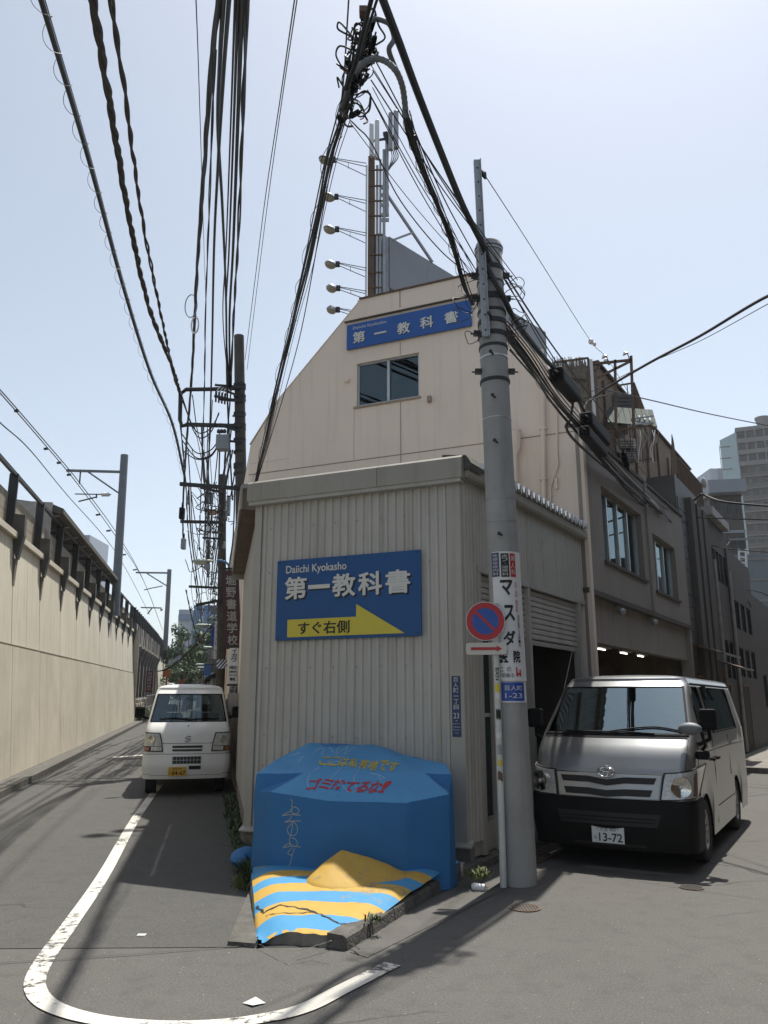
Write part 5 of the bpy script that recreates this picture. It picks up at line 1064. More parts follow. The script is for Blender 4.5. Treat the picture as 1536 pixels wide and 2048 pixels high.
# unseen houses added opposite, for the street windows and silver van to mirror
MO = Fr(MS.w(16, -5.5, 0).x, MS.w(16, -5.5, 0).y, 211.7); MSk = MS; MS = MO
house(-8, 2, 7.5, 'tan', 'brown house across the right street from the cream building', 0, [(-7 + i * 2.1, -5.8 + i * 2.1, 3.8, 5.2) for i in range(4)] + [(-7 + i * 3, -5 + i * 3, .2, 2.4) for i in range(3)], 5)
house(2.1, 11, 8.6, 'dkgrey', 'dark grey house across the right street from the shed', 0, [(3 + i * 2.1, 4.2 + i * 2.1, 3.8, 5.2) for i in range(4)] + [(3 + i * 3, 5 + i * 3, .2, 2.4) for i in range(2)], 5)
house(-22, -8.1, 8, 'tilew', 'tiled house across the right street farther along', 0, [(-20 + i * 2.6, -18.6 + i * 2.6, 3.8, 5.2) for i in range(4)], 5)
house(-48, -22.1, 7, 'dkgrey', 'long dark house row across the right street farthest along', 0, [(-46 + i * 2.6, -44.6 + i * 2.6, 3.8, 5.2) for i in range(8)], 5)
house(11.1, 24, 7.5, 'tan', 'grey house across the right street nearest the camera', 0, [(12 + i * 2.1, 13.2 + i * 2.1, 3.6, 5.0) for i in range(3)], 5)
MS = MSk
# ================================================================== FAR BUILDINGS
random.seed(3)
MT['twr'] = mat('tower_tile', (.10, .088, .08), .8, var=.1, scale=.3); MT['twr2'] = mat('tower_light', (.19, .19, .185), .8, var=.1); MT['twg'] = mat('tower_window', (.015, .017, .02), .3)
def tower(pL, pT, pR, Y, az, floors, bays, label, m, m2, depth=14, fh=None, z0=0, balc=True, nm='tower_block'):
    o = at(pL, pT, Y); F = Fr(o.x, o.y, az); x1 = F.px(pR, pT)[0]; zt = o.z; t = thing(nm, label, 'building', (o.x, o.y, 0), 90 - az); mb = MB(F.M); mb.box(0, x1, 0, depth, z0, zt); mb.build('wall', MT[m], t)
    fh = fh or (zt - z0) / floors; bw = x1 / bays
    for j in range(floors):
        z = zt - (j + 1) * fh
        if z < z0: break
        if balc: mb = MB(F.M); mb.box(-.05, x1 + .05, -1.0, 0, z + .0, z + fh * .36); mb.build('balcony', MT[m2 if j < 3 else m], t)
        mb = MB(F.M); mb.box(-.05, x1 + .05, -1.12 if balc else -.12, 0, z - .12, z + .12); mb.build('floor_slab', MT[m2], t)
        for i in range(bays): mb = MB(F.M); mb.box(i * bw + bw * .18, (i + 1) * bw - bw * .18, -.06, .1, z + fh * .38, z + fh * .86); mb.build('window', MT['twg'], t)
    for i in range(bays + 1):
        if balc: mb = MB(F.M); mb.box(i * bw - .15, i * bw + .15, -1.05, 0, zt - fh * 3, zt + .3) if i not in (bays,) else mb.box(i * bw - .3, i * bw, -1.08, 0, z0, zt + .3); mb.build('pier', MT[m2], t)
    mb = MB(F.M); mb.box(-.2, x1 + .2, -1.1, depth, zt, zt + fh * .35); mb.build('parapet', MT[m2], t); return t, F, x1, zt
t, F, x1, zt = tower(1472, 866, 1700, 200, 112, 26, 12, 'tall brown grey apartment tower fading into haze at the right edge', 'twr', 'twr2', 18, 3.1)
mb = MB(F.M); mb.add([(0, -1, 5), (-4, 5, 5), (-4, 5, zt), (0, -1, zt)], [(0, 1, 2, 3)]); mb.build('glazed_corner', mat('pale_glass', (.28, .38, .40), .3), t)
for j in range(15): mb = MB(F.M); z = zt - 3.1 * (j + 1); mb.box(-4.2, -.1, 1.6, 1.9, z, z + .25); mb.build('corner_slab', MT['twr2'], t)
p = F.w(7, 5, zt); mb = MB(Matrix.Translation(p)); mb.lathe([(1.1, -1), (1.2, 2.5), (1.9, 4.6), (1.9, 5.0), (.3, 5.1)], n=24); mb.build('water_tank', MT['twr2'], t, smooth=True)
mb = MB(F.M); mb.prism([(8, zt + 1), (30, zt + 1), (30, zt + 9), (14, zt + 7)], 4, 8); mb.build('roof_screen', MT['twr2'], t)
o = at(1420, 937, 260); t = thing('distant_office', 'pale blue grey office slab far behind the tower', 'building', (o.x, o.y, 0)); x1 = at(1460, 937, 260).x; mb = MB(); mb.box(o.x, x1, 260, 275, 0, o.z); mb.build('wall', mat('pale_office', (.38, .42, .48), .6, var=.03), t)
mb = MB(); mb.box(o.x + (x1 - o.x) * .38, o.x + (x1 - o.x) * .62, 259.7, 260, 0, o.z); mb.build('dark_strip', MT['bbgrey'], t); mb = MB(); mb.box(o.x - 3.6, o.x - .05, 262, 275, 0, o.z - 9); mb.build('side_wing', MT['twr2'], t); mb = MB(); mb.cyl((x1 - 2, 262, o.z), (x1 - 2, 262, o.z + 9), .15, .1, 6); mb.build('aerial', MT['galv'], t)
t, F, x1, zt = tower(1418, 992, 1482, 62, 100, 7, 4, 'grey mid rise office with dark glass bays at the end of the right street', 'twr', 'bbgrey', 10, 3.0, 0, False, 'office_block')
mb = MB(F.M); mb.box(x1 - 2.4, x1 + 2.6, -.9, 6, 0, zt - 5); mb.build('glass_bay', mat('office_glass', (.09, .11, .13), .15), t)
for k in range(9): mb = MB(F.M); mb.box(x1 - 2.4, x1 + 2.7, -1.0, -.85, 1 + k * 1.6, 1.15 + k * 1.6); mb.build('mullion', MT['twr2'], t)
# hanging shop sign on the right street and a ladder frame on a roof
o = at(1494, 1205, 33); t = thing('street_sign_board', 'white vertical signboard with dark characters far down the right street', 'sign', tuple(o)); mb = MB(); a = at(1491, 1180, 33); b = at(1509, 1268, 33); mb.box(a.x, b.x, 33, 33.12, b.z, a.z); mb.build('board', MT['wplate'], t)
mb = MB(); text_fit(mb, '福寿', a.x + .05, b.x - .05, (a.z + b.z) / 2 - .1, (a.z + b.z) / 2 + .3, vertical=False, map=lambda x, z: (x, 32.99, z)); mb.build('lettering', MT['navy'], t, fix=False)
t = thing('roof_rack', 'pale steel ladder frame on a far roof of the right street', 'steel frame', tuple(at(1480, 1160, 30)))
for k in range(6): mb = MB(); mb.bar(at(1478, 1102 + k * 11, 30), at(1492, 1104 + k * 11, 30), .05); mb.build('rung', MT['wplate'], t)
for x_ in (1478, 1492): mb = MB(); mb.bar(at(x_, 1098, 30), at(x_ + 2, 1172, 30), .06); mb.build('upright', MT['wplate'], t)
# ================================================================== LEFT: RAILWAY RETAINING WALL
random.seed(17); MT['stain0'] = mat('seam_dirt', (.17, .15, .11), .95, var=.4, scale=3)
LW = Fr(-7.22, 15.76, -12.3, GS * (15.76 - 9), GS)
rw = thing('retaining_wall', 'high cream rendered railway retaining wall with dark brackets along the left street', 'wall', (-7.22, 15.76, .08), 102.3)
LEN = 29.; X0 = -14.; HC = 5.0; BT = .4; PIT = 2.82; OFF = -2.9 + .75
def wy(h): return BT * h / HC
def wquad(x0, x1, h0, h1, m, nm, th=0.):
    mb = MB(LW.M); mb.add([(x0, wy(h0) - th, h0), (x1, wy(h0) - th, h0), (x1, wy(h1) - th, h1), (x0, wy(h1) - th, h1), (x0, wy(h0) + .2, h0), (x1, wy(h0) + .2, h0), (x1, wy(h1) + .2, h1), (x0, wy(h1) + .2, h1)],
        [(0, 1, 2, 3), (3, 2, 6, 7), (0, 4, 5, 1), (0, 3, 7, 4), (1, 5, 6, 2)]); return mb.build(nm, MT[m], rw)
k0 = int((X0 - OFF) // PIT); joints = [OFF + PIT * k for k in range(k0, 14)]
for i, x in enumerate(joints[:-1]):
    a, b = max(x, X0), min(joints[i + 1], LEN)
    if b <= a: continue
    wquad(a + .01, b - .01, .0, 2.68, 'rwall2', 'lower_panel', .03)
    m_ = (a + b) / 2; wquad(a + .02, m_ - .008, 2.69, HC, 'rwall', 'upper_panel'); wquad(m_ + .008, b - .02, 2.69, HC, 'rwall', 'upper_panel')
    mb = MB(LW.M); mb.box(a + .01, b - .01, wy(2.68) - .036, wy(2.68) + .02, 2.668 + random.uniform(-.01, .01), 2.692); mb.build('seam_line', MT['stain0'], rw)
    mb = MB(LW.M); mb.prismx([(BT - .10, HC - .13), (BT - .10, HC), (BT + .2, HC + .03), (BT + .2, HC - .13)], a + .17, b - .02); mb.build('coping_stone', MT['rwall'], rw, bevel=.01)
    for z0, z1 in ((HC, HC + .44), (HC + .45, HC + .86)): mb = MB(LW.M); mb.box(a + .17, b - .02, BT + .18, BT + .26, z0, z1); mb.build('parapet_panel', MT['par'], rw)
for x in joints:
    if not X0 <= x <= LEN + .5: continue
    mb = MB(LW.M); mb.box(x - .03, x + .05, BT + .02, BT + .20, HC - .35, HC + 1.28); mb.build('post', MT['dark'], rw)
    mb = MB(LW.M); mb.prismx([(BT - .20, HC + .38), (BT - .22, HC - .05), (BT - .14, HC - .55), (BT - .10, HC - .55), (BT + .02, HC - .1), (BT + .02, HC + .40)], x - .06, x + .13); mb.build('bracket', mat('bracket_steel', (.07, .068, .065), .7, var=.3) if 'brk' not in MT else MT['brk'], rw)
    mb = MB(LW.M); mb.prismx([(BT - .115, HC - .56), (wy(3.9) - .008, 3.9), (wy(3.9), 3.9), (BT, HC - .5)], x - .05, x + .12); mb.build('water_stain', MT.setdefault('stain', mat('stain', (.16, .14, .11), .95, var=.3, scale=4)), rw)
mb = MB(LW.M); mb.box(X0, LEN + 60, BT + .05, BT + .12, HC + 1.22, HC + 1.30); mb.build('top_rail', MT['dark'], rw)
mb = MB(LW.M); mb.box(X0, LEN, BT + .27, BT + 1.2, 0, HC + .3); mb.build('wall_core', MT['par'], rw)
mb = MB(LW.M); mb.box(LEN - .02, LEN + .1, .0, 3, 0, HC); mb.build('wall_end', MT['rwall2'], rw)
mb = MB(LW.M); mb.box(X0, LEN + 30, -.42, -.02, -.02, .13); mb.build('left_kerb', MT['kerb'], kind='structure')
# elevated railway beyond: deck, arches, columns, openings
vd = thing('railway_viaduct', 'concrete railway viaduct with columns and balustrade farther up the left street', 'viaduct', tuple(LW.w(LEN, 0, 0)), 102.3)
E2 = LEN + 24
mb = MB(LW.M); mb.box(LEN, E2, .25, 6, 4.25, HC); mb.build('deck', MT['par'], vd); mb = MB(LW.M); mb.box(LEN, E2, 2.4, 2.6, 0, 4.3); mb.build('back_wall', MT['inner2'], vd)
for k in range(9):
    x = LEN + .6 + k * 2.75; mb = MB(LW.M); mb.box(x, x + .4, .35, .75, 0, 3.4); mb.prismx([(.35, 3.4), (.1, 4.25), (2.4, 4.25), (.75, 3.4)], x, x + .4); mb.build('column', MT['conc'], vd)
    mb = MB(LW.M); P = []; xa = x + .4; xb = x + 2.75
    for j in range(9): tt = math.pi * j / 8; P.append(((xa + xb) / 2 + (xb - xa) / 2 * math.cos(tt), 3.5 + .55 * math.sin(tt)))
    mb.prism(P[::-1][::-1] + [(xa, 4.25), (xb, 4.25)][:0] + [], .6, .7) if False else None
    prev = None
    for j in range(8):
        a, b = P[j], P[j + 1]; mb.add([(a[0], .5, a[1]), (b[0], .5, b[1]), (b[0], .5, 4.25), (a[0], .5, 4.25), (a[0], .8, a[1]), (b[0], .8, b[1])], [(0, 1, 2, 3), (0, 4, 5, 1)])
    mb.build('arch_panel', MT['par'], vd)
n_ = 0
for k in range(17):
    x = LEN + .2 + k * 1.4; mb = MB(LW.M); mb.box(x, x + .07, BT - .1, BT + .1, HC - .4, HC + 1.25); mb.build('post', MT['dark'], vd); mb = MB(LW.M); mb.box(x + .12, x + 1.3, BT + .14, BT + .22, HC, HC + .75); mb.build('parapet_panel', MT['par'], vd)
    mb = MB(LW.M); mb.box(x + .3, x + .7, BT - .2, BT + .1, HC - .55, HC + .35); mb.build('bracket', MT['galv'] if k % 3 == 0 else MT['stain'], vd)
# far rendered ramp wall
fw = thing('far_ramp_wall', 'pale sloping rendered wall at the far end of the railway', 'wall', tuple(LW.w(E2, 0, 0)), 102.3)
for k in range(7): x = E2 + k * 3.; mb = MB(LW.M); mb.add([(x, 0, 0), (x + 2.95, 0, 0), (x + 2.95, .45, 5 - (k + 1) * .1), (x, .45, 5 - k * .1)], [(0, 1, 2, 3)]); mb.build('panel', MT['rwall'], fw); mb = MB(LW.M); mb.box(x, x + .08, .3, .5, 4.2, 6.2); mb.build('post', MT['dark'], fw); mb = MB(LW.M); mb.box(x + .1, x + 2.9, .5, .6, 4.9 - k * .1, 5.7); mb.build('parapet_panel', MT['par'], fw)
mb = MB(LW.M); mb.add([(E2, 0.01, 0), (E2, 3, 0), (E2, 3, 5), (E2, .45, 5)], [(0, 1, 2, 3)]); mb.build('wall_end', MT['rwall'], fw)
# stone wall with planting under the viaduct
sw = thing('stone_wall', 'low rubble stone wall with greenery under the viaduct', 'wall', tuple(LW.w(LEN, -.1, 0)), 102.3)
mb = MB(LW.M); mb.box(LEN + .1, LEN + 14, .0, .25, 0, 1.32); mb.build('wall_core', MT['kerb'], sw)
for i in range(18):
    for j in range(6):
        x = LEN + .12 + i * .48 + random.uniform(-.03, .03) + (j % 2) * .2; z = .02 + j * .215; w_ = random.uniform(.36, .44); mb = MB(LW.M); d_ = random.uniform(.03, .07)
        mb.add([(x, 0, z), (x + w_, 0, z), (x + w_, 0, z + .19), (x, 0, z + .19), (x + .03, -d_, z + .025), (x + w_ - .03, -d_, z + .02), (x + w_ - .04, -d_, z + .17), (x + .025, -d_, z + .165)], [(4, 5, 6, 7), (0, 1, 5, 4), (1, 2, 6, 5), (2, 3, 7, 6), (3, 0, 4, 7)]); mb.build('stone', random.choice([MT['conc'], MT['par'], MT['rwall2']]), sw)
o_ = LW.w(LEN + 5, -.2, 0); weed((0, 0, 0), 1500, .8, 'dark shrubs growing at the foot of the rubble stone wall', MT['leaf'], .5, 31, .03, 'shrubs', 'stuff', cs=lambda u: tuple(LW.w(LEN + 1 + u * 11, -.15, .1)))
# thin post and rail fence in front
rl = thing('metal_fence', 'white painted tubular fence beside the stone wall', 'fence', tuple(LW.w(LEN + 3, -.35, 0)))
for i in range(8): mb = MB(LW.M); mb.cyl((LEN + 3 + i * 1.2, -.35, 0), (LEN + 3 + i * 1.2, -.35, 1.5), .025, .025, 8); mb.build('post', MT['galv'], rl)
for z in (.8, 1.45): mb = MB(LW.M); mb.cyl((LEN + 3, -.35, z), (LEN + 11.4, -.35, z), .02, .02, 8); mb.build('rail', MT['galv'], rl)
# red banner and rusty sign boards
t = thing('red_banner', 'tall dark red banner with white characters hanging under the viaduct', 'banner', tuple(at(298, 1372, 50))); a = at(293, 1342, 50); b = at(304, 1384, 50); mb = MB(); mb.box(a.x, b.x, 50, 50.02, b.z, a.z); mb.build('cloth', mat('banner_red', (.20, .03, .035), .8, var=.2), t); mb = MB(); text_fit(mb, '居酒屋営業中', a.x + .06, b.x - .06, b.z + .05, a.z - .05, vertical=True, map=lambda x, z: (x, 49.98, z)); mb.build('lettering', MT['white'], t, fix=False)
for (x_, y0, y1, w_, Yv, lb) in ((333, 1340, 1354, 7.5, 46, 'orange brown square sign board on a post left above the white kei van'), (361, 1358, 1370, 4.5, 55, 'smaller orange brown sign board on a post farther up the left street')):
    a = at(x_ - w_, y0, Yv); b = at(x_ + w_, y1, Yv); t = thing('sign_board', lb, 'sign', (at(x_, 1390, Yv).x, Yv, .4)); mb = MB(); mb.box(a.x, b.x, Yv, Yv + .05, b.z, a.z); mb.build('board', MT.setdefault('orange', mat('orange_brown', (.36, .11, .04), .7, var=.3, scale=6)), t); mb = MB(); mb.cyl((at(x_, 1390, Yv).x, Yv + .06, ground_z(-12, Yv)), (at(x_, y0, Yv).x, Yv + .06, a.z), .05, .05, 8); mb.build('post', MT['orange'], t)
# platform roof above the parapet
cn = thing('platform_canopy', 'grey station platform canopy behind the wall parapet', 'canopy', tuple(LW.w(5, 1, HC)), 102.3)
mb = MB(LW.M); mb.prismx([(.22, HC + 1.34), (.22, HC + 1.47), (.5, HC + 1.58), (4.0, HC + 1.9), (4.0, HC + 1.75), (.5, HC + 1.36)], 4.9, 19.5); mb.build('roof', MT['dkgrey'], cn)
for k in range(9): x = 5.1 + k * 1.6; mb = MB(LW.M); mb.prismx([(.35, HC + 1.33), (3.5, HC + 1.5), (3.5, HC + 1.2), (1.8, HC + .95)], x, x + .12); mb.build('rib', MT['galv'], cn)
for k in range(4): x = 6.8 + k * 4; mb = MB(LW.M); mb.box(x, x + .15, 2.9, 3.05, HC, HC + 1.5); mb.build('column', MT['galv'], cn)
mb = MB(LW.M); mb.box(4.85, 4.93, .5, 4, HC + .4, HC + 1.62); mb.build('end_panel', MT['wgrey'], cn)
# catenary masts
def mast(px0, py0, px1, py1, Yv, r, arm, label):
    a = at(px0, py0, Yv); b = at(px1, py1, Yv); t = thing('catenary_mast', label, 'catenary mast', tuple(b)); b2 = b + (b - a).normalized() * 1.2; mb = MB(); mb.tube([b2, a], [r * 1.15, r], 20); mb.build('mast', MT['galv2'], t, smooth=True)
    for (p, q, w_) in arm: mb = MB(); mb.bar(at(*p, Yv), at(*q, Yv), w_); mb.build('bracket_arm', MT['galv2'], t)
    return t
MT['galv2'] = mat('mast_steel', (.17, .185, .20), .6, .3, var=.12)
t = mast(249, 910, 233, 1175, 34, .165, [((133, 941), (248, 944), .1), ((175, 943), (240, 988), .07), ((150, 988), (222, 989), .045)], 'near grey catenary mast with bracket arm beside the railway')
for (p, q) in (((161, 943), (159, 968)), ((193, 988), (193, 996)), ((157, 1003), (193, 994))): mb = MB(); mb.bar(at(*p, 34), at(*q, 34), .05); mb.build('hanger', MT['dark'], t)
for k in range(4): mb = MB(); p = at(205 + k * 4, 989, 34); mb.ell(p, .06, .1, .1); mb.build('insulator', MT['wplate'], t)
t = mast(339, 1139, 332, 1268, 62, .165, [((272, 1145), (338, 1146), .12), ((294, 1147), (334, 1172), .09)], 'farther grey catenary mast with bracket arm beside the railway')
mb = MB(); mb.tube(spline([at(288, 1180, 62), at(305, 1176, 62), at(325, 1172, 62)], 5), .04, 5); mb.build('hanger', MT['dark'], t)
t = thing('signal_arm', 'thin railway signal arm with round lamp in the distance', 'signal', tuple(at(322, 1216, 60))); mb = MB(); mb.bar(at(282, 1215, 60), at(323, 1216, 60), .09); mb.build('arm', MT['galv2'], t); mb = MB(); mb.ell(at(323, 1219, 60), .1, .1, .12); mb.build('lamp', MT['galv'], t); mb = MB(); mb.bar(at(304, 1216, 60), at(295, 1228, 60), .08); mb.build('strut', MT['galv2'], t)
# blue glass office, station gantry and trees at the end of the left street
o = at(358, 1219, 150); F = Fr(o.x, o.y, 84); x1 = F.px(386, 1219)[0]; x2_ = F.px(418, 1219)[0]; t = thing('blue_glass_office', 'distant pale office with blue glass side at the end of the left street', 'building', (o.x, o.y, 0)); mb = MB(F.M); mb.box(0, x1, 0, 20, 0, o.z); mb.build('wall', mat('office_pale', (.36, .40, .46), .5, var=.04), t); mb = MB(F.M); mb.box(x1 + .05, x2_ + 12, 1, 22, 0, o.z + 1); mb.build('glass_side', mat('office_blue', (.10, .20, .36), .3, var=.05), t)
for k in range(7): z = o.z - 2 - k * 3.; mb = MB(F.M); mb.box(.0, x1 - .1, -.3, 0, z, z + 1.1); mb.build('window_band', mat('band_glass', (.18, .25, .36), .25) if k == 0 else bpy.data.materials['band_glass'], t)
for k in range(5): xx = x1 + 1.6 + k * 2.4; mb = MB(F.M); mb.box(xx, xx + .3, .8, 1, 0, o.z + 1); mb.build('fin', bpy.data.materials['office_pale'], t)
o = at(185, 1072, 140); t = thing('distant_slab', 'small blue grey high rise tip showing over the platform canopy', 'building', (o.x, o.y, 0)); a = at(166, 1070, 140); b = at(180, 1070, 140); mb = MB(); mb.box(a.x, b.x, 140, 150, 0, a.z); mb.build('wall', bpy.data.materials['office_pale'], t); mb = MB(); mb.box(a.x + .2, (a.x + b.x) / 2, 139.8, 140, 0, a.z - .4); mb.build('glass', bpy.data.materials['office_blue'], t)
t = thing('station_gantry', 'low grey railway building with rail gantry in the distance', 'building', tuple(at(350, 1290, 95))); a = at(335, 1277, 95); b = at(372, 1330, 95); mb = MB(); mb.box(a.x, b.x, 95, 100, b.z - 2, a.z - 1.2); mb.build('wall', MT['bbgrey'], t)
for k in range(3): p = at(345 + k * 12, 1278, 94); mb = MB(); mb.tube([p + Vector((0, 0, -3)), p, p + Vector((1.2, 0, .2)), p + Vector((1.4, 0, -3))], .09, 6); mb.build('gantry_pipe', MT['galv2'], t)
def tree(cx, cy, Yv, w_, h_, label, seed, n=2600):
    random.seed(seed); c = at(cx, cy, Yv); t = thing('street_tree', label, 'tree', (c.x, Yv, .4)); mb = MB(); mb.tube([(c.x, Yv, ground_z(c.x, Yv)), (c.x + .1, Yv, c.z - h_ * .4), (c.x, Yv, c.z)], [.25, .18, .06], 10)
    for k in range(6): a = random.random() * 6.28; mb.tube([(c.x, Yv, c.z - h_ * .35), (c.x + math.cos(a) * w_ * .3, Yv + math.sin(a) * w_ * .3, c.z + random.uniform(-.2, .3) * h_)], [.1, .03], 6)
    mb.build('trunk', MT['wood'], t); cl = [(Vector((random.gauss(0, .36) * w_, random.gauss(0, .3) * w_, random.gauss(0, .26) * h_)), random.uniform(.12, .24) * w_) for _ in range(34)]; mb = MB()
    for i in range(n):
        p, r = random.choice(cl); d = Vector((random.gauss(0, 1), random.gauss(0, 1), random.gauss(0, 1))).normalized(); q = c + p + d * r * random.uniform(.6, 1.05); s = random.uniform(.06, .14) * w_ / 4; u = d.orthogonal().normalized(); v = d.cross(u); a = random.random() * 6; u2 = (u * math.cos(a) + v * math.sin(a)); v2 = d.cross(u2); tl = d * random.uniform(-.5, .5)
        mb.add([q - u2 * s * 1.6, q - v2 * s + tl * s, q + u2 * s * 1.6, q + v2 * s - tl * s], [(0, 1, 2, 3)])
    mb.build('crown', MT.setdefault('crown%d' % (seed % 2), mat('tree_leaves', (.055, .095, .032) if seed % 2 else (.075, .12, .04), .6, var=.45, scale=.8)), t, fix=False)
tree(385, 1325, 78, 3.6, 5.6, 'dense green tree at the end of the left street behind the white van', 41, 5200); tree(402, 1300, 84, 3., 5., 'lighter green tree top behind the lamp posts', 42, 3200); tree(372, 1352, 70, 2.2, 2.8, 'low dark green bush mass left of the tree', 43, 1800)
# ================================================================== LEFT STREET: POLES, LAMPS, SHOP SIGNS
def P2(p, q, Yv): return at(*p, Yv), at(*q, Yv)
pa = thing('utility_pole', 'dark utility pole with loop shaped crossarm at the left edge of the cream building', 'utility pole', (at(483, 1100, 20).x, 20, .1))
top = at(478, 672, 20); low = at(484, 1120, 20); bot = low + (low - top).normalized() * ((low.z - .1) / (top.z - low.z) * (top - low).length)
mb = MB(); mb.tube([bot, low, top], [.17, .155, .135], 20); mb.build('pole_shaft', MT['poledk'], pa, smooth=True)
for y_ in (770, 776, 792, 800, 828, 850, 858, 880, 905, 930, 935, 948): a = at(471, y_, 19.97); mb = MB(); c = at(479.5, y_, 20); mb.cyl(c + Vector((0, 0, -.03)), c + Vector((0, 0, .03)), .165, .165, 18); mb.build('band', MT['dark'], pa)
mb = MB(); P = [at(478, 776, 19.8), at(440, 778, 19.8), at(372, 779, 19.8), at(361, 788, 19.8), at(360, 840, 19.8), at(364, 852, 19.8), at(376, 849, 19.8)]; mb.tube(P, .055, 10); mb.build('loop_crossarm', MT['dark'], pa, smooth=True)
for (p, q, w_) in (((372, 849), (478, 852), .09), ((440, 849), (478, 862), .07), ((440, 777), (478, 792), .05), ((360, 968), (478, 977), .09), ((430, 770), (484, 774), .05), ((440, 798), (488, 802), .07), ((465, 832), (489, 832), .04), ((440, 880), (486, 885), .05)): mb = MB(); mb.bar(at(*p, 19.8), at(*q, 19.8), w_); mb.build('crossarm', MT['dark'], pa)
tr = thing('transformer_box', 'grey switch box hung on the crossarm of the dark pole', 'switch box', tuple(at(443, 890, 19.7))); a, b = at(432, 868, 19.5), at(454, 897, 19.5); mb = MB(); mb.box(a.x, b.x, 19.5, 19.8, b.z, a.z); mb.build('casing', MT['bbgrey'], tr, bevel=.02)
for k in range(3): mb = MB(); p = at(437 + k * 6, 866, 19.6); mb.lathe([(.04, 0), (.05, .05), (.03, .1)], p, 8); mb.build('bushing', MT['dark'], tr)
random.seed(5)
for k in range(4): p = at(432 + k * 6, 792 + k * 1.5, 19.7); t = thing('insulator', 'black bell insulator clamped on the loop crossarm', 'insulator', tuple(p), 0, 'insulators on the loop crossarm'); mb = MB(Matrix.Translation(p)); mb.lathe([(.015, .14), (.03, .12), (.03, .04), (.055, .0), (.05, -.03), (.025, -.04), (.025, -.16), (.0, -.18)], n=12); mb.build('insulator_body', MT['dark'], t, smooth=True); mb = MB(); mb.tube([p + Vector((0, 0, .1)), p + Vector((.05, 0, .2)), p + Vector((.1, 0, .25))], .015, 5); mb.build('lead', MT['wplate'], t)
pb = thing('utility_pole', 'second thinner dark utility pole carrying the blue street lamp arm', 'utility pole', (at(444, 1250, 25).x, 25, .2)); mb = MB(); tp, bt = at(445, 950, 25), at(443, 1300, 25); bt2 = Vector((bt.x, 25, .2)); mb.tube([bt2, bt, tp], [.15, .14, .12], 16); mb.build('pole_shaft', MT['poledk'], pb, smooth=True)
for (p, q, w_) in (((361, 1043), (447, 1045), .09), ((400, 975), (445, 985), .07), ((405, 1075), (445, 1078), .05), ((378, 1173), (445, 1176), .07), ((392, 1210), (445, 1200), .08), ((410, 1020), (446, 1026), .1), ((424, 1065), (446, 1065), .06)): mb = MB(); mb.bar(at(*p, 24.8), at(*q, 24.8), w_); mb.build('crossarm', MT['dark'], pb)
for i, (x_, y_, w_, h_, lb) in enumerate(((418, 995, 12, 22, 'grey round transformer on the second dark pole'), (424, 1023, 14, 10, 'pale junction box above the street lamp'), (456, 1010, 5, 40, 'grey telephone box high behind the shed eave'), (447, 1090, 4, 14, 'small grey box on the second dark pole'))):
    t = thing('pole_box', lb, 'equipment box', tuple(at(x_, y_, 24.5))); a, b = at(x_ - w_ / 2, y_ - h_ / 2, 24.5), at(x_ + w_ / 2, y_ + h_ / 2, 24.5); mb = MB(); mb.box(a.x, b.x, 24.5, 24.7, b.z, a.z); mb.build('casing', MT['bbgrey'] if i != 1 else MT['card'], t, bevel=.03); mb = MB(); mb.box(a.x, b.x, 24.48, 24.5, a.z - .06, a.z - .03); mb.build('lid_line', MT['dark'], t)
def lamp(px_, py_, Yv, s, label, pole_px=None, arm='tblue2'):
    p = at(px_, py_, Yv); t = thing('street_lamp', label, 'street lamp', tuple(p)); M = Matrix.Translation(p) @ Matrix.Scale(s, 4)
    mb = MB(M); mb.grid(lambda u, v: ((-.42 + u * .95), math.cos(v * 2 * math.pi) * .16 * (max(0, math.sin(min(1, u * 1.25 + .02) ** .6 * math.pi)) ** .6 * .8 + .2 * (u > .1)), .02 + math.sin(v * 2 * math.pi) * .085 * (max(0, math.sin(min(1, u * 1.25 + .02) ** .6 * math.pi)) ** .6 * .8 + .15 * (u > .1)) + .03 * u), 16, 16); mb.build('lamp_head', MT.setdefault('lampgreen', mat('lamp_green', (.36, .42, .38), .45, var=.06)), t, smooth=True)
    mb = MB(M); mb.ell((-.12, 0, -.045), .25, .12, .06, 14, 8); mb.build('diffuser', MT.setdefault('diff', mat('diffuser', (.45, .44, .36), .3)), t, smooth=True)
    mb = MB(M); mb.tube(spline([(.45, 0, .05), (.6, 0, .05), (.78, 0, -.02), (.88, 0, -.16), (.9, 0, -.4)], 5), .04, 10); mb.build('arm', MT.setdefault('armblue', mat('lamp_blue', (.05, .17, .36), .5)), t, smooth=True)
    return t, M
t, M = lamp(409, 1124, 22, .78, 'pale green cobra head street lamp on a curved blue arm'); mb = MB(M); mb.box(.0, .2, -.1, .1, -.28, -.06); mb.build('camera_box', MT['bbgrey'], t, bevel=.02)
for i, (x_, y_, Yv) in enumerate(((409, 1252, 36), (415, 1296, 48), (402, 1330, 58), (404, 1336, 66), (398, 1342, 74))):
    t, M = lamp(x_, y_, Yv, 1.0, ['second street lamp hanging below the cable tangle', 'third street lamp in front of the hanging signs', 'small far street lamp over the trees', 'farther street lamp below its neighbour', 'farthest street lamp near the blue sheet'][i]); e = M @ Vector((.9, 0, -.4)); mb = MB(); mb.tube([(e.x, e.y, ground_z(-9, Yv)), (e.x, e.y, e.z + .1)], [.07, .05], 8); mb.build('post', MT['armblue'], t, smooth=True)
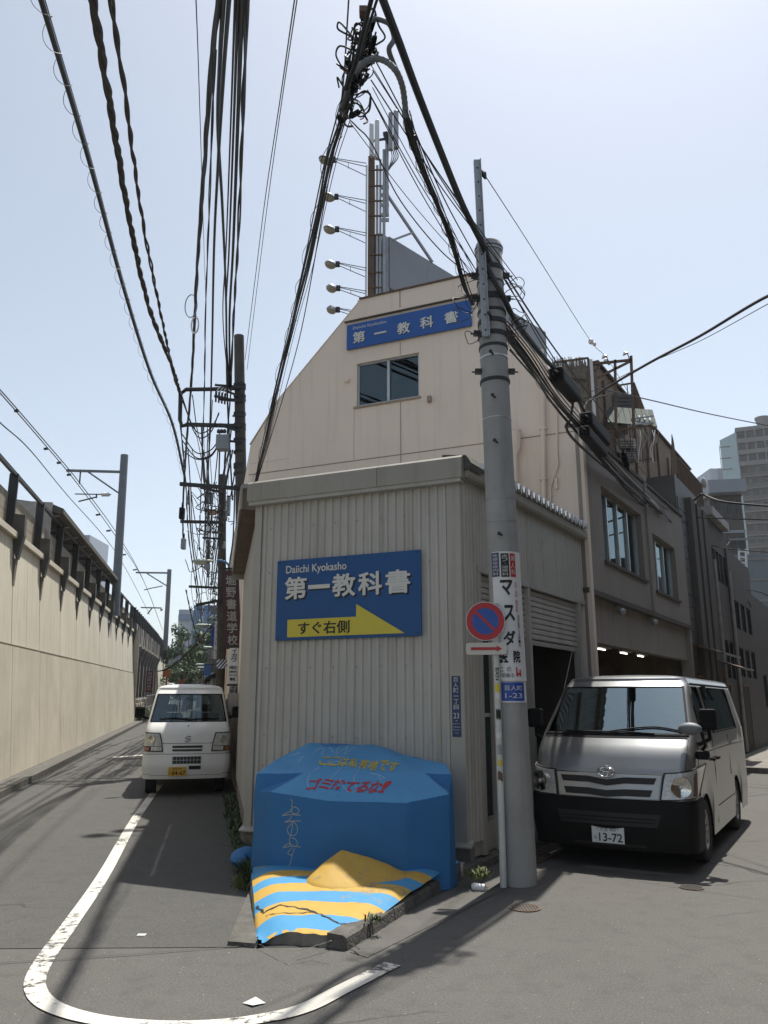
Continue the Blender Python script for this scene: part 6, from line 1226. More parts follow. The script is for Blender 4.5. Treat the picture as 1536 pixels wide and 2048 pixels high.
# banner with brush characters, white shop board, further hanging signs
def hang(name, label, cat, x0, y0, x1, y1, Yv, m, text, tm, vertical=True, lean=0, bold=.04, frame=False):
    a, b = at(x0, y0, Yv), at(x1, y1, Yv); t = thing(name, label, cat, ((a.x + b.x) / 2, Yv, b.z)); ln = lean * (a.z - b.z)
    mb = MB(); mb.add([(a.x + ln, Yv, b.z), (b.x + ln, Yv, b.z), (b.x, Yv, a.z), (a.x, Yv, a.z)] + [(a.x + ln, Yv + .04, b.z), (b.x + ln, Yv + .04, b.z), (b.x, Yv + .04, a.z), (a.x, Yv + .04, a.z)], [(0, 1, 2, 3), (7, 6, 5, 4), (0, 3, 7, 4), (1, 5, 6, 2), (3, 2, 6, 7), (0, 4, 5, 1)]); mb.build('cloth' if 'banner' in name else 'board', m, t)
    if text:
        w_ = b.x - a.x; mb = MB(); text_fit(mb, text, a.x + w_ * .22, b.x - w_ * .18, b.z + .06, a.z - .1, vertical=vertical, bold=bold, map=lambda x, z: (x + ln * (a.z - z) / (a.z - b.z), Yv - .012, z)); mb.build('lettering', tm, t, fix=False)
    mb = MB(); mb.bar((a.x - .05, Yv + .02, a.z + .03), (b.x + .35, Yv + .02, a.z + .03), .04); mb.build('bracket', MT['dark'], t); return t
MT['bann'] = mat('banner_brown', (.075, .042, .048), .9, var=.2, scale=2)
hang('cloth_banner', 'long dark brown banner with white brush characters hanging over the left street', 'banner', 444, 1140, 470, 1298, 16.3, MT['bann'], '堀野書道学校', mat('banner_ink', (.36, .35, .34), .9), lean=.075, bold=.018)
t = hang('shop_board', 'white vertical shop board with black katakana below the brown banner', 'sign', 459, 1296, 474, 1372, 16.2, MT['wplate'], '', None); a, b = at(459, 1296, 16.2), at(474, 1372, 16.2); Wd = b.x - a.x; Hd = a.z - b.z
def lt(body, u0, u1, v0, v1, m=MT['ink'], vert=False): mb = MB(); text_fit(mb, body, a.x + Wd * u0, a.x + Wd * u1, a.z - Hd * v1, a.z - Hd * v0, vertical=vert, bold=.02, map=lambda x, z: (x, 16.18, z)); mb.build('lettering', m, t, fix=False)
lt('イカワ', .3, .85, .01, .38, vert=True); lt('日曜定休', .1, .9, .47, .56); lt('営業時間', .1, .9, .60, .66); lt('10:00-19:00', .1, .95, .70, .74, MT['rust']); lt('書籍', .2, .8, .78, .86)
t2 = hang('number_plate', 'small dark plate with pale writing under the white shop board', 'sign', 459, 1373, 474, 1389, 16.2, MT['dkgrey'], '', None); a, b = at(459, 1373, 16.2), at(474, 1389, 16.2); Wd = b.x - a.x; Hd = a.z - b.z; t = t2; lt('百人町', .1, .9, .1, .45, MT['wplate']); lt('1-23', .2, .8, .55, .85, MT['wplate'])
hang('shop_board', 'dark unlit signboard hanging beside the brown banner', 'sign', 442, 1240, 457, 1310, 26, MT['bann'], '', None)
hang('shop_board', 'narrow white signboard with blue mark farther up the left street', 'sign', 430, 1242, 441, 1318, 29, MT['wplate'], '歌いましょう', MT['tblue'], bold=0)
hang('shop_board', 'thin blue signboard behind the white one', 'sign', 423, 1255, 429, 1292, 34, MT['tblue'], '', None)
hang('blue_sheet', 'blue plastic sheet hanging near the street lamps', 'sheet', 408, 1330, 421, 1368, 40, mat('sheet_blue', (.06, .17, .42), .5), '', None)
t = thing('striped_awning', 'black and white striped awning over a shop on the left street', 'awning', tuple(at(445, 1322, 25)))
for k in range(5):
    for j in range(6): p = at(436 + j * 3.4, 1316 + k * 4, 25 - k * .3); q = at(439.4 + j * 3.4, 1315.5 + k * 4, 25 - k * .3); mb = MB(); mb.add([p, q, q + Vector((0, -.3, -.09)), p + Vector((0, -.3, -.09))], [(0, 1, 2, 3)]); mb.build('stripe', MT['wplate'] if (j + k) % 2 else MT['ink'], t)
# shopfronts beyond the cream building on the left street (dark, seen edge on)
SL_ = Fr(ML.w(-13, 0, 0).x, ML.w(-13, 0, 0).y, 167.0)
for i, (xa, xb, zt, m) in enumerate(((0, 8, 5.2, 'dkgrey'), (8, 17, 6.0, 'tilew'), (17, 28, 5.0, 'grey'), (28, 48, 5.5, 'dkgrey'))):
    t = thing('street_building', ['dark low shopfront just beyond the cream building on the left street', 'tiled shop house farther up the left street', 'grey shop house past the second pole', 'long dim shop row at the end of the left street'][i], 'building', tuple(SL_.w(-xa, 0, 0)), -77)
    mb = MB(SL_.M); mb.box(-xb, -xa - .05, 0, 5, 0, zt); mb.build('wall', MT[m], t)
    for k in range(int((xb - xa) / 2.6)): x = -xa - 1 - k * 2.6; mb = MB(SL_.M); mb.box(x - 1.3, x, -.04, 0, .1, 2.3); mb.build('shop_window', MT['inner'], t); mb = MB(SL_.M); mb.box(x - 1.2, x, -.03, 0, 3, 4.1); mb.build('window', MT['twg'], t); mb = MB(SL_.M); mb.prismx([(0, 2.75), (-.6, 2.45), (-.6, 2.4), (0, 2.5)], x - 1.5, x + .2); mb.build('canopy', MT['dark'], t)
for i, (x_, y0, y1, w_, c) in enumerate(((429, 1345, 1400, 6, 'wplate'), (434, 1350, 1400, 4, 'navy'), (418, 1352, 1400, 4, 'wplate'), (407, 1350, 1395, 3, 'galv'), (455, 1330, 1400, 5, 'dark'), (413, 1352, 1395, 3, 'wplate'))):
    Yv = 30 + i * 2; p = at(x_, y0, Yv); q = Vector((p.x, Yv, ground_z(-9, Yv))); t = thing('standing_banner', ['white upright banner flag outside a shop', 'dark blue upright banner flag outside a shop', 'small white post marker by the kerb', 'grey bollard post on the left kerb', 'black menu stand beside the pipes', 'short white marker pole near the lamps'][i] + ' on the left street', 'banner', tuple(q)); mb = MB(); mb.bar(q, p, .04); mb.build('pole', MT['galv'], t); mb = MB(); mb.box(p.x - w_ * .01 * 2, p.x + w_ * .03, Yv - .02, Yv + .0, q.z + .6, p.z); mb.build('cloth', MT[c], t)
# pedestrians' clothes rack seen in the distance
t = thing('clothes_rack', 'shop clothes rack with dark and blue garments on the left street', 'clothes rack', tuple(at(424, 1385, 33)))
for k in range(6): p = at(421 + k * 2.2, 1372, 33); mb = MB(); mb.prism([(p.x - .05, p.z - .55), (p.x + .05, p.z - .55), (p.x + .04, p.z), (p.x - .04, p.z)], 33 - .15, 33.15); mb.build('garment', [MT['navy'], MT['wplate'], MT['ink'], MT['tblue'], MT['ink'], MT['navy']][k], t)
mb = MB(); mb.bar(at(419, 1371, 33), at(436, 1371, 33), .03); mb.build('rail', MT['galv'], t)
# ================================================================== THE TWO VANS
def lerp(a, b, t): return a + (b - a) * t
def interp(tab, z):
    if z <= tab[0][0]: return tab[0][1]
    for (a, va), (b, vb) in zip(tab[:-1], tab[1:]):
        if z <= b: return va + (vb - va) * (z - a) / (b - a)
    return tab[-1][1]
def carpaint(name, col, metal, rough=.32, coat=.6):
    m = mat(name, col, rough, metal, var=.03, scale=2, coat=coat); m.node_tree.nodes['Principled BSDF'].inputs['Coat Roughness'].default_value = .06; return m
class Van:
    def __init__(s, F, S): s.F = F; s.S = S
    def pt(s, c, z, off=0., yy=None):
        """c: -5..5 round the plan from the nose (0) over corners (1-2), side (2-3), rear corner (3-4) to the tail centre (5)"""
        S = s.S; sg = -1 if c < 0 else 1; t = abs(c); w = interp(S['w'], z); yf = interp(S['yf'], z); yr = interp(S['yr'], z); rc = interp(S['rc'], z); bow = interp(S['bow'], z)
        if t <= 1: u = t; x = (w - rc) * u; y = yf + bow * u * u; nx, ny = (2 * bow * u * .6, -1)
        elif t <= 2: a = (t - 1) * math.pi / 2; x = w - rc + rc * math.sin(a); y = yf + bow + rc - rc * math.cos(a); nx, ny = math.sin(a), -math.cos(a)
        elif t <= 3: x = w; y = lerp(yf + bow + rc, yr - rc * .6, t - 2) if yy is None else yy; nx, ny = 1, 0
        elif t <= 4: a = (t - 3) * math.pi / 2; r2 = rc * .6; x = w - r2 + r2 * math.cos(a); y = yr - r2 + r2 * math.sin(a); nx, ny = math.cos(a), math.sin(a)
        else: x = (w - rc * .6) * (5 - t); y = yr; nx, ny = 0, 1
        l = math.hypot(nx, ny); x += nx / l * off; y += ny / l * off
        return (x * sg, y, z)
    def side_c(s, y, z):
        S = s.S; a = interp(S['yf'], z) + interp(S['bow'], z) + interp(S['rc'], z); b = interp(S['yr'], z) - interp(S['rc'], z) * .6
        return 2 + max(0, min(1, (y - a) / (b - a)))
    def patch(s, name, m, par, q, off=.006, th=.012, nu=10, nv=3, smooth=True, **k):
        """raised panel on the skin: q = (c,z) corners, lower left, lower right, upper right, upper left"""
        mb = MB(s.F.M)
        def f(u, v, o):
            a = (lerp(q[0][0], q[1][0], u), lerp(q[0][1], q[1][1], u)); b = (lerp(q[3][0], q[2][0], u), lerp(q[3][1], q[2][1], u))
            return s.pt(lerp(a[0], b[0], v), lerp(a[1], b[1], v), o)
        mb.grid(lambda u, v: f(u, v, off), nu, nv)
        E = [(i / nu, 0) for i in range(nu)] + [(1, i / nv) for i in range(nv)] + [(1 - i / nu, 1) for i in range(nu)] + [(0, 1 - i / nv) for i in range(nv)]
        n = len(E); mb.add([f(u, v, off) for u, v in E] + [f(u, v, off - th) for u, v in E], [(i, i + n, (i + 1) % n + n, (i + 1) % n) for i in range(n)])
        return mb.build(name, m, par, smooth=30, **k)
    def body(s, par, paint, glass, inner):
        S = s.S; zl = S['zl']; belt = S['belt']; axles = S['axles']; ra = S['ra']; za = S['rw']
        yst = sorted(set([round(v, 4) for v in S['yst']])); 
        cols = [i / 8 for i in range(8)] + [1 + i / 6 for i in range(6)]; nC = len(cols)
        def colfun(k, z):      # k-th column point on the right side
            if k < nC: return s.pt(cols[k], z)
            k2 = k - nC
            if k2 < len(yst):
                y0 = yst[k2]; ya = interp(S['yf'], z) + interp(S['bow'], z) + interp(S['rc'], z); yb = interp(S['yr'], z) - interp(S['rc'], z) * .6
                yb0 = interp(S['yf'], S['zl'][3]) + interp(S['bow'], S['zl'][3]) + interp(S['rc'], S['zl'][3])
                t = (y0 - yst[0]) / (yst[-1] - yst[0]); y = min(max(y0, ya + .002 * k2), yb) if z > belt - .3 else min(y0 if k2 else ya, yb)
                if k2 == 0: y = ya
                if k2 == len(yst) - 1: y = yb
                return s.pt(2.5, z, 0, y)
            k3 = k - nC - len(yst); t = 3 + (k3 + 1) / 4 if k3 < 4 else 4 + (k3 - 3) / 4
            return s.pt(t, z)
        nK = nC + len(yst) + 8
        def zmap(k, z):
            if nC <= k < nC + len(yst) and z < belt:
                y = yst[k - nC]
                for ax in axles:
                    d = abs(y - ax)
                    if d < ra: zb = za + math.sqrt(max(0, ra * ra - d * d)); zb = max(zb, zl[0]); return zb + (z - zl[0]) / (belt - zl[0]) * (belt - zb)
            return z
        rings = []
        for z in zl: rings.append([colfun(k, zmap(k, z)) if not (nC <= k < nC + len(yst)) else (lambda p, zz: (p[0], p[1], zz))(colfun(k, z), zmap(k, z)) for k in range(nK)])
        roof0 = rings[-1]; zr = zl[-1]
        # roof rings shrink towards the centre line
        yc0 = interp(S['yf'], zr); yc1 = interp(S['yr'], zr)
        for f, dz in S['roof']:
            rings.append([(p[0] * f, yc0 + (yc1 - yc0) * .5 + (p[1] - (yc0 + yc1) / 2) * (1 - (1 - f) * .25), zr + dz) for p in roof0])
        mb = MB(s.F.M); wins = {}; 
        for j in range(len(rings) - 1):
            for k in range(nK - 1):
                zc = (zl[j] + zl[j + 1]) / 2 if j < len(zl) - 1 else 99; win = None
                if S['wz'][0] < zc < S['wz'][1]:
                    if k < nC - 4: win = 'windscreen'
                    elif nC <= k < nC + len(yst) - 1:
                        ym = (yst[k - nC] + yst[k - nC + 1]) / 2
                        for i, (a, b) in enumerate(S['sw']):
                            if a < ym < b: win = 'side_window%d' % i
                    elif k > nK - 5: win = 'rear_window'
                for sg in (1, -1):
                    Q = [rings[j][k], rings[j][k + 1], rings[j + 1][k + 1], rings[j + 1][k]]; Q = [(x * sg, y, z) for x, y, z in Q]
                    if win is None: mb.add(Q, [(0, 1, 2, 3)])
                    else: wins.setdefault(win + ('' if win in ('windscreen', 'rear_window') else '_%d' % sg), []).append(Q)
        top = rings[-1]; 
        for k in range(nK - 1): mb.add([top[k], top[k + 1], (-top[k + 1][0], top[k + 1][1], top[k + 1][2]), (-top[k][0], top[k][1], top[k][2])], [(0, 1, 2, 3)])
        b = mb.build('body', paint, par, smooth=28)
        for w_, Qs in wins.items():
            g = MB(s.F.M); 
            for Q in Qs: g.add(Q, [(0, 1, 2, 3)])
            gm = glass if w_.startswith('wind') else S.get('sideglass', glass)
            o = g.build('windscreen' if w_ == 'windscreen' else 'rear_window' if w_ == 'rear_window' else 'side_window', gm, par, smooth=True)
            # rubber seal round the pane
            bm = bmesh.new(); bm.from_mesh(o.data); ed = [e for e in bm.edges if e.is_boundary]; seal = MB(ROOTM[par])
            for e in ed: seal.bar(e.verts[0].co, e.verts[1].co, .022, .016)
            bm.free(); seal.build('window_seal', MT['black'], o, fix=False)
        # inside: floor, bulk, dashboard
        mb = MB(s.F.M); w = S['w'][0][1] - .06; mb.box(-w, w, S['yf'][0][1] + .25, S['yr'][0][1] - .1, .32, .36); mb.box(-w, w, .9, S['yr'][0][1] - .1, .36, .6); mb.build('floor', inner, par)
        # underside and arch liners
        for ax in axles:
            for sg in (-1, 1):
                n = 12; wv = S['w'][0][1]; mb = MB(s.F.M)
                P = [(ax + (ra + .01) * math.cos(math.pi * i / n), za + (ra + .01) * math.sin(math.pi * i / n)) for i in range(n + 1)]
                mb.add([(sg * (wv - .0), y, z) for y, z in P] + [(sg * (wv - .32), y, z) for y, z in P] , [(i, i + 1, i + n + 2, i + n + 1) for i in range(n)]); mb.add([(sg * (wv - .32), y, z) for y, z in P], [tuple(range(n + 1))])
                mb.build('arch_liner', MT['black'], par, fix=False)
    def wheel(s, par, ax, sg, rim):
        S = s.S; r = S['rw']; wv = S['w'][0][1] - .015; M = s.F.M @ Matrix.Translation((sg * (wv - .09), ax, r)) @ Matrix.Rotation(R(90 * sg), 4, 'Y')
        t = MB(M); t.lathe([(r * .62, -.09), (r * .93, -.09), (r, -.065), (r, .065), (r * .93, .09), (r * .64, .09), (r * .62, .07), (r * .62, -.09)], n=36)
        w_ = t.build('wheel', MT.setdefault('tyre', mat('tyre_rubber', (.018, .018, .018), .85, var=.2)), par, smooth=30)
        t = MB(M); t.lathe([(.02, -.02), (r * .35, .03), (r * .55, .045), (r * .60, .08), (r * .63, .082), (r * .63, .0), (.05, -.02)], n=30)
        for k in range(8): a = k * math.pi / 4; t.bar((r * .2 * math.cos(a), r * .2 * math.sin(a), .055), (r * .58 * math.cos(a), r * .58 * math.sin(a), .06), .045, .03)
        t.lathe([(.001, .06), (.05, .06), (.055, .03)], n=14); t.build('rim', rim, w_, smooth=30)
    def mirror(s, par, c, z, sg, big=True, dx=.14, hgt=.24, wd=.17): pass
lensm = mat('clear_lens', (.5, .5, .48), .1, .3, var=.3, scale=45, coat=1.); amber = mat('amber_lens', (.30, .12, .06), .15, 0, var=.2, scale=40, coat=1.)
chrome = mat('chrome', (.6, .6, .6), .12, 1., var=.05); refl = mat('reflector', (.55, .55, .52), .08, 1., var=.5, scale=60)
blackp = mat('bumper_black', (.006, .006, .007), .65, var=.15, bump=.1, bscale=300, spec=.22)
seat = mat('seat_fabric', (.05, .055, .065), .9, var=.2)
# ---------------- silver van
HD = Vector((math.sin(R(120)), math.cos(R(120)), 0)); ho = Vector((2.345, 8.66, 0)) - HD * .06
HF = Fr(ho.x, ho.y, 120)
van = thing('silver_van', 'silver grey one box van parked nose out beside the concrete pole', 'van', tuple(ho), -30)
S = dict(w=[(.2, .82), (.5, .845), (1.1, .845), (1.31, .835), (1.84, .72), (1.9, .69)], yf=[(.2, .06), (.45, .0), (.7, .03), (.93, .09), (1.14, .22), (1.31, .42), (1.84, .95), (1.9, 1.05)],
 yr=[(.2, 4.64), (.9, 4.69), (1.3, 4.66), (1.9, 4.5)], rc=[(.2, .16), (.9, .17), (1.3, .12), (1.84, .10), (1.9, .1)], bow=[(.2, .07), (1.2, .07), (1.84, .09)],
 zl=[.22, .32, .42, .55, .70, .82, .93, 1.0, 1.08, 1.14, 1.22, 1.31, 1.38, 1.50, 1.62, 1.74, 1.83, 1.87, 1.90], belt=1.22, wz=(1.31, 1.83), axles=[.99, 3.56], ra=.37, rw=.325,
 yst=[.30, .45, .55] + [.99 - .37 * math.cos(math.pi * i / 14) for i in range(15)] + [1.55, 1.8, 2.05, 2.12, 2.4, 2.75, 3.0] + [3.56 - .37 * math.cos(math.pi * i / 14) for i in range(15)] + [4.1, 4.25, 4.4, 4.55], roof=[(.97, .03), (.85, .055), (.6, .07), (.3, .078)],
 sw=[(1.0, 1.60), (1.75, 3.9)], sideglass=glassmat('privacy_glass', (.3, .32, .34), .05, .12))
paint = carpaint('silver_paint', (.24, .246, .252), .75, .34, .7)
V1 = Van(HF, S); wsg = glassmat('windscreen_glass', (.75, .85, .85), .30, .55)
V1.body(van, paint, wsg, MT['inner'])
alloy = mat('steel_rim', (.35, .35, .35), .4, .7)
for ax in S['axles']:
    for sg in (-1, 1): V1.wheel(van, ax, sg, alloy)
P_ = V1.patch
P_('bumper', blackp, van, [(-2.07, .2), (2.07, .2), (2.075, .695), (-2.075, .695)], .02, .05, 40, 8)
P_('lower_intake', MT['ink'], van, [(-.72, .44), (.72, .44), (.78, .56), (-.78, .56)], .024, .01, 16, 2)
P_('lower_intake', MT['ink'], van, [(-.55, .235), (.55, .235), (.55, .26), (-.55, .26)], .024, .01, 16, 1)
for z in (.475, .51): P_('grille_bar', blackp, van, [(-.70, z), (.70, z), (.70, z + .01), (-.70, z + .01)], .032, .01, 16, 1)
g = P_('grille', mat('grille_silver', (.42, .42, .41), .35, .6), van, [(-.75, .705), (.75, .705), (.81, .93), (-.81, .93)], .012, .02, 20, 3)
for (z0, z1, c0, c1) in ((.725, .79, .64, .68), (.845, .905, .70, .74)):
    mb = MB(HF.M)
    def gf(u, v, o=.02):
        c = lerp(-lerp(c0, c1, v), lerp(c0, c1, v), u); dip = -.028 * max(0, 1 - abs(c) / .28)
        return V1.pt(c, lerp(z0, z1, v) + dip * (1 if z0 > .8 else .6), o)
    mb.grid(gf, 28, 2); mb.build('grille_slot', MT['ink'], g, fix=False)
# emblem: three ovals
def oval(cx, cz, rx, rz, r, base=0.045):
    pts = []
    for k in range(25): a = 2 * math.pi * k / 24; x, z = cx + rx * math.cos(a), cz + rz * math.sin(a); y = V1.pt(0, z)[1] - base; pts.append((x, y, z))
    return pts
mb = MB(HF.M)
for q in ((0, .955, .082, .052, .007), (0, .955, .027, .05, .006), (0, .972, .062, .022, .006)): mb.tube(oval(*q), q[4], 6, False)
mb.build('emblem', chrome, van, smooth=True, fix=False)
for sg in (-1, 1):
    q = lambda a: [(sg * c, z) for c, z in a]
    o = [(.80, .705), (2.0, .735), (2.12, 1.0), (.86, .945)]; o = q(o) if sg > 0 else q([o[1], o[0], o[3], o[2]])
    oo = [(.77, .695), (2.03, .725), (2.15, 1.015), (.83, .96)]; oo = q(oo) if sg > 0 else q([oo[1], oo[0], oo[3], oo[2]]); P_('light_surround', MT['ink'], van, oo, .0135, .03, 20, 6)
    h = P_('headlight', lensm, van, o, .019, .012, 20, 6)
    cc = V1.pt(sg * 1.18, .83, .02); M = HF.M @ Matrix.Translation(cc) @ Matrix.Rotation(R(22 * sg), 4, 'Z') @ Matrix.Rotation(R(90), 4, 'X'); mb = MB(M); mb.lathe([(.02, -.02), (.055, .0), (.10, .015), (.106, .02), (.10, .024), (.05, .012), (.001, .006)], n=28); mb.build('reflector', refl, h, smooth=30)
    mb = MB(M); mb.ell((0, 0, .02), .022, .022, .02); mb.build('bulb', MT['wplate'], h, smooth=True)
    o = [(1.62, .74), (2.0, .745), (2.1, .96), (1.7, .95)]; o = q(o) if sg > 0 else q([o[1], o[0], o[3], o[2]]); P_('indicator', mat('smoked_lens', (.14, .09, .07), .1, 0, coat=1) if sg < 0 else bpy.data.materials['smoked_lens'], h, o, .02, .01, 8, 4)
# hood seam, wipers, cowl
mb = MB(HF.M); mb.tube([V1.pt(c / 10, .938, .002) for c in range(-14, 15)], .004, 4); mb.build('hood_seam', MT['ink'], van, fix=False)
for sg in (-1, 1): mb = MB(HF.M); mb.tube([V1.pt(sg * 1.35, z, .001) for z in (.99, 1.05, 1.12, 1.2, 1.28)], .003, 4); mb.build('hood_seam', MT['ink'], van, fix=False)
P_('cowl', MT['black'], van, [(-1.3, 1.285), (1.3, 1.285), (1.25, 1.335), (-1.25, 1.335)], .006, .01, 24, 1)
for pts in ([(.62, 1.33), (.2, 1.345), (-.25, 1.345), (-.75, 1.35)], [(1.02, 1.36), (.6, 1.40), (.1, 1.365), (-.1, 1.34)]):
    mb = MB(HF.M); mb.tube([V1.pt(c, z, .02) for c, z in spline([Vector((a, b, 0)) for a, b in pts], 5) and [(p.x, p.y) for p in spline([Vector((a, b, 0)) for a, b in pts], 5)]], .009, 5); mb.build('wiper', MT['black'], van, fix=False)
# plate
def plate(Vn, par, z0, z1, w_, m, tm, l1, l2, kana, off=.035, cx=0.):
    zc = (z0 + z1) / 2; y = Vn.pt(0, zc)[1] - off; mb = MB(Vn.F.M); mb.box(cx - w_, cx + w_, y - .004, y, z0, z1); p = mb.build('number_plate', m, par, bevel=.003); mb = MB(Vn.F.M); h = z1 - z0
    text_fit(mb, l1, cx - w_ * .5, cx + w_ * .5, z0 + h * .68, z0 + h * .93, y=y - .006); text_fit(mb, l2, cx - w_ * .55, cx + w_ * .88, z0 + h * .1, z0 + h * .58, y=y - .006, bold=.02); text_fit(mb, kana, cx - w_ * .88, cx - w_ * .66, z0 + h * .22, z0 + h * .42, y=y - .006)
    mb.build('lettering', tm, p, fix=False)
    for sx_ in (-.62, .62): q = MB(Vn.F.M); q.cyl((cx + w_ * sx_, y - .005, z0 + h * .83), (cx + w_ * sx_, y - .009, z0 + h * .83), .008, .008, 10); q.build('bolt', MT['galv'], p)
plate(V1, van, .262, .427, .165, MT['wplate'], mat('plate_green_ink', (.015, .04, .03), .5), '大宮 400', '13-72', 'ね', .03)
# mirrors, door lines, handles
def skinline(Vn, par, pts, name='door_seam', r=.004, m='ink'):
    mb = MB(Vn.F.M); mb.tube([Vn.pt(Vn.side_c(y, z) * sg_, z, .001) for y, z in pts], r, 4); mb.build(name, MT[m], par, fix=False)
for sg_ in (-1, 1):
    skinline(V1, van, [(.52, .5), (.52, .8), (.55, 1.0), (.62, 1.25), (.80, 1.33)]); skinline(V1, van, [(1.66, .32), (1.66, .9), (1.66, 1.25), (1.66, 1.8)]); skinline(V1, van, [(2.95, .75), (2.95, 1.25)]); skinline(V1, van, [(.9, 1.12), (1.6, 1.12), (2.9, 1.12), (4.4, 1.1)], 'body_crease', .006); skinline(V1, van, [(1.7, .5), (2.4, .5), (3.1, .5)], 'body_crease', .005)
    for y in (1.52, 1.85): p = V1.pt(sg_ * V1.side_c(y, 1.02), 1.02, .02); mb = MB(HF.M); mb.box(p[0] - .012, p[0] + .012, p[1] - .08, p[1] + .08, p[2] - .015, p[2] + .015); mb.build('door_handle', MT['black'], van, bevel=.006)
    # belt-line trim and gutter
    mb = MB(HF.M); mb.tube([V1.pt(sg_ * V1.side_c(y, 1.86), 1.865, .006) for y in (1.25, 2, 3, 4, 4.4)], .012, 6); mb.build('rain_gutter', MT['black'], van)
    pr = MB(HF.M); mx = sg_ * .96; my = .62; pr.box(mx - .085, mx + .085, my, my + .09, 1.37, 1.59); m_ = pr.build('side_mirror', MT['black'], van, bevel=.025); mb = MB(HF.M); mb.tube([(sg_ * .84, .70, 1.22), (mx, my + .06, 1.28), (mx, my + .06, 1.38)], .022, 8); mb.build('mirror_stay', MT['black'], m_); mb = MB(HF.M); mb.box(mx - .085, mx + .085, my + .09, my + .095, 1.38, 1.58); mb.build('mirror_glass', chrome, m_)
# round fender mirror on the viewer's right corner of the cowl
p = V1.pt(1.25, 1.33, .12); M = HF.M @ Matrix.Translation((p[0] + .02, p[1] - .05, p[2] + .06)); mb = MB(M); mb.ell((0, 0, 0), .12, .06, .065, 16, 10); m_ = mb.build('cowl_mirror', MT['galv2'], van, smooth=True); mb = MB(HF.M); mb.tube([(p[0] + .06, p[1] + .0, p[2] + .05), (p[0] + .12, p[1] + .03, p[2] + .02), (p[0] + .14, p[1] + .05, 1.22), (p[0] + .10, p[1] + .08, 1.17)], .018, 8); mb.build('mirror_stay', MT['black'], m_); mb = MB(HF.M); mb.box(p[0] + .04, p[0] + .17, p[1] + .02, p[1] + .12, 1.08, 1.17); mb.build('mirror_foot', MT['black'], m_, bevel=.02)
# antenna, cabin
mb = MB(HF.M); mb.cyl((-.70, 1.0, 1.82), (-.62, 1.25, 2.38), .004, .003, 6); mb.build('aerial', MT['galv'], van)
for x in (-.4, .4):
    mb = MB(HF.M); mb.box(x - .25, x + .25, 1.75, 1.9, .75, 1.42); mb.box(x - .25, x + .25, 1.35, 1.85, .7, .85); mb.box(x - .12, x + .12, 1.78, 1.88, 1.44, 1.62); mb.build('front_seat', seat, van, bevel=.05)
mb = MB(HF.M); mb.box(-.74, .74, .72, 1.0, 1.10, 1.28); mb.build('dashboard', mat('dash_grey', (.12, .115, .11), .8), van, bevel=.04)
mb = MB(HF.M); mb.tube([(-.38 + .18 * math.cos(a / 12 * 6.2832), 1.08 + .06 * math.sin(a / 12 * 6.2832), 1.27 + .16 * math.sin(a / 12 * 6.2832)) for a in range(13)], .013, 6); mb.build('steering_wheel', MT['black'], van)
mb = MB(HF.M); mb.box(-.76, .76, 2.0, 2.03, .6, 1.85); mb.build('partition', mat('pale_curtain', (.035, .035, .035), .8), van)
sh = MB(HF.M); zz_ = [(-.10 + .03 * (k % 2), 1.34 + k * .03) for k in range(16)]
# ribs on the roof
for k in range(6): mb = MB(HF.M); x = -.5 + k * .2; mb.bar((x, 1.5, 1.955 + .018 * (1 - (x / .6) ** 2)), (x, 4.2, 1.955 + .018 * (1 - (x / .6) ** 2)), .035, .012); mb.build('roof_rib', paint, van)
# ---------------- white kei van
kz = ground_z(-3.4, 14.6); KF = Fr(-3.44, 14.51, 76.5, kz)
kv = thing('white_kei_van', 'small white kei van facing the camera on the left street', 'van', (-3.44, 14.51, kz), 13.5)
S = dict(w=[(.2, .70), (.5, .735), (1.05, .735), (1.24, .71), (1.72, .62), (1.8, .60)], yf=[(.2, .05), (.5, .0), (.74, .03), (1.03, .10), (1.14, .17), (1.24, .30), (1.72, .62), (1.8, .72)],
 yr=[(.2, 3.36), (.9, 3.39), (1.8, 3.32)], rc=[(.2, .15), (.9, .15), (1.24, .10), (1.72, .10), (1.8, .1)], bow=[(.2, .06), (1.2, .06), (1.72, .07)],
 zl=[.28, .36, .45, .56, .70, .82, .93, 1.0, 1.05, 1.12, 1.18, 1.24, 1.30, 1.42, 1.54, 1.66, 1.72, 1.76, 1.80], belt=1.1, wz=(1.24, 1.72), axles=[.62, 3.02], ra=.32, rw=.27,
 yst=[.24, .27] + [.62 - .32 * math.cos(math.pi * i / 12) for i in range(13)] + [1.1, 1.4, 1.6, 1.68, 2.0, 2.4, 2.62] + [3.02 - .32 * math.cos(math.pi * i / 12) for i in range(13)][:-1] + [3.3], roof=[(.97, .04), (.85, .075), (.6, .095), (.3, .105)],
 sw=[(.75, 1.4), (1.6, 2.62)])
wp = carpaint('white_paint', (.74, .74, .72), 0, .35, .6); V2 = Van(KF, S); V2.body(kv, wp, glassmat('kei_glass', (.8, .88, .86), .10, .75), MT['inner'])
for ax in S['axles']:
    for sg in (-1, 1): V2.wheel(kv, ax, sg, MT['galv'])
P_ = V2.patch
P_('bumper', wp, kv, [(-2.05, .285), (2.05, .285), (2.05, .69), (-2.05, .69)], .02, .03, 40, 8)
P_('upper_grille', MT['ink'], kv, [(-.42, .745), (.42, .745), (.44, .775), (-.44, .775)], .012, .01, 14, 1); P_('upper_grille', MT['ink'], kv, [(-.43, .80), (.43, .80), (.44, .835), (-.44, .835)], .012, .01, 14, 1)
lg = P_('lower_grille', MT['ink'], kv, [(-.42, .535), (.42, .535), (.42, .655), (-.42, .655)], .024, .01, 14, 1)
for k in range(9): c = -.40 + k * .1; P_('grille_bar', MT['galv'], lg, [(c, .54), (c + .012, .54), (c + .012, .65), (c, .65)], .028, .01, 1, 1)
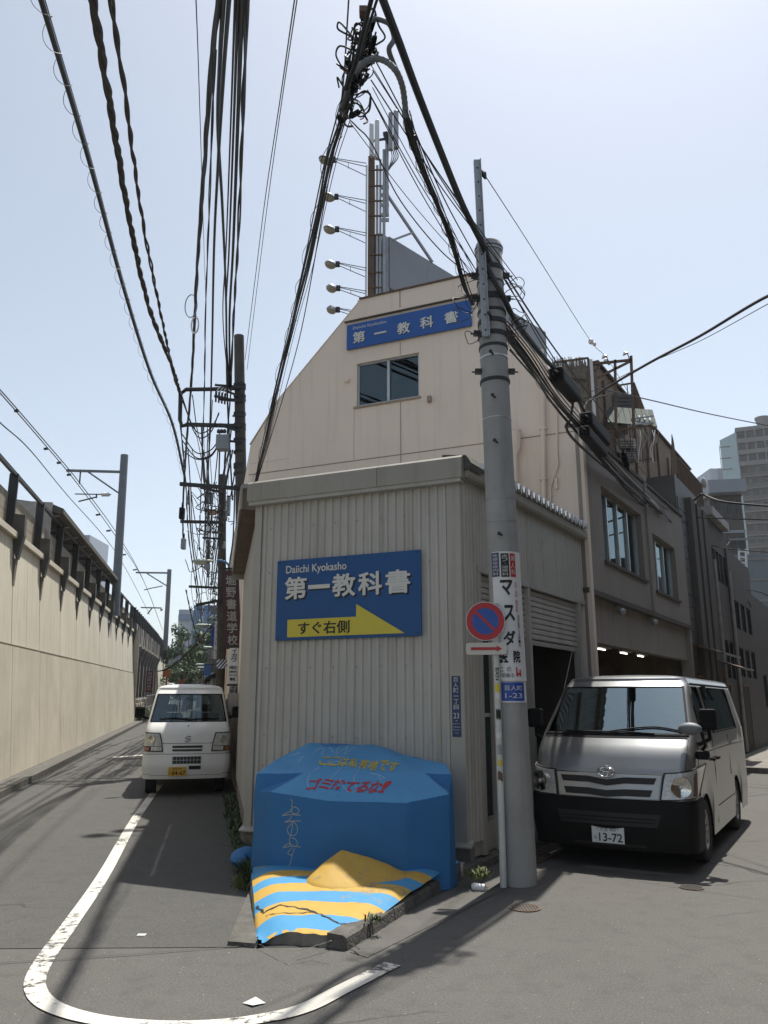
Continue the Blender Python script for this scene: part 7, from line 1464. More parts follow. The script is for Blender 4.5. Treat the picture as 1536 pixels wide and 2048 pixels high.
P_('grille_bar', MT['galv'], lg, [(-.42, .59), (.42, .59), (.42, .60), (-.42, .60)], .028, .01, 14, 1)
P_('plate_recess', MT['ink'], kv, [(.07, .44), (.42, .44), (.42, .50), (.07, .50)], .024, .01, 8, 1)
for z in (.70,): mb = MB(KF.M); mb.tube([V2.pt(c / 10, z, .024) for c in range(-20, 21)], .004, 4); mb.build('panel_seam', MT['dkgrey'], kv, fix=False)
mb = MB(KF.M); mb.tube([V2.pt(c / 10, .875 + .0 * c, .003) for c in range(-12, 13)], .004, 4); mb.build('hood_seam', MT['dkgrey'], kv, fix=False)
mb = MB(KF.M); mb.tube([V2.pt(c / 10, .345 + (.0 if abs(c) < 12 else .02), .024) for c in range(-20, 21)], .003, 4); mb.build('panel_seam', MT['dkgrey'], kv, fix=False)
for sg in (-1, 1):
    q = lambda a: [(sg * c, z) for c, z in a]; fl = lambda o: q(o) if sg > 0 else q([o[1], o[0], o[3], o[2]])
    P_('light_surround', MT['ink'], kv, fl([(.70, .735), (1.80, .745), (1.80, 1.065), (.78, 1.055)]), .012, .02, 12, 5)
    h = P_('headlight', lensm, kv, fl([(.75, .83), (1.74, .83), (1.74, 1.045), (.81, 1.04)]), .020, .02, 12, 5); P_('indicator', amber, kv, fl([(1.25, .755), (1.70, .755), (1.70, .815), (1.25, .815)]), .022, .02, 6, 2); P_('side_light', lensm, kv, fl([(.74, .755), (1.13, .755), (1.13, .822), (.75, .822)]), .022, .02, 6, 2)
    cc = V2.pt(sg * 1.1, .94, .02); M = KF.M @ Matrix.Translation(cc) @ Matrix.Rotation(R(25 * sg), 4, 'Z') @ Matrix.Rotation(R(90), 4, 'X'); mb = MB(M); mb.lathe([(.01, -.01), (.05, .0), (.07, .01), (.066, .014), (.001, .004)], n=20); mb.build('reflector', refl, h, smooth=30)
    mb = MB(KF.M); mb.box(sg * .86 - .09, sg * .86 + .09, .42, .50, 1.30, 1.50); m_ = mb.build('side_mirror', MT['black'], kv, bevel=.03); mb = MB(KF.M); mb.tube([(sg * .71, .5, 1.30), (sg * .82, .47, 1.34)], .03, 8); mb.build('mirror_stay', MT['black'], m_)
# emblem: a stylised angular S
mb = MB(KF.M); e = [(.03, .045), (-.045, .005), (.0, -.012), (-.045, -.03), (-.005, -.05), (.045, -.008), (.0, .01), (.045, .028), (.0, .052)]; 
y = V2.pt(0, .95)[1] - .02; mb.tube([(a, y - .004, .95 + b) for a, b in [(.045, .03), (.0, .05), (-.045, .02), (.045, -.02), (.0, -.05), (-.045, -.03)]], .009, 6); mb.build('emblem', chrome, kv, fix=False)
plate(V2, kv, .335, .485, .155, mat('plate_yellow', (.60, .36, .03), .45), MT['ink'], '練馬 480', '64-67', 'そ', .035, -.15)
for pts in ([(.0, 1.27), (.4, 1.29), (.9, 1.285)], [(-.85, 1.29), (-.4, 1.30), (.05, 1.275)]):
    mb = MB(KF.M); mb.tube([V2.pt(p.x, p.y, .02) for p in spline([Vector((a, b, 0)) for a, b in pts], 5)], .009, 5); mb.build('wiper', MT['black'], kv, fix=False)
mb = MB(KF.M); mb.ell(V2.pt(0, 1.17, .008), .012, .012, .012); mb.build('washer_nozzle', MT['black'], kv)
for x in (-.33, .33):
    mb = MB(KF.M); mb.box(x - .22, x + .22, 1.0, 1.12, .7, 1.38); mb.box(x - .22, x + .22, .65, 1.05, .62, .75); mb.box(x - .11, x + .11, 1.03, 1.11, 1.40, 1.54); mb.build('front_seat', seat, kv, bevel=.05)
mb = MB(KF.M); mb.box(-.62, .62, .42, .60, 1.02, 1.20); mb.build('dashboard', bpy.data.materials['dash_grey'], kv, bevel=.03)
mb = MB(KF.M); mb.tube([(-.33 + .16 * math.cos(a / 12 * 6.2832), .72, 1.2 + .15 * math.sin(a / 12 * 6.2832)) for a in range(13)], .012, 6); mb.build('steering_wheel', MT['black'], kv)
mb = MB(KF.M); mb.box(-.10, .10, .78, .80, 1.60, 1.66); mb.build('rear_view_mirror', MT['black'], kv, bevel=.01)
for (x, y0, z0, a_, b_, c_, m) in ((-.35, 1.9, .6, .5, .5, .45, 'card'), (.3, 2.0, .6, .5, .6, .6, 'wplate'), (0., 2.4, .6, .9, .4, .3, 'navy')): mb = MB(KF.M); mb.box(x - a_ / 2, x + a_ / 2, y0, y0 + b_, z0, z0 + c_); mb.build('cargo', MT[m], kv)
mb = MB(KF.M); mb.box(-.2, .0, .5, .58, 1.2, 1.215); mb.build('paper', MT['wplate'], kv)
# ================================================================== OVERHEAD CABLES
random.seed(23)
def wig(P, amp, fr, seed=0):
    out = []
    for i, p in enumerate(P): out.append(p + Vector((mnoise.noise(Vector((i * fr, seed, 0))), 0, mnoise.noise(Vector((i * fr, seed, 7))))) * amp)
    return out
def cable(pts, r, label, back=0, kind='p', seg=10, m='cable', cat='cable', group=None, twist=0., hooks=0, hookr=.0, tp=None, name='overhead_cable'):
    """pts: (px, py, Y) points of the run, the first nearest to the camera; back: metres it goes on behind the camera"""
    P = [at(a, b, c) for a, b, c in pts]
    if back:
        d = (P[0] - P[1]).normalized(); P = [P[0] + d * back + Vector((0, 0, -.012 * back * back * .2))] + P
    Q = spline(P, seg)
    L = sum((b - a).length for a, b in zip(Q[:-1], Q[1:]))
    o0 = Q[0]; parts = []
    def resample(step):
        out = [Q[0]]; acc = 0
        for a, b in zip(Q[:-1], Q[1:]):
            l = (b - a).length; n = max(1, int(l / step))
            for k in range(1, n + 1): out.append(a.lerp(b, k / n))
        return out
    if not (twist or hooks): 
        mb = MB(); mb.tube(Q, r, 6); o = mb.build(name, MT[m], smooth=True); rebase(o, Q[len(Q) // 2]); return tag(o, label, cat, group)
    t = thing(name, label, cat, tuple(Q[len(Q) // 2]), 0, group)
    if twist:
        RS = resample(.07); 
        for s_ in range(int(twist)):
            H = []; 
            pit = .42 if m == 'cableb' else .13; am = .62 if m == 'cableb' else .5
            for i, p in enumerate(RS): a = i * pit + s_ * 2 * math.pi / twist + 1.4 * mnoise.noise(Vector((i * .04, s_, r * 90))); H.append(p + Vector((math.cos(a), 0, math.sin(a))) * r * am * (1 + .5 * mnoise.noise(Vector((i * .03, s_ + 5, 1)))))
            mb = MB(); mb.tube(H, r * (.62 if m == 'cableb' else .55), 5); mb.build('strand', MT[m], t, smooth=True)
    else: mb = MB(); mb.tube(Q, r, 6); mb.build('sheath', MT[m], t, smooth=True)
    if hooks:
        RS = resample(.05); H = []; k_ = hookr; 
        for i, p in enumerate(RS): a = i * .05 / hooks * 2 * math.pi; H.append(p + Vector((math.cos(a) * k_, 0, math.sin(a) * k_ - k_ * .6)))
        mb = MB(); mb.tube(H, .0035, 4); mb.build('spiral_hanger', MT['cable'], t, smooth=True)
        mb = MB(); mb.tube([p + Vector((.03, 0, .02)) for p in Q], .006, 5); mb.build('messenger_wire', MT['cable'], t, smooth=True)
    return t
TOP = 6.0
cable([(82, 0, 6), (180, 330, 9), (245, 570, 12.5), (300, 745, 16), (345, 850, 19), (368, 950, 23)], .028, 'leftmost black cable with a spiral hanger wire running up the left street', 5, hooks=.55, hookr=.075)
cable([(185, 0, 6), (225, 240, 8.3), (262, 455, 11.2), (300, 620, 14.5), (345, 735, 17.5), (361, 790, 19.8)], .040, 'thick brown twisted cable bundle second from the left', 5, m='cableb', twist=3)
cable([(222, 0, 6), (250, 190, 7.7), (285, 440, 11), (320, 620, 14.5), (352, 770, 19.6)], .028, 'thinner brown twisted cable third from the left', 5, m='cableb', twist=2)
cable([(392, 0, 6), (399, 200, 9), (410, 560, 22)], .006, 'very thin wire left of the main black cable bundle', 5)
cable([(437, 0, 6), (424, 120, 7.2), (412, 270, 9), (402, 420, 11.5), (392, 580, 15), (387, 690, 18), (380, 800, 21), (372, 900, 24), (366, 1010, 28), (366, 1075, 31)], .036, 'heaviest black cable bundle in the middle of the left street', 5, twist=3)
cable([(447, 0, 6), (440, 120, 7.3), (436, 260, 9.2), (445, 420, 12), (452, 600, 16), (455, 800, 20), (465, 1000, 24)], .024, 'smooth black cable crossing behind the heaviest bundle', 5)
cable([(430, 100, 7), (424, 260, 9), (418, 420, 11.6), (411, 620, 15.5), (408, 800, 20), (403, 950, 25), (398, 1100, 30)], .02, 'wavy black cable beside the heaviest bundle', 0, twist=2)
cable([(458, 0, 6), (447, 150, 7.6), (436, 330, 10), (428, 500, 13), (424, 700, 17), (420, 850, 21), (414, 1000, 26)], .022, 'black cable just right of the heaviest bundle', 5)
for i, (x, dx, r, lb) in enumerate(((470, 0, .012, 'thin left wire of the tight black group of cables'), (476, 0, .016, 'second wire of the tight black group of cables'), (484, 1, .024, 'thicker wire of the tight black group of cables'), (493, 2, .030, 'thick right hand cable of the tight black group'))):
    cable([(x, 0, 6), (x - 9, 260, 9), (x - 18, 500, 13), (x - 24 - dx, 640, 16.5), (458 + i, 780, 20)], r, lb, 5, twist=2 if i == 3 else 0)
cable([(589, 0, 6), (560, 200, 8.6), (530, 400, 11.8), (510, 560, 15), (490, 720, 19.5)], .007, 'thin wire slanting up right of the black cable group, left of the pair', 5); cable([(594, 0, 6), (564, 200, 8.6), (536, 400, 11.8), (516, 560, 15), (494, 740, 19.6)], .006, 'thin wire slanting up right of the black cable group, right of the pair', 5)
# from the dark left pole down the street
for i, (pts, r) in enumerate(((((361, 850, 19.8), (366, 900, 22), (372, 980, 26), (378, 1080, 31), (395, 1190, 38), (410, 1290, 50)), .028), (((376, 900, 21), (384, 1000, 25), (400, 1100, 30), (415, 1200, 38)), .016), (((415, 880, 21), (412, 1000, 25), (406, 1120, 31), (402, 1220, 40)), .014), (((440, 860, 20), (430, 960, 24), (420, 1060, 28), (412, 1180, 38)), .016), (((425, 800, 20), (416, 950, 24), (408, 1100, 30)), .012), (((462, 780, 20), (452, 900, 22), (446, 1000, 25)), .02), (((372, 1180, 30), (390, 1260, 38), (409, 1300, 48)), .03), (((395, 1090, 28), (392, 1180, 34), (400, 1260, 44)), .012), (((386, 1120, 28), (384, 1190, 33), (405, 1290, 46)), .010))):
    cable([tuple(q) for q in pts], r, ['thick twisted leftmost cable', 'second cable from the left', 'cable passing left of the switch box', 'cable passing beside the switch box', 'short thin cable behind the transformer', 'cable close to the dark pole', 'thick cable low over the second lamp', 'thin cable left of the street lamp', 'thinnest cable by the street lamp'][i] + ' sagging between the left street poles', 0, group='cables strung between the left street poles', twist=2 if i in (0, 6) else 0)
random.seed(99)
for i in range(26):
    x0 = random.uniform(362, 476); y0 = random.choice((790, 850, 900, 970)); x1 = x0 + (430 - x0) * random.uniform(.1, .7); x2 = x1 + (415 - x1) * .6; yy_ = y0 + random.uniform(90, 170)
    cable([(x0, y0, 19.6 + random.random()), ((x0 + x1) / 2 + random.uniform(-5, 5), (y0 + yy_) / 2, 22), (x1, yy_, 25), (x2, yy_ + random.uniform(90, 160), 33)], random.choice((.007, .01, .014, .02)), 'thin black line among the many running down past the dark left poles', 0, group='thin lines past the left street poles', seg=6)
for i in range(14):
    x0 = random.uniform(372, 440); y0 = random.uniform(960, 1230); Yv = 24 + (y0 - 960) / 25; w_ = random.uniform(20, 60); cable([(x0, y0, Yv), (x0 + w_ * .5, y0 + random.uniform(5, 28), Yv), (min(478, x0 + w_), y0 + random.uniform(-14, 6), Yv)], .012, 'short drooping lead between boxes and crossarms of the left street poles', 0, group='short leads on the left street poles', seg=5)
for i, ys_ in enumerate(((792, 870, 845), (800, 862, 848), (868, 905, 880), (880, 915, 888), (900, 918, 890))):
    cable([(364, ys_[0], 19.8), (392, ys_[1], 19.7), (420, ys_[1] - 4, 19.7), (438, ys_[2] - 20 * (i < 2), 19.7)], .016, 'drooping jumper cable between the loop crossarm and the switch box', 0, group='jumper cables on the dark left pole', name='jumper_cable')
random.seed(77)
for i in range(46):
    x = random.gauss(425, 14); y = random.uniform(1000, 1300); Yv = 24 + (y - 1060) / 16; c = at(x, y, Yv); P = []; r0 = random.uniform(.08, .34); ph = random.random() * 6
    e_ = random.uniform(.4, 1.8)
    for k in range(9): t_ = ph + k / 8 * random.uniform(3.2, 4.8); P.append(c + Vector((r0 * math.cos(t_) * 1.1 + random.gauss(0, .04), .2 * math.sin(k), r0 * math.sin(t_) * e_ + random.gauss(0, .04))))
    mb = MB(); mb.tube(spline(P, 3), .014, 5); o = mb.build('cable_loop', MT['cable'], smooth=True); rebase(o, c); tag(o, 'loose black cable loop in the tangle between the left street poles', 'cable', 'cable loops in the left street tangle')
for i, (x, y, w_, h_, Yv, lb) in enumerate(((364, 1027, 10, 24, 28, 'black splice closure hanging on the leftmost street cable'), (367, 1088, 9, 22, 30, 'grey splice box lower on the same sagging cable'), (376, 1000, 5, 18, 27, 'small pale closure beside the sagging cable'), (434, 1220, 22, 16, 33, 'grey equipment box in the cable tangle'))):
    p = at(x, y, Yv); s_ = Yv / 1593; t = thing('splice_box', lb, 'splice box', tuple(p)); mb = MB(); mb.box(p.x - w_ * s_ / 2, p.x + w_ * s_ / 2, Yv - .12, Yv + .12, p.z - h_ * s_ / 2, p.z + h_ * s_ / 2); mb.build('casing', MT['black'] if i == 0 else MT['bbgrey'], t, bevel=.03); mb = MB(); mb.cyl(p + Vector((0, 0, h_ * s_ / 2)), p + Vector((0, 0, h_ * s_ / 2 + .2)), .04, .03, 8); mb.build('gland', MT['black'], t)
p = at(384, 612, 15.6); t = thing('cable_coil', 'pale looped coil clipped on the heaviest black bundle', 'cable coil', tuple(p)); mb = MB(); mb.tube([p + Vector((.13 * math.cos(a / 14 * 6.283) - .02, 0, .27 * math.sin(a / 14 * 6.283))) for a in range(15)], .012, 6); mb.build('coil', MT['galv'], t, smooth=True); mb = MB(); q = at(390, 650, 16.4); mb.tube([q + Vector((.08 * math.cos(a / 14 * 6.283), 0, .2 * math.sin(a / 14 * 6.283))) for a in range(15)], .018, 6); mb.build('coil', MT['wplate'], t, smooth=True)
# the big junction overhead: two grey conduit arches and a knot of splices
HY = 5.6
lft_run = [(722, 60, 5.6), (706, 150, 5.8), (685, 235, 6.2), (660, 320, 6.8), (638, 420, 7.6), (612, 540, 8.8), (585, 650, 10.3), (556, 770, 11.6), (532, 880, 13.0), (510, 970, 14.2), (500, 1010, 14.9), (487, 1040, 19.5)]
random.seed(31)
for i in range(7):
    o_ = [(-12, 0), (-7, .1), (0, 0), (6, 0), (11, .1), (2, .2), (19, 0)][i]
    pts = [(x + o_[0] * (1 - k / 12) + random.uniform(-1.5, 1.5), y + random.uniform(-3, 3), Y + o_[1]) for k, (x, y, Y) in enumerate(lft_run)]
    cable(pts, [.007, .011, .015, .006, .006, .010, .004][i], ['thin leftmost cable', 'cable wrapped in a spiral hanger', 'thickest twisted cable', 'thin cable right of the middle', 'thin rightmost cable', 'medium twisted cable', 'separate hairline wire'][i] + ' of the bundle falling left from the overhead knot', 0, group='cable bundle left of the overhead knot', twist=2 if i in (2, 5) else 0, hooks=.6 if i == 1 else 0, hookr=.06)
cable([(745, -10, 5.2), (712, 120, 5.6), (690, 180, 5.8)], .02, 'black cable entering the overhead knot from above left', 3); cable([(757, -10, 5.2), (735, 60, 5.5), (722, 110, 5.6)], .012, 'thin cable entering the overhead knot from above right', 3)
cable([(698, -10, 5.4), (688, 150, 6), (675, 260, 6.6), (650, 400, 8), (598, 680, 11), (540, 880, 13.2), (512, 968, 14.2)], .007, 'thin wire passing left of the overhead knot', 3)
cable([(764, -5, 5.2), (800, 90, 5.55), (835, 185, 5.95), (880, 300, 6.5), (925, 410, 7.2), (964, 488, 7.85), (985, 540, 8.0)], .034, 'thick straight black cable from the top of the frame to the concrete pole', 4)
t = thing('cable_arch', 'upper grey spiral conduit arch of the overhead cable knot', 'conduit', tuple(at(745, 45, HY)), 0); mb = MB(); mb.tube(spline([at(728, 60, HY), at(733, 46, HY), at(748, 38, HY), at(768, 42, HY), at(781, 52, HY), at(788, 78, HY), at(778, 98, HY), at(785, 122, HY + .1), at(797, 150, HY + .2)], 6), .022, 10); mb.build('conduit', MT['galv2'], t, smooth=True)
t = thing('cable_arch', 'lower grey spiral conduit arch of the overhead cable knot', 'conduit', tuple(at(745, 120, HY)), 0); C_ = spline([at(680, 225, 6.1), at(694, 185, 6), at(708, 155, 5.9), at(722, 130, HY), at(745, 118, HY), at(770, 122, HY), at(792, 142, HY), at(804, 170, HY + .2), at(809, 200, HY + .3), at(812, 235, HY + .4)], 6); mb = MB(); mb.tube(C_, [.024 + .004 * (i % 2) for i in range(len(C_))], 10); mb.build('conduit', MT['galv2'], t)
random.seed(51)
for i in range(44):
    k = random.random(); x = 735 - k * 45 + random.uniform(-20, 24); y = 50 + k * 190 + random.uniform(-10, 10); p = at(x, y, 5.6 + k * .5 + random.uniform(-.1, .1)); t = thing('splice_clamp', 'dark splice connector clamped in the overhead cable knot', 'connector', tuple(p), 0, 'connectors in the overhead cable knot')
    d = Vector((random.uniform(-.4, .2), random.uniform(-.2, .4), random.uniform(-1, 1))).normalized() * random.uniform(.03, .065); mb = MB(); mb.bar(p - d, p + d, random.uniform(.02, .045), random.uniform(.02, .04)); mb.build('connector_body', MT['black'] if i % 4 else MT['brown'], t, bevel=.005); mb = MB(); mb.cyl(p + d, p + d * 1.7, .008, .008, 6); mb.cyl(p - d, p - d * 1.7, .008, .008, 6); mb.build('stud', MT['dark'], t, kind='stuff')
for i in range(18):
    k = random.random(); x = 728 - k * 40 + random.uniform(-16, 28); y = 60 + k * 180; c = at(x, y, 5.6 + k * .4); r0 = random.uniform(.035, .10); ph = random.random() * 6; P = [c + Vector((r0 * math.cos(ph + a * .5) * random.uniform(.85, 1.1), .04 * math.sin(a), r0 * 1.2 * math.sin(ph + a * .5))) for a in range(11)]
    mb = MB(); mb.tube(spline(P, 4), random.choice((.005, .007, .009)), 6); o = mb.build('cable_loop', MT['cable'], smooth=True); rebase(o, c); tag(o, 'slack cable loop curling out of the overhead knot', 'cable', 'cable loops in the overhead knot')
for pts in ([(706, 75, 5.6), (680, 45, 5.6), (676, 58, 5.6), (700, 72, 5.7), (712, 80, 5.6)], [(705, 100, 5.7), (680, 92, 5.7), (672, 110, 5.7), (684, 135, 5.8)], [(690, 180, 5.9), (675, 155, 5.8), (678, 175, 5.9)], [(735, 25, 5.6), (748, 18, 5.6), (757, 50, 5.6), (770, 75, 5.7), (752, 90, 5.8)]): cable(pts, .008, 'slack cable loop curling out of the overhead knot', 0, group='cable loops in the overhead knot', name='cable_loop')
p = at(727, 24, 5.5); t = thing('splice_box', 'small dark square splice box topping the overhead knot', 'splice box', tuple(p)); mb = MB(); mb.box(p.x - .035, p.x + .03, 5.46, 5.54, p.z - .03, p.z + .03); mb.build('casing', MT['brown'], t, bevel=.004); mb = MB(); mb.cyl(p + Vector((-.02, 0, .03)), p + Vector((-.02, 0, .06)), .008, .008, 6); mb.build('gland', MT['black'], t)
# knot to concrete pole: dense bundle plus thin drop wires
bund = [(812, 225, 6.0), (825, 280, 6.3), (848, 340, 6.7), (872, 400, 7.1), (895, 460, 7.5), (915, 520, 7.8), (930, 575, 7.95), (945, 610, 7.98)]
for i in range(4): cable([(x + (i - 1.5) * 3 * (1 - k / 9) + random.uniform(-2, 2), y, Y) for k, (x, y, Y) in enumerate(bund)], [.02, .012, .016, .009][i], ['twisted leftmost cable', 'thin second cable', 'spiral hung third cable', 'hairline rightmost cable'][i] + ' between the lower conduit arch and the concrete pole', 0, group='cable bundle right of the overhead knot', twist=2 if i == 0 else 0, hooks=.35 if i == 2 else 0, hookr=.05)
for i, (a, b, Yb) in enumerate((((742, 130), (1000, 525), 8.0), ((745, 140), (1035, 470 + 90), 8.2), ((742, 160), (1050, 590), 8.5), ((745, 175), (955, 545), 8.0), ((740, 190), (948, 560), 8.0), ((745, 110), (975, 500), 8.0), ((700, 245), (950, 550), 8.0), ((735, 180), (965, 560), 8.0), ((812, 220), (960, 530), 8.0), ((806, 235), (948, 545), 8.0))):
    m_ = ((a[0] + b[0]) / 2, (a[1] + b[1]) / 2 + 10 + i % 3 * 4, (5.8 + Yb) / 2 - .1); cable([(*a, 5.8), m_, (*b, Yb)], .004 + .0012 * (i % 3), 'thin drop wire fanning from the overhead knot to the concrete pole', 0, group='drop wires to the concrete pole')
cable([(700, 240, 5.9), (715, 255, 5.9), (745, 290, 6.2), (800, 400, 6.9), (880, 500, 7.6), (952, 560, 7.95)], .006, 'curling thin wire leaving the bottom of the overhead knot', 0)
# pole to splices along the right street
cable([(972, 530, 7.95), (1005, 590, 7.9), (1030, 640, 8.2), (1075, 700, 8.9), (1110, 740, 9.6)], .03, 'thick black cable from the concrete pole to the nearest splice closure', 0)
def closure(pa, pb, Ya, Yb, r, lb):
    a, b = at(*pa, Ya), at(*pb, Yb); t = thing('splice_closure', lb, 'splice closure', tuple(a)); d = (b - a).normalized(); mb = MB(); mb.bar(a, b, r * 2, r * 2.1); mb.build('casing', MT['black'], t, bevel=r * .35)
    for s_ in (-1, 1): mb = MB(); o_ = Vector((0, 0, -r * .5 * s_)); mb.bar(a + o_ + Vector((-r - .004, 0, 0)), b + o_ + Vector((-r - .004, 0, 0)), .02, .03); mb.build('seam_rib', MT['galv2'], t)
    for q, s_ in ((a, -1), (b, 1)): mb = MB(); mb.cyl(q, q + d * s_ * .18, r * .5, r * .2, 12); mb.build('end_gland', MT['black'], t, smooth=30)
closure((1112, 748), (1150, 792), 9.6, 10.9, .095, 'largest black splice closure on the cables in front of the gable'); closure((1172, 836), (1210, 882), 11.0, 12.6, .09, 'second black splice closure farther along the right street cables'); closure((1168, 862), (1206, 905), 10.6, 12.0, .075, 'third black splice closure just below the second'); closure((1247, 908), (1254, 930), 13, 13.3, .05, 'small black closure hanging near the window bay')
cable([(1150, 792, 10.9), (1166, 818, 11.2), (1180, 845, 11.4)], .018, 'short black cable linking two splice closures', 0)
rs = [(1010, 650, 8.1), (1060, 715, 8.9), (1110, 790, 9.9), (1165, 855, 11.1), (1215, 915, 12.6), (1270, 975, 14.6), (1320, 1020, 17), (1370, 1060, 20), (1410, 1100, 24)]
for i in range(6): cable([(x + (i - 2.5) * 3.2, y + (i - 2.5) * -5 + random.uniform(-2, 2), Y + random.uniform(-.1, .1)) for x, y, Y in rs], [.02, .014, .024, .01, .008, .006][i], ['twisted lowest cable', 'spiral hung second cable', 'thickest twisted cable', 'thin fourth wire', 'thinner fifth wire', 'hairline uppermost wire'][i] + ' of the bundle along the right street facade', 0, group='cable bundle along the right street', twist=2 if i in (0, 2) else 0, hooks=.4 if i == 1 else 0, hookr=.05)
cable([(1020, 700, 8.1), (1100, 790, 9.5), (1165, 855, 11), (1240, 940, 13), (1330, 1030, 17), (1400, 1110, 23)], .012, 'lower black cable line under the right street bundle', 0); cable([(1000, 545, 8.05), (1060, 640, 9.2), (1110, 720, 10.6), (1150, 780, 12), (1260, 920, 18)], .009, 'upper thin line passing behind the splice closures', 0); cable([(1005, 540, 8.05), (1090, 670, 9.8), (1160, 765, 12), (1270, 905, 17)], .012, 'upper black line passing behind the splice closures', 0); cable([(1012, 560, 8.1), (1100, 715, 10), (1180, 820, 12.5), (1300, 960, 19)], .007, 'second upper thin line passing behind the splice closures', 0)
cable([(1215, 790, 13), (1180, 800, 12.6), (1168, 820, 12.4), (1170, 840, 12.3), (1165, 860, 12.2)], .016, 'black cable curving down behind the second splice closure', 0)
cable([(1147, 800, 10.9), (1140, 840, 10.8), (1133, 850, 10.7), (1140, 870, 11), (1175, 905, 12), (1240, 960, 14), (1330, 1040, 18)], .02, 'thick black cable dipping below the closures', 0)
cable([(1640, 560, 9), (1536, 592, 10), (1400, 672, 11.5), (1300, 725, 12.6), (1215, 775, 13.4), (1180, 800, 13.8)], .022, 'thick black service cable crossing from the right edge of the frame', 0); cable([(1640, 555, 9), (1536, 608, 10), (1400, 682, 12), (1290, 730, 14), (1180, 785, 16)], .006, 'thin wire crossing from the right edge of the frame', 0)
cable([(963, 340, 8.0), (1060, 490, 11), (1180, 680, 16), (1215, 718, 18), (1260, 790, 20)], .006, 'thin stay wire from the top of the punched steel arm to the roof', 0); 
for x_, y_, Yv in ((1182, 683, 16), (1212, 722, 18)): p = at(x_, y_, Yv); t = thing('insulator', 'white guy wire insulator ' + ('on the upper stay wire' if x_ < 1200 else 'near the rooftop pipe frame'), 'insulator', tuple(p)); mb = MB(); mb.ell(p, .06, .05, .07, 10, 6); mb.ell(p + Vector((.07, 0, -.06)), .045, .04, .05, 8, 6); mb.build('insulator_body', MT['wplate'], t, smooth=True)
cable([(1190, 775, 14), (1300, 800, 16), (1420, 828, 18), (1560, 856, 20)], .012, 'wire slanting right below the tower roofline', 0)
cable([(1372, 1018, 21), (1400, 990, 20), (1413, 992, 20), (1450, 1004, 19), (1560, 1014, 18)], .025, 'black cable sagging right from the far facade', 0); cable([(1362, 1032, 21), (1420, 1036, 20), (1560, 1040, 18)], .02, 'black cable running level to the right edge', 0); cable([(1420, 1090, 23), (1460, 1098, 22), (1560, 1106, 20)], .015, 'lower black cable running to the right edge', 0)
cable([(1300, 1000, 15), (1345, 1040, 19), (1380, 1018, 21)], .03, 'pale grey pipe like cable along the facade top', 0, m='galv')
random.seed(63)
rp = thing('utility_pole', 'far dark utility pole top crowded with cables on the right street', 'utility pole', tuple(at(1412, 1400, 26))); mb = MB(); a, b = at(1408, 1050, 26), at(1412, 1400, 26); mb.tube([Vector((b.x, 26, 0)), b, a], [.15, .15, .12], 14); mb.build('pole_shaft', MT['poledk'], rp, smooth=True)
for y_ in (1065, 1085, 1110): mb = MB(); mb.bar(at(1392, y_, 25.9), at(1424, y_ + 4, 25.9), .07); mb.build('crossarm', MT['dark'], rp)
for i in range(22):
    x = random.uniform(1385, 1425); y = random.uniform(1060, 1125); c = at(x, y, 25.6); P = [c + Vector((random.gauss(0, .3), random.gauss(0, .2), random.gauss(0, .3))) for _ in range(5)]; mb = MB(); mb.tube(spline(P, 5), .018, 5); mb.build('cable_loop', MT['cable'], rp, smooth=True)
for i in range(8):
    P = [(1412, 1080 + i * 4, 26), (1440 + i * 4, 1150 + i * 8, 29), (1475 + i * 3, 1225 + i * 7, 33), (1530, 1250 + i * 12, 36)]; cable(P, .016, 'black cable sagging from the far right pole down the right street', 0, group='cables beyond the far right pole')
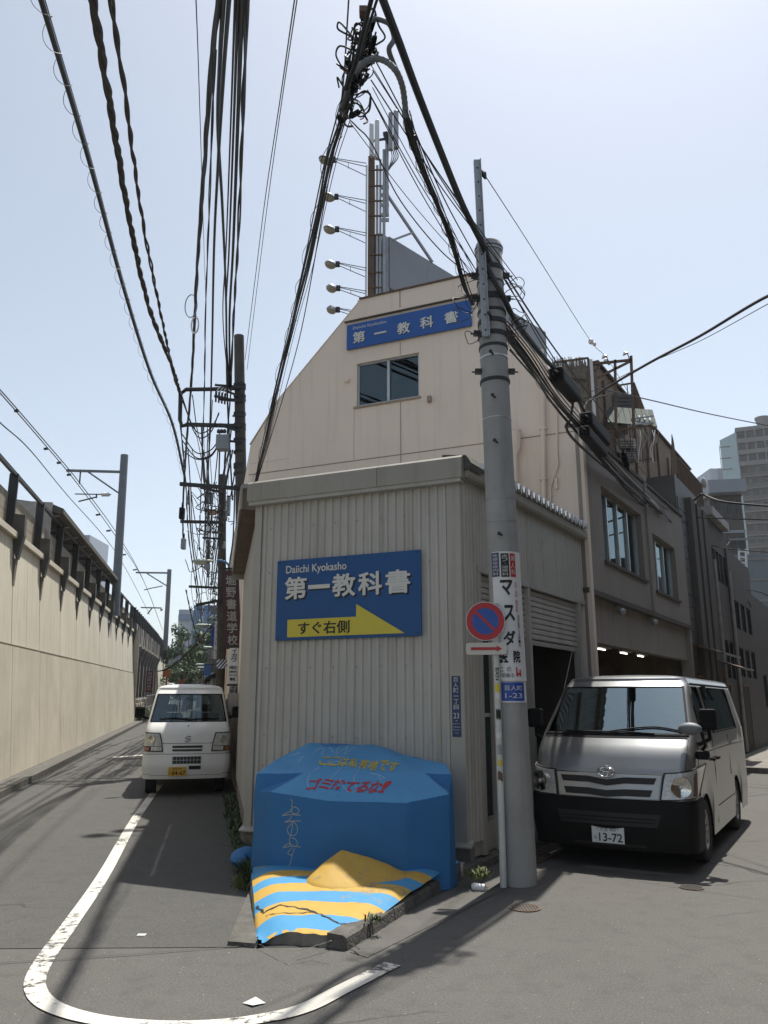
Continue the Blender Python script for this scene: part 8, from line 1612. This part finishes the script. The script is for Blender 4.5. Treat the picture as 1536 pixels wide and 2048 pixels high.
for (x_, y_, rr) in ((1455, 1200, .5), (1462, 1215, .7), (1500, 1220, 1.0), (1450, 1210, .35)): c = at(x_, y_, 28); mb = MB(); mb.tube([c + Vector((rr * math.cos(a * .35), 0, rr * .7 * math.sin(a * .35))) for a in range(14)], .018, 5); o = mb.build('cable_loop', MT['cable'], smooth=True); rebase(o, c); tag(o, 'wide loop of black cable hanging far down the right street', 'cable', 'wide cable loops on the right street')
# railway contact wires
cable([(-60, 780, 20), (0, 845, 24), (60, 900, 30), (130, 985, 42), (235, 1110, 60), (300, 1230, 90)], .022, 'lower railway contact wire over the left wall', 0, name='contact_wire', cat='contact wire')
for dx, lb in ((0, 'left'), (6, 'right')): cable([(-40 + dx, 745, 20), (0 + dx, 786, 23), (80 + dx, 878, 29), (155 + dx, 968, 34), (235 + dx, 1078, 46), (290, 1168, 62), (325, 1260, 90)], .02, lb + ' strand of the upper railway wire pair', 0, name='contact_wire', cat='contact wire')
t = thing('wire_spacer', 'small spacers clipped along the railway wire pair', 'wire spacers', tuple(at(80, 878, 29)))
for (x_, y_, Yv) in ((33, 822, 25), (92, 898, 29.5), (118, 926, 31.5), (138, 950, 33), (196, 1030, 39), (217, 1062, 42), (248, 1110, 48), (270, 1140, 55)): mb = MB(); mb.bar(at(x_ - 4, y_, Yv), at(x_ + 4, y_ - 1, Yv), .08); mb.build('spacer', MT['dark'], t)
cable([(310, 1344, 45), (340, 1335, 45), (380, 1300, 42), (420, 1255, 36), (440, 1235, 30)], .05, 'black cables crossing low over the left street to the viaduct', 0, twist=2)
# wires over the left road whose shadows fall on it
# ================================================================== AIR
v = bpy.data.materials.new('haze_air'); v.use_nodes = True; vn = v.node_tree.nodes; vn.clear(); vo = vn.new('ShaderNodeOutputMaterial'); pv = vn.new('ShaderNodeVolumePrincipled'); pv.inputs['Density'].default_value = .00035; pv.inputs['Color'].default_value = (.86, .9, .95, 1); pv.inputs['Anisotropy'].default_value = .2
v.node_tree.links.new(pv.outputs[0], vo.inputs['Volume'])
mb = MB(); mb.box(-260, 260, -40, 420, -1.2, 75); mb.build('haze', v, kind='stuff')
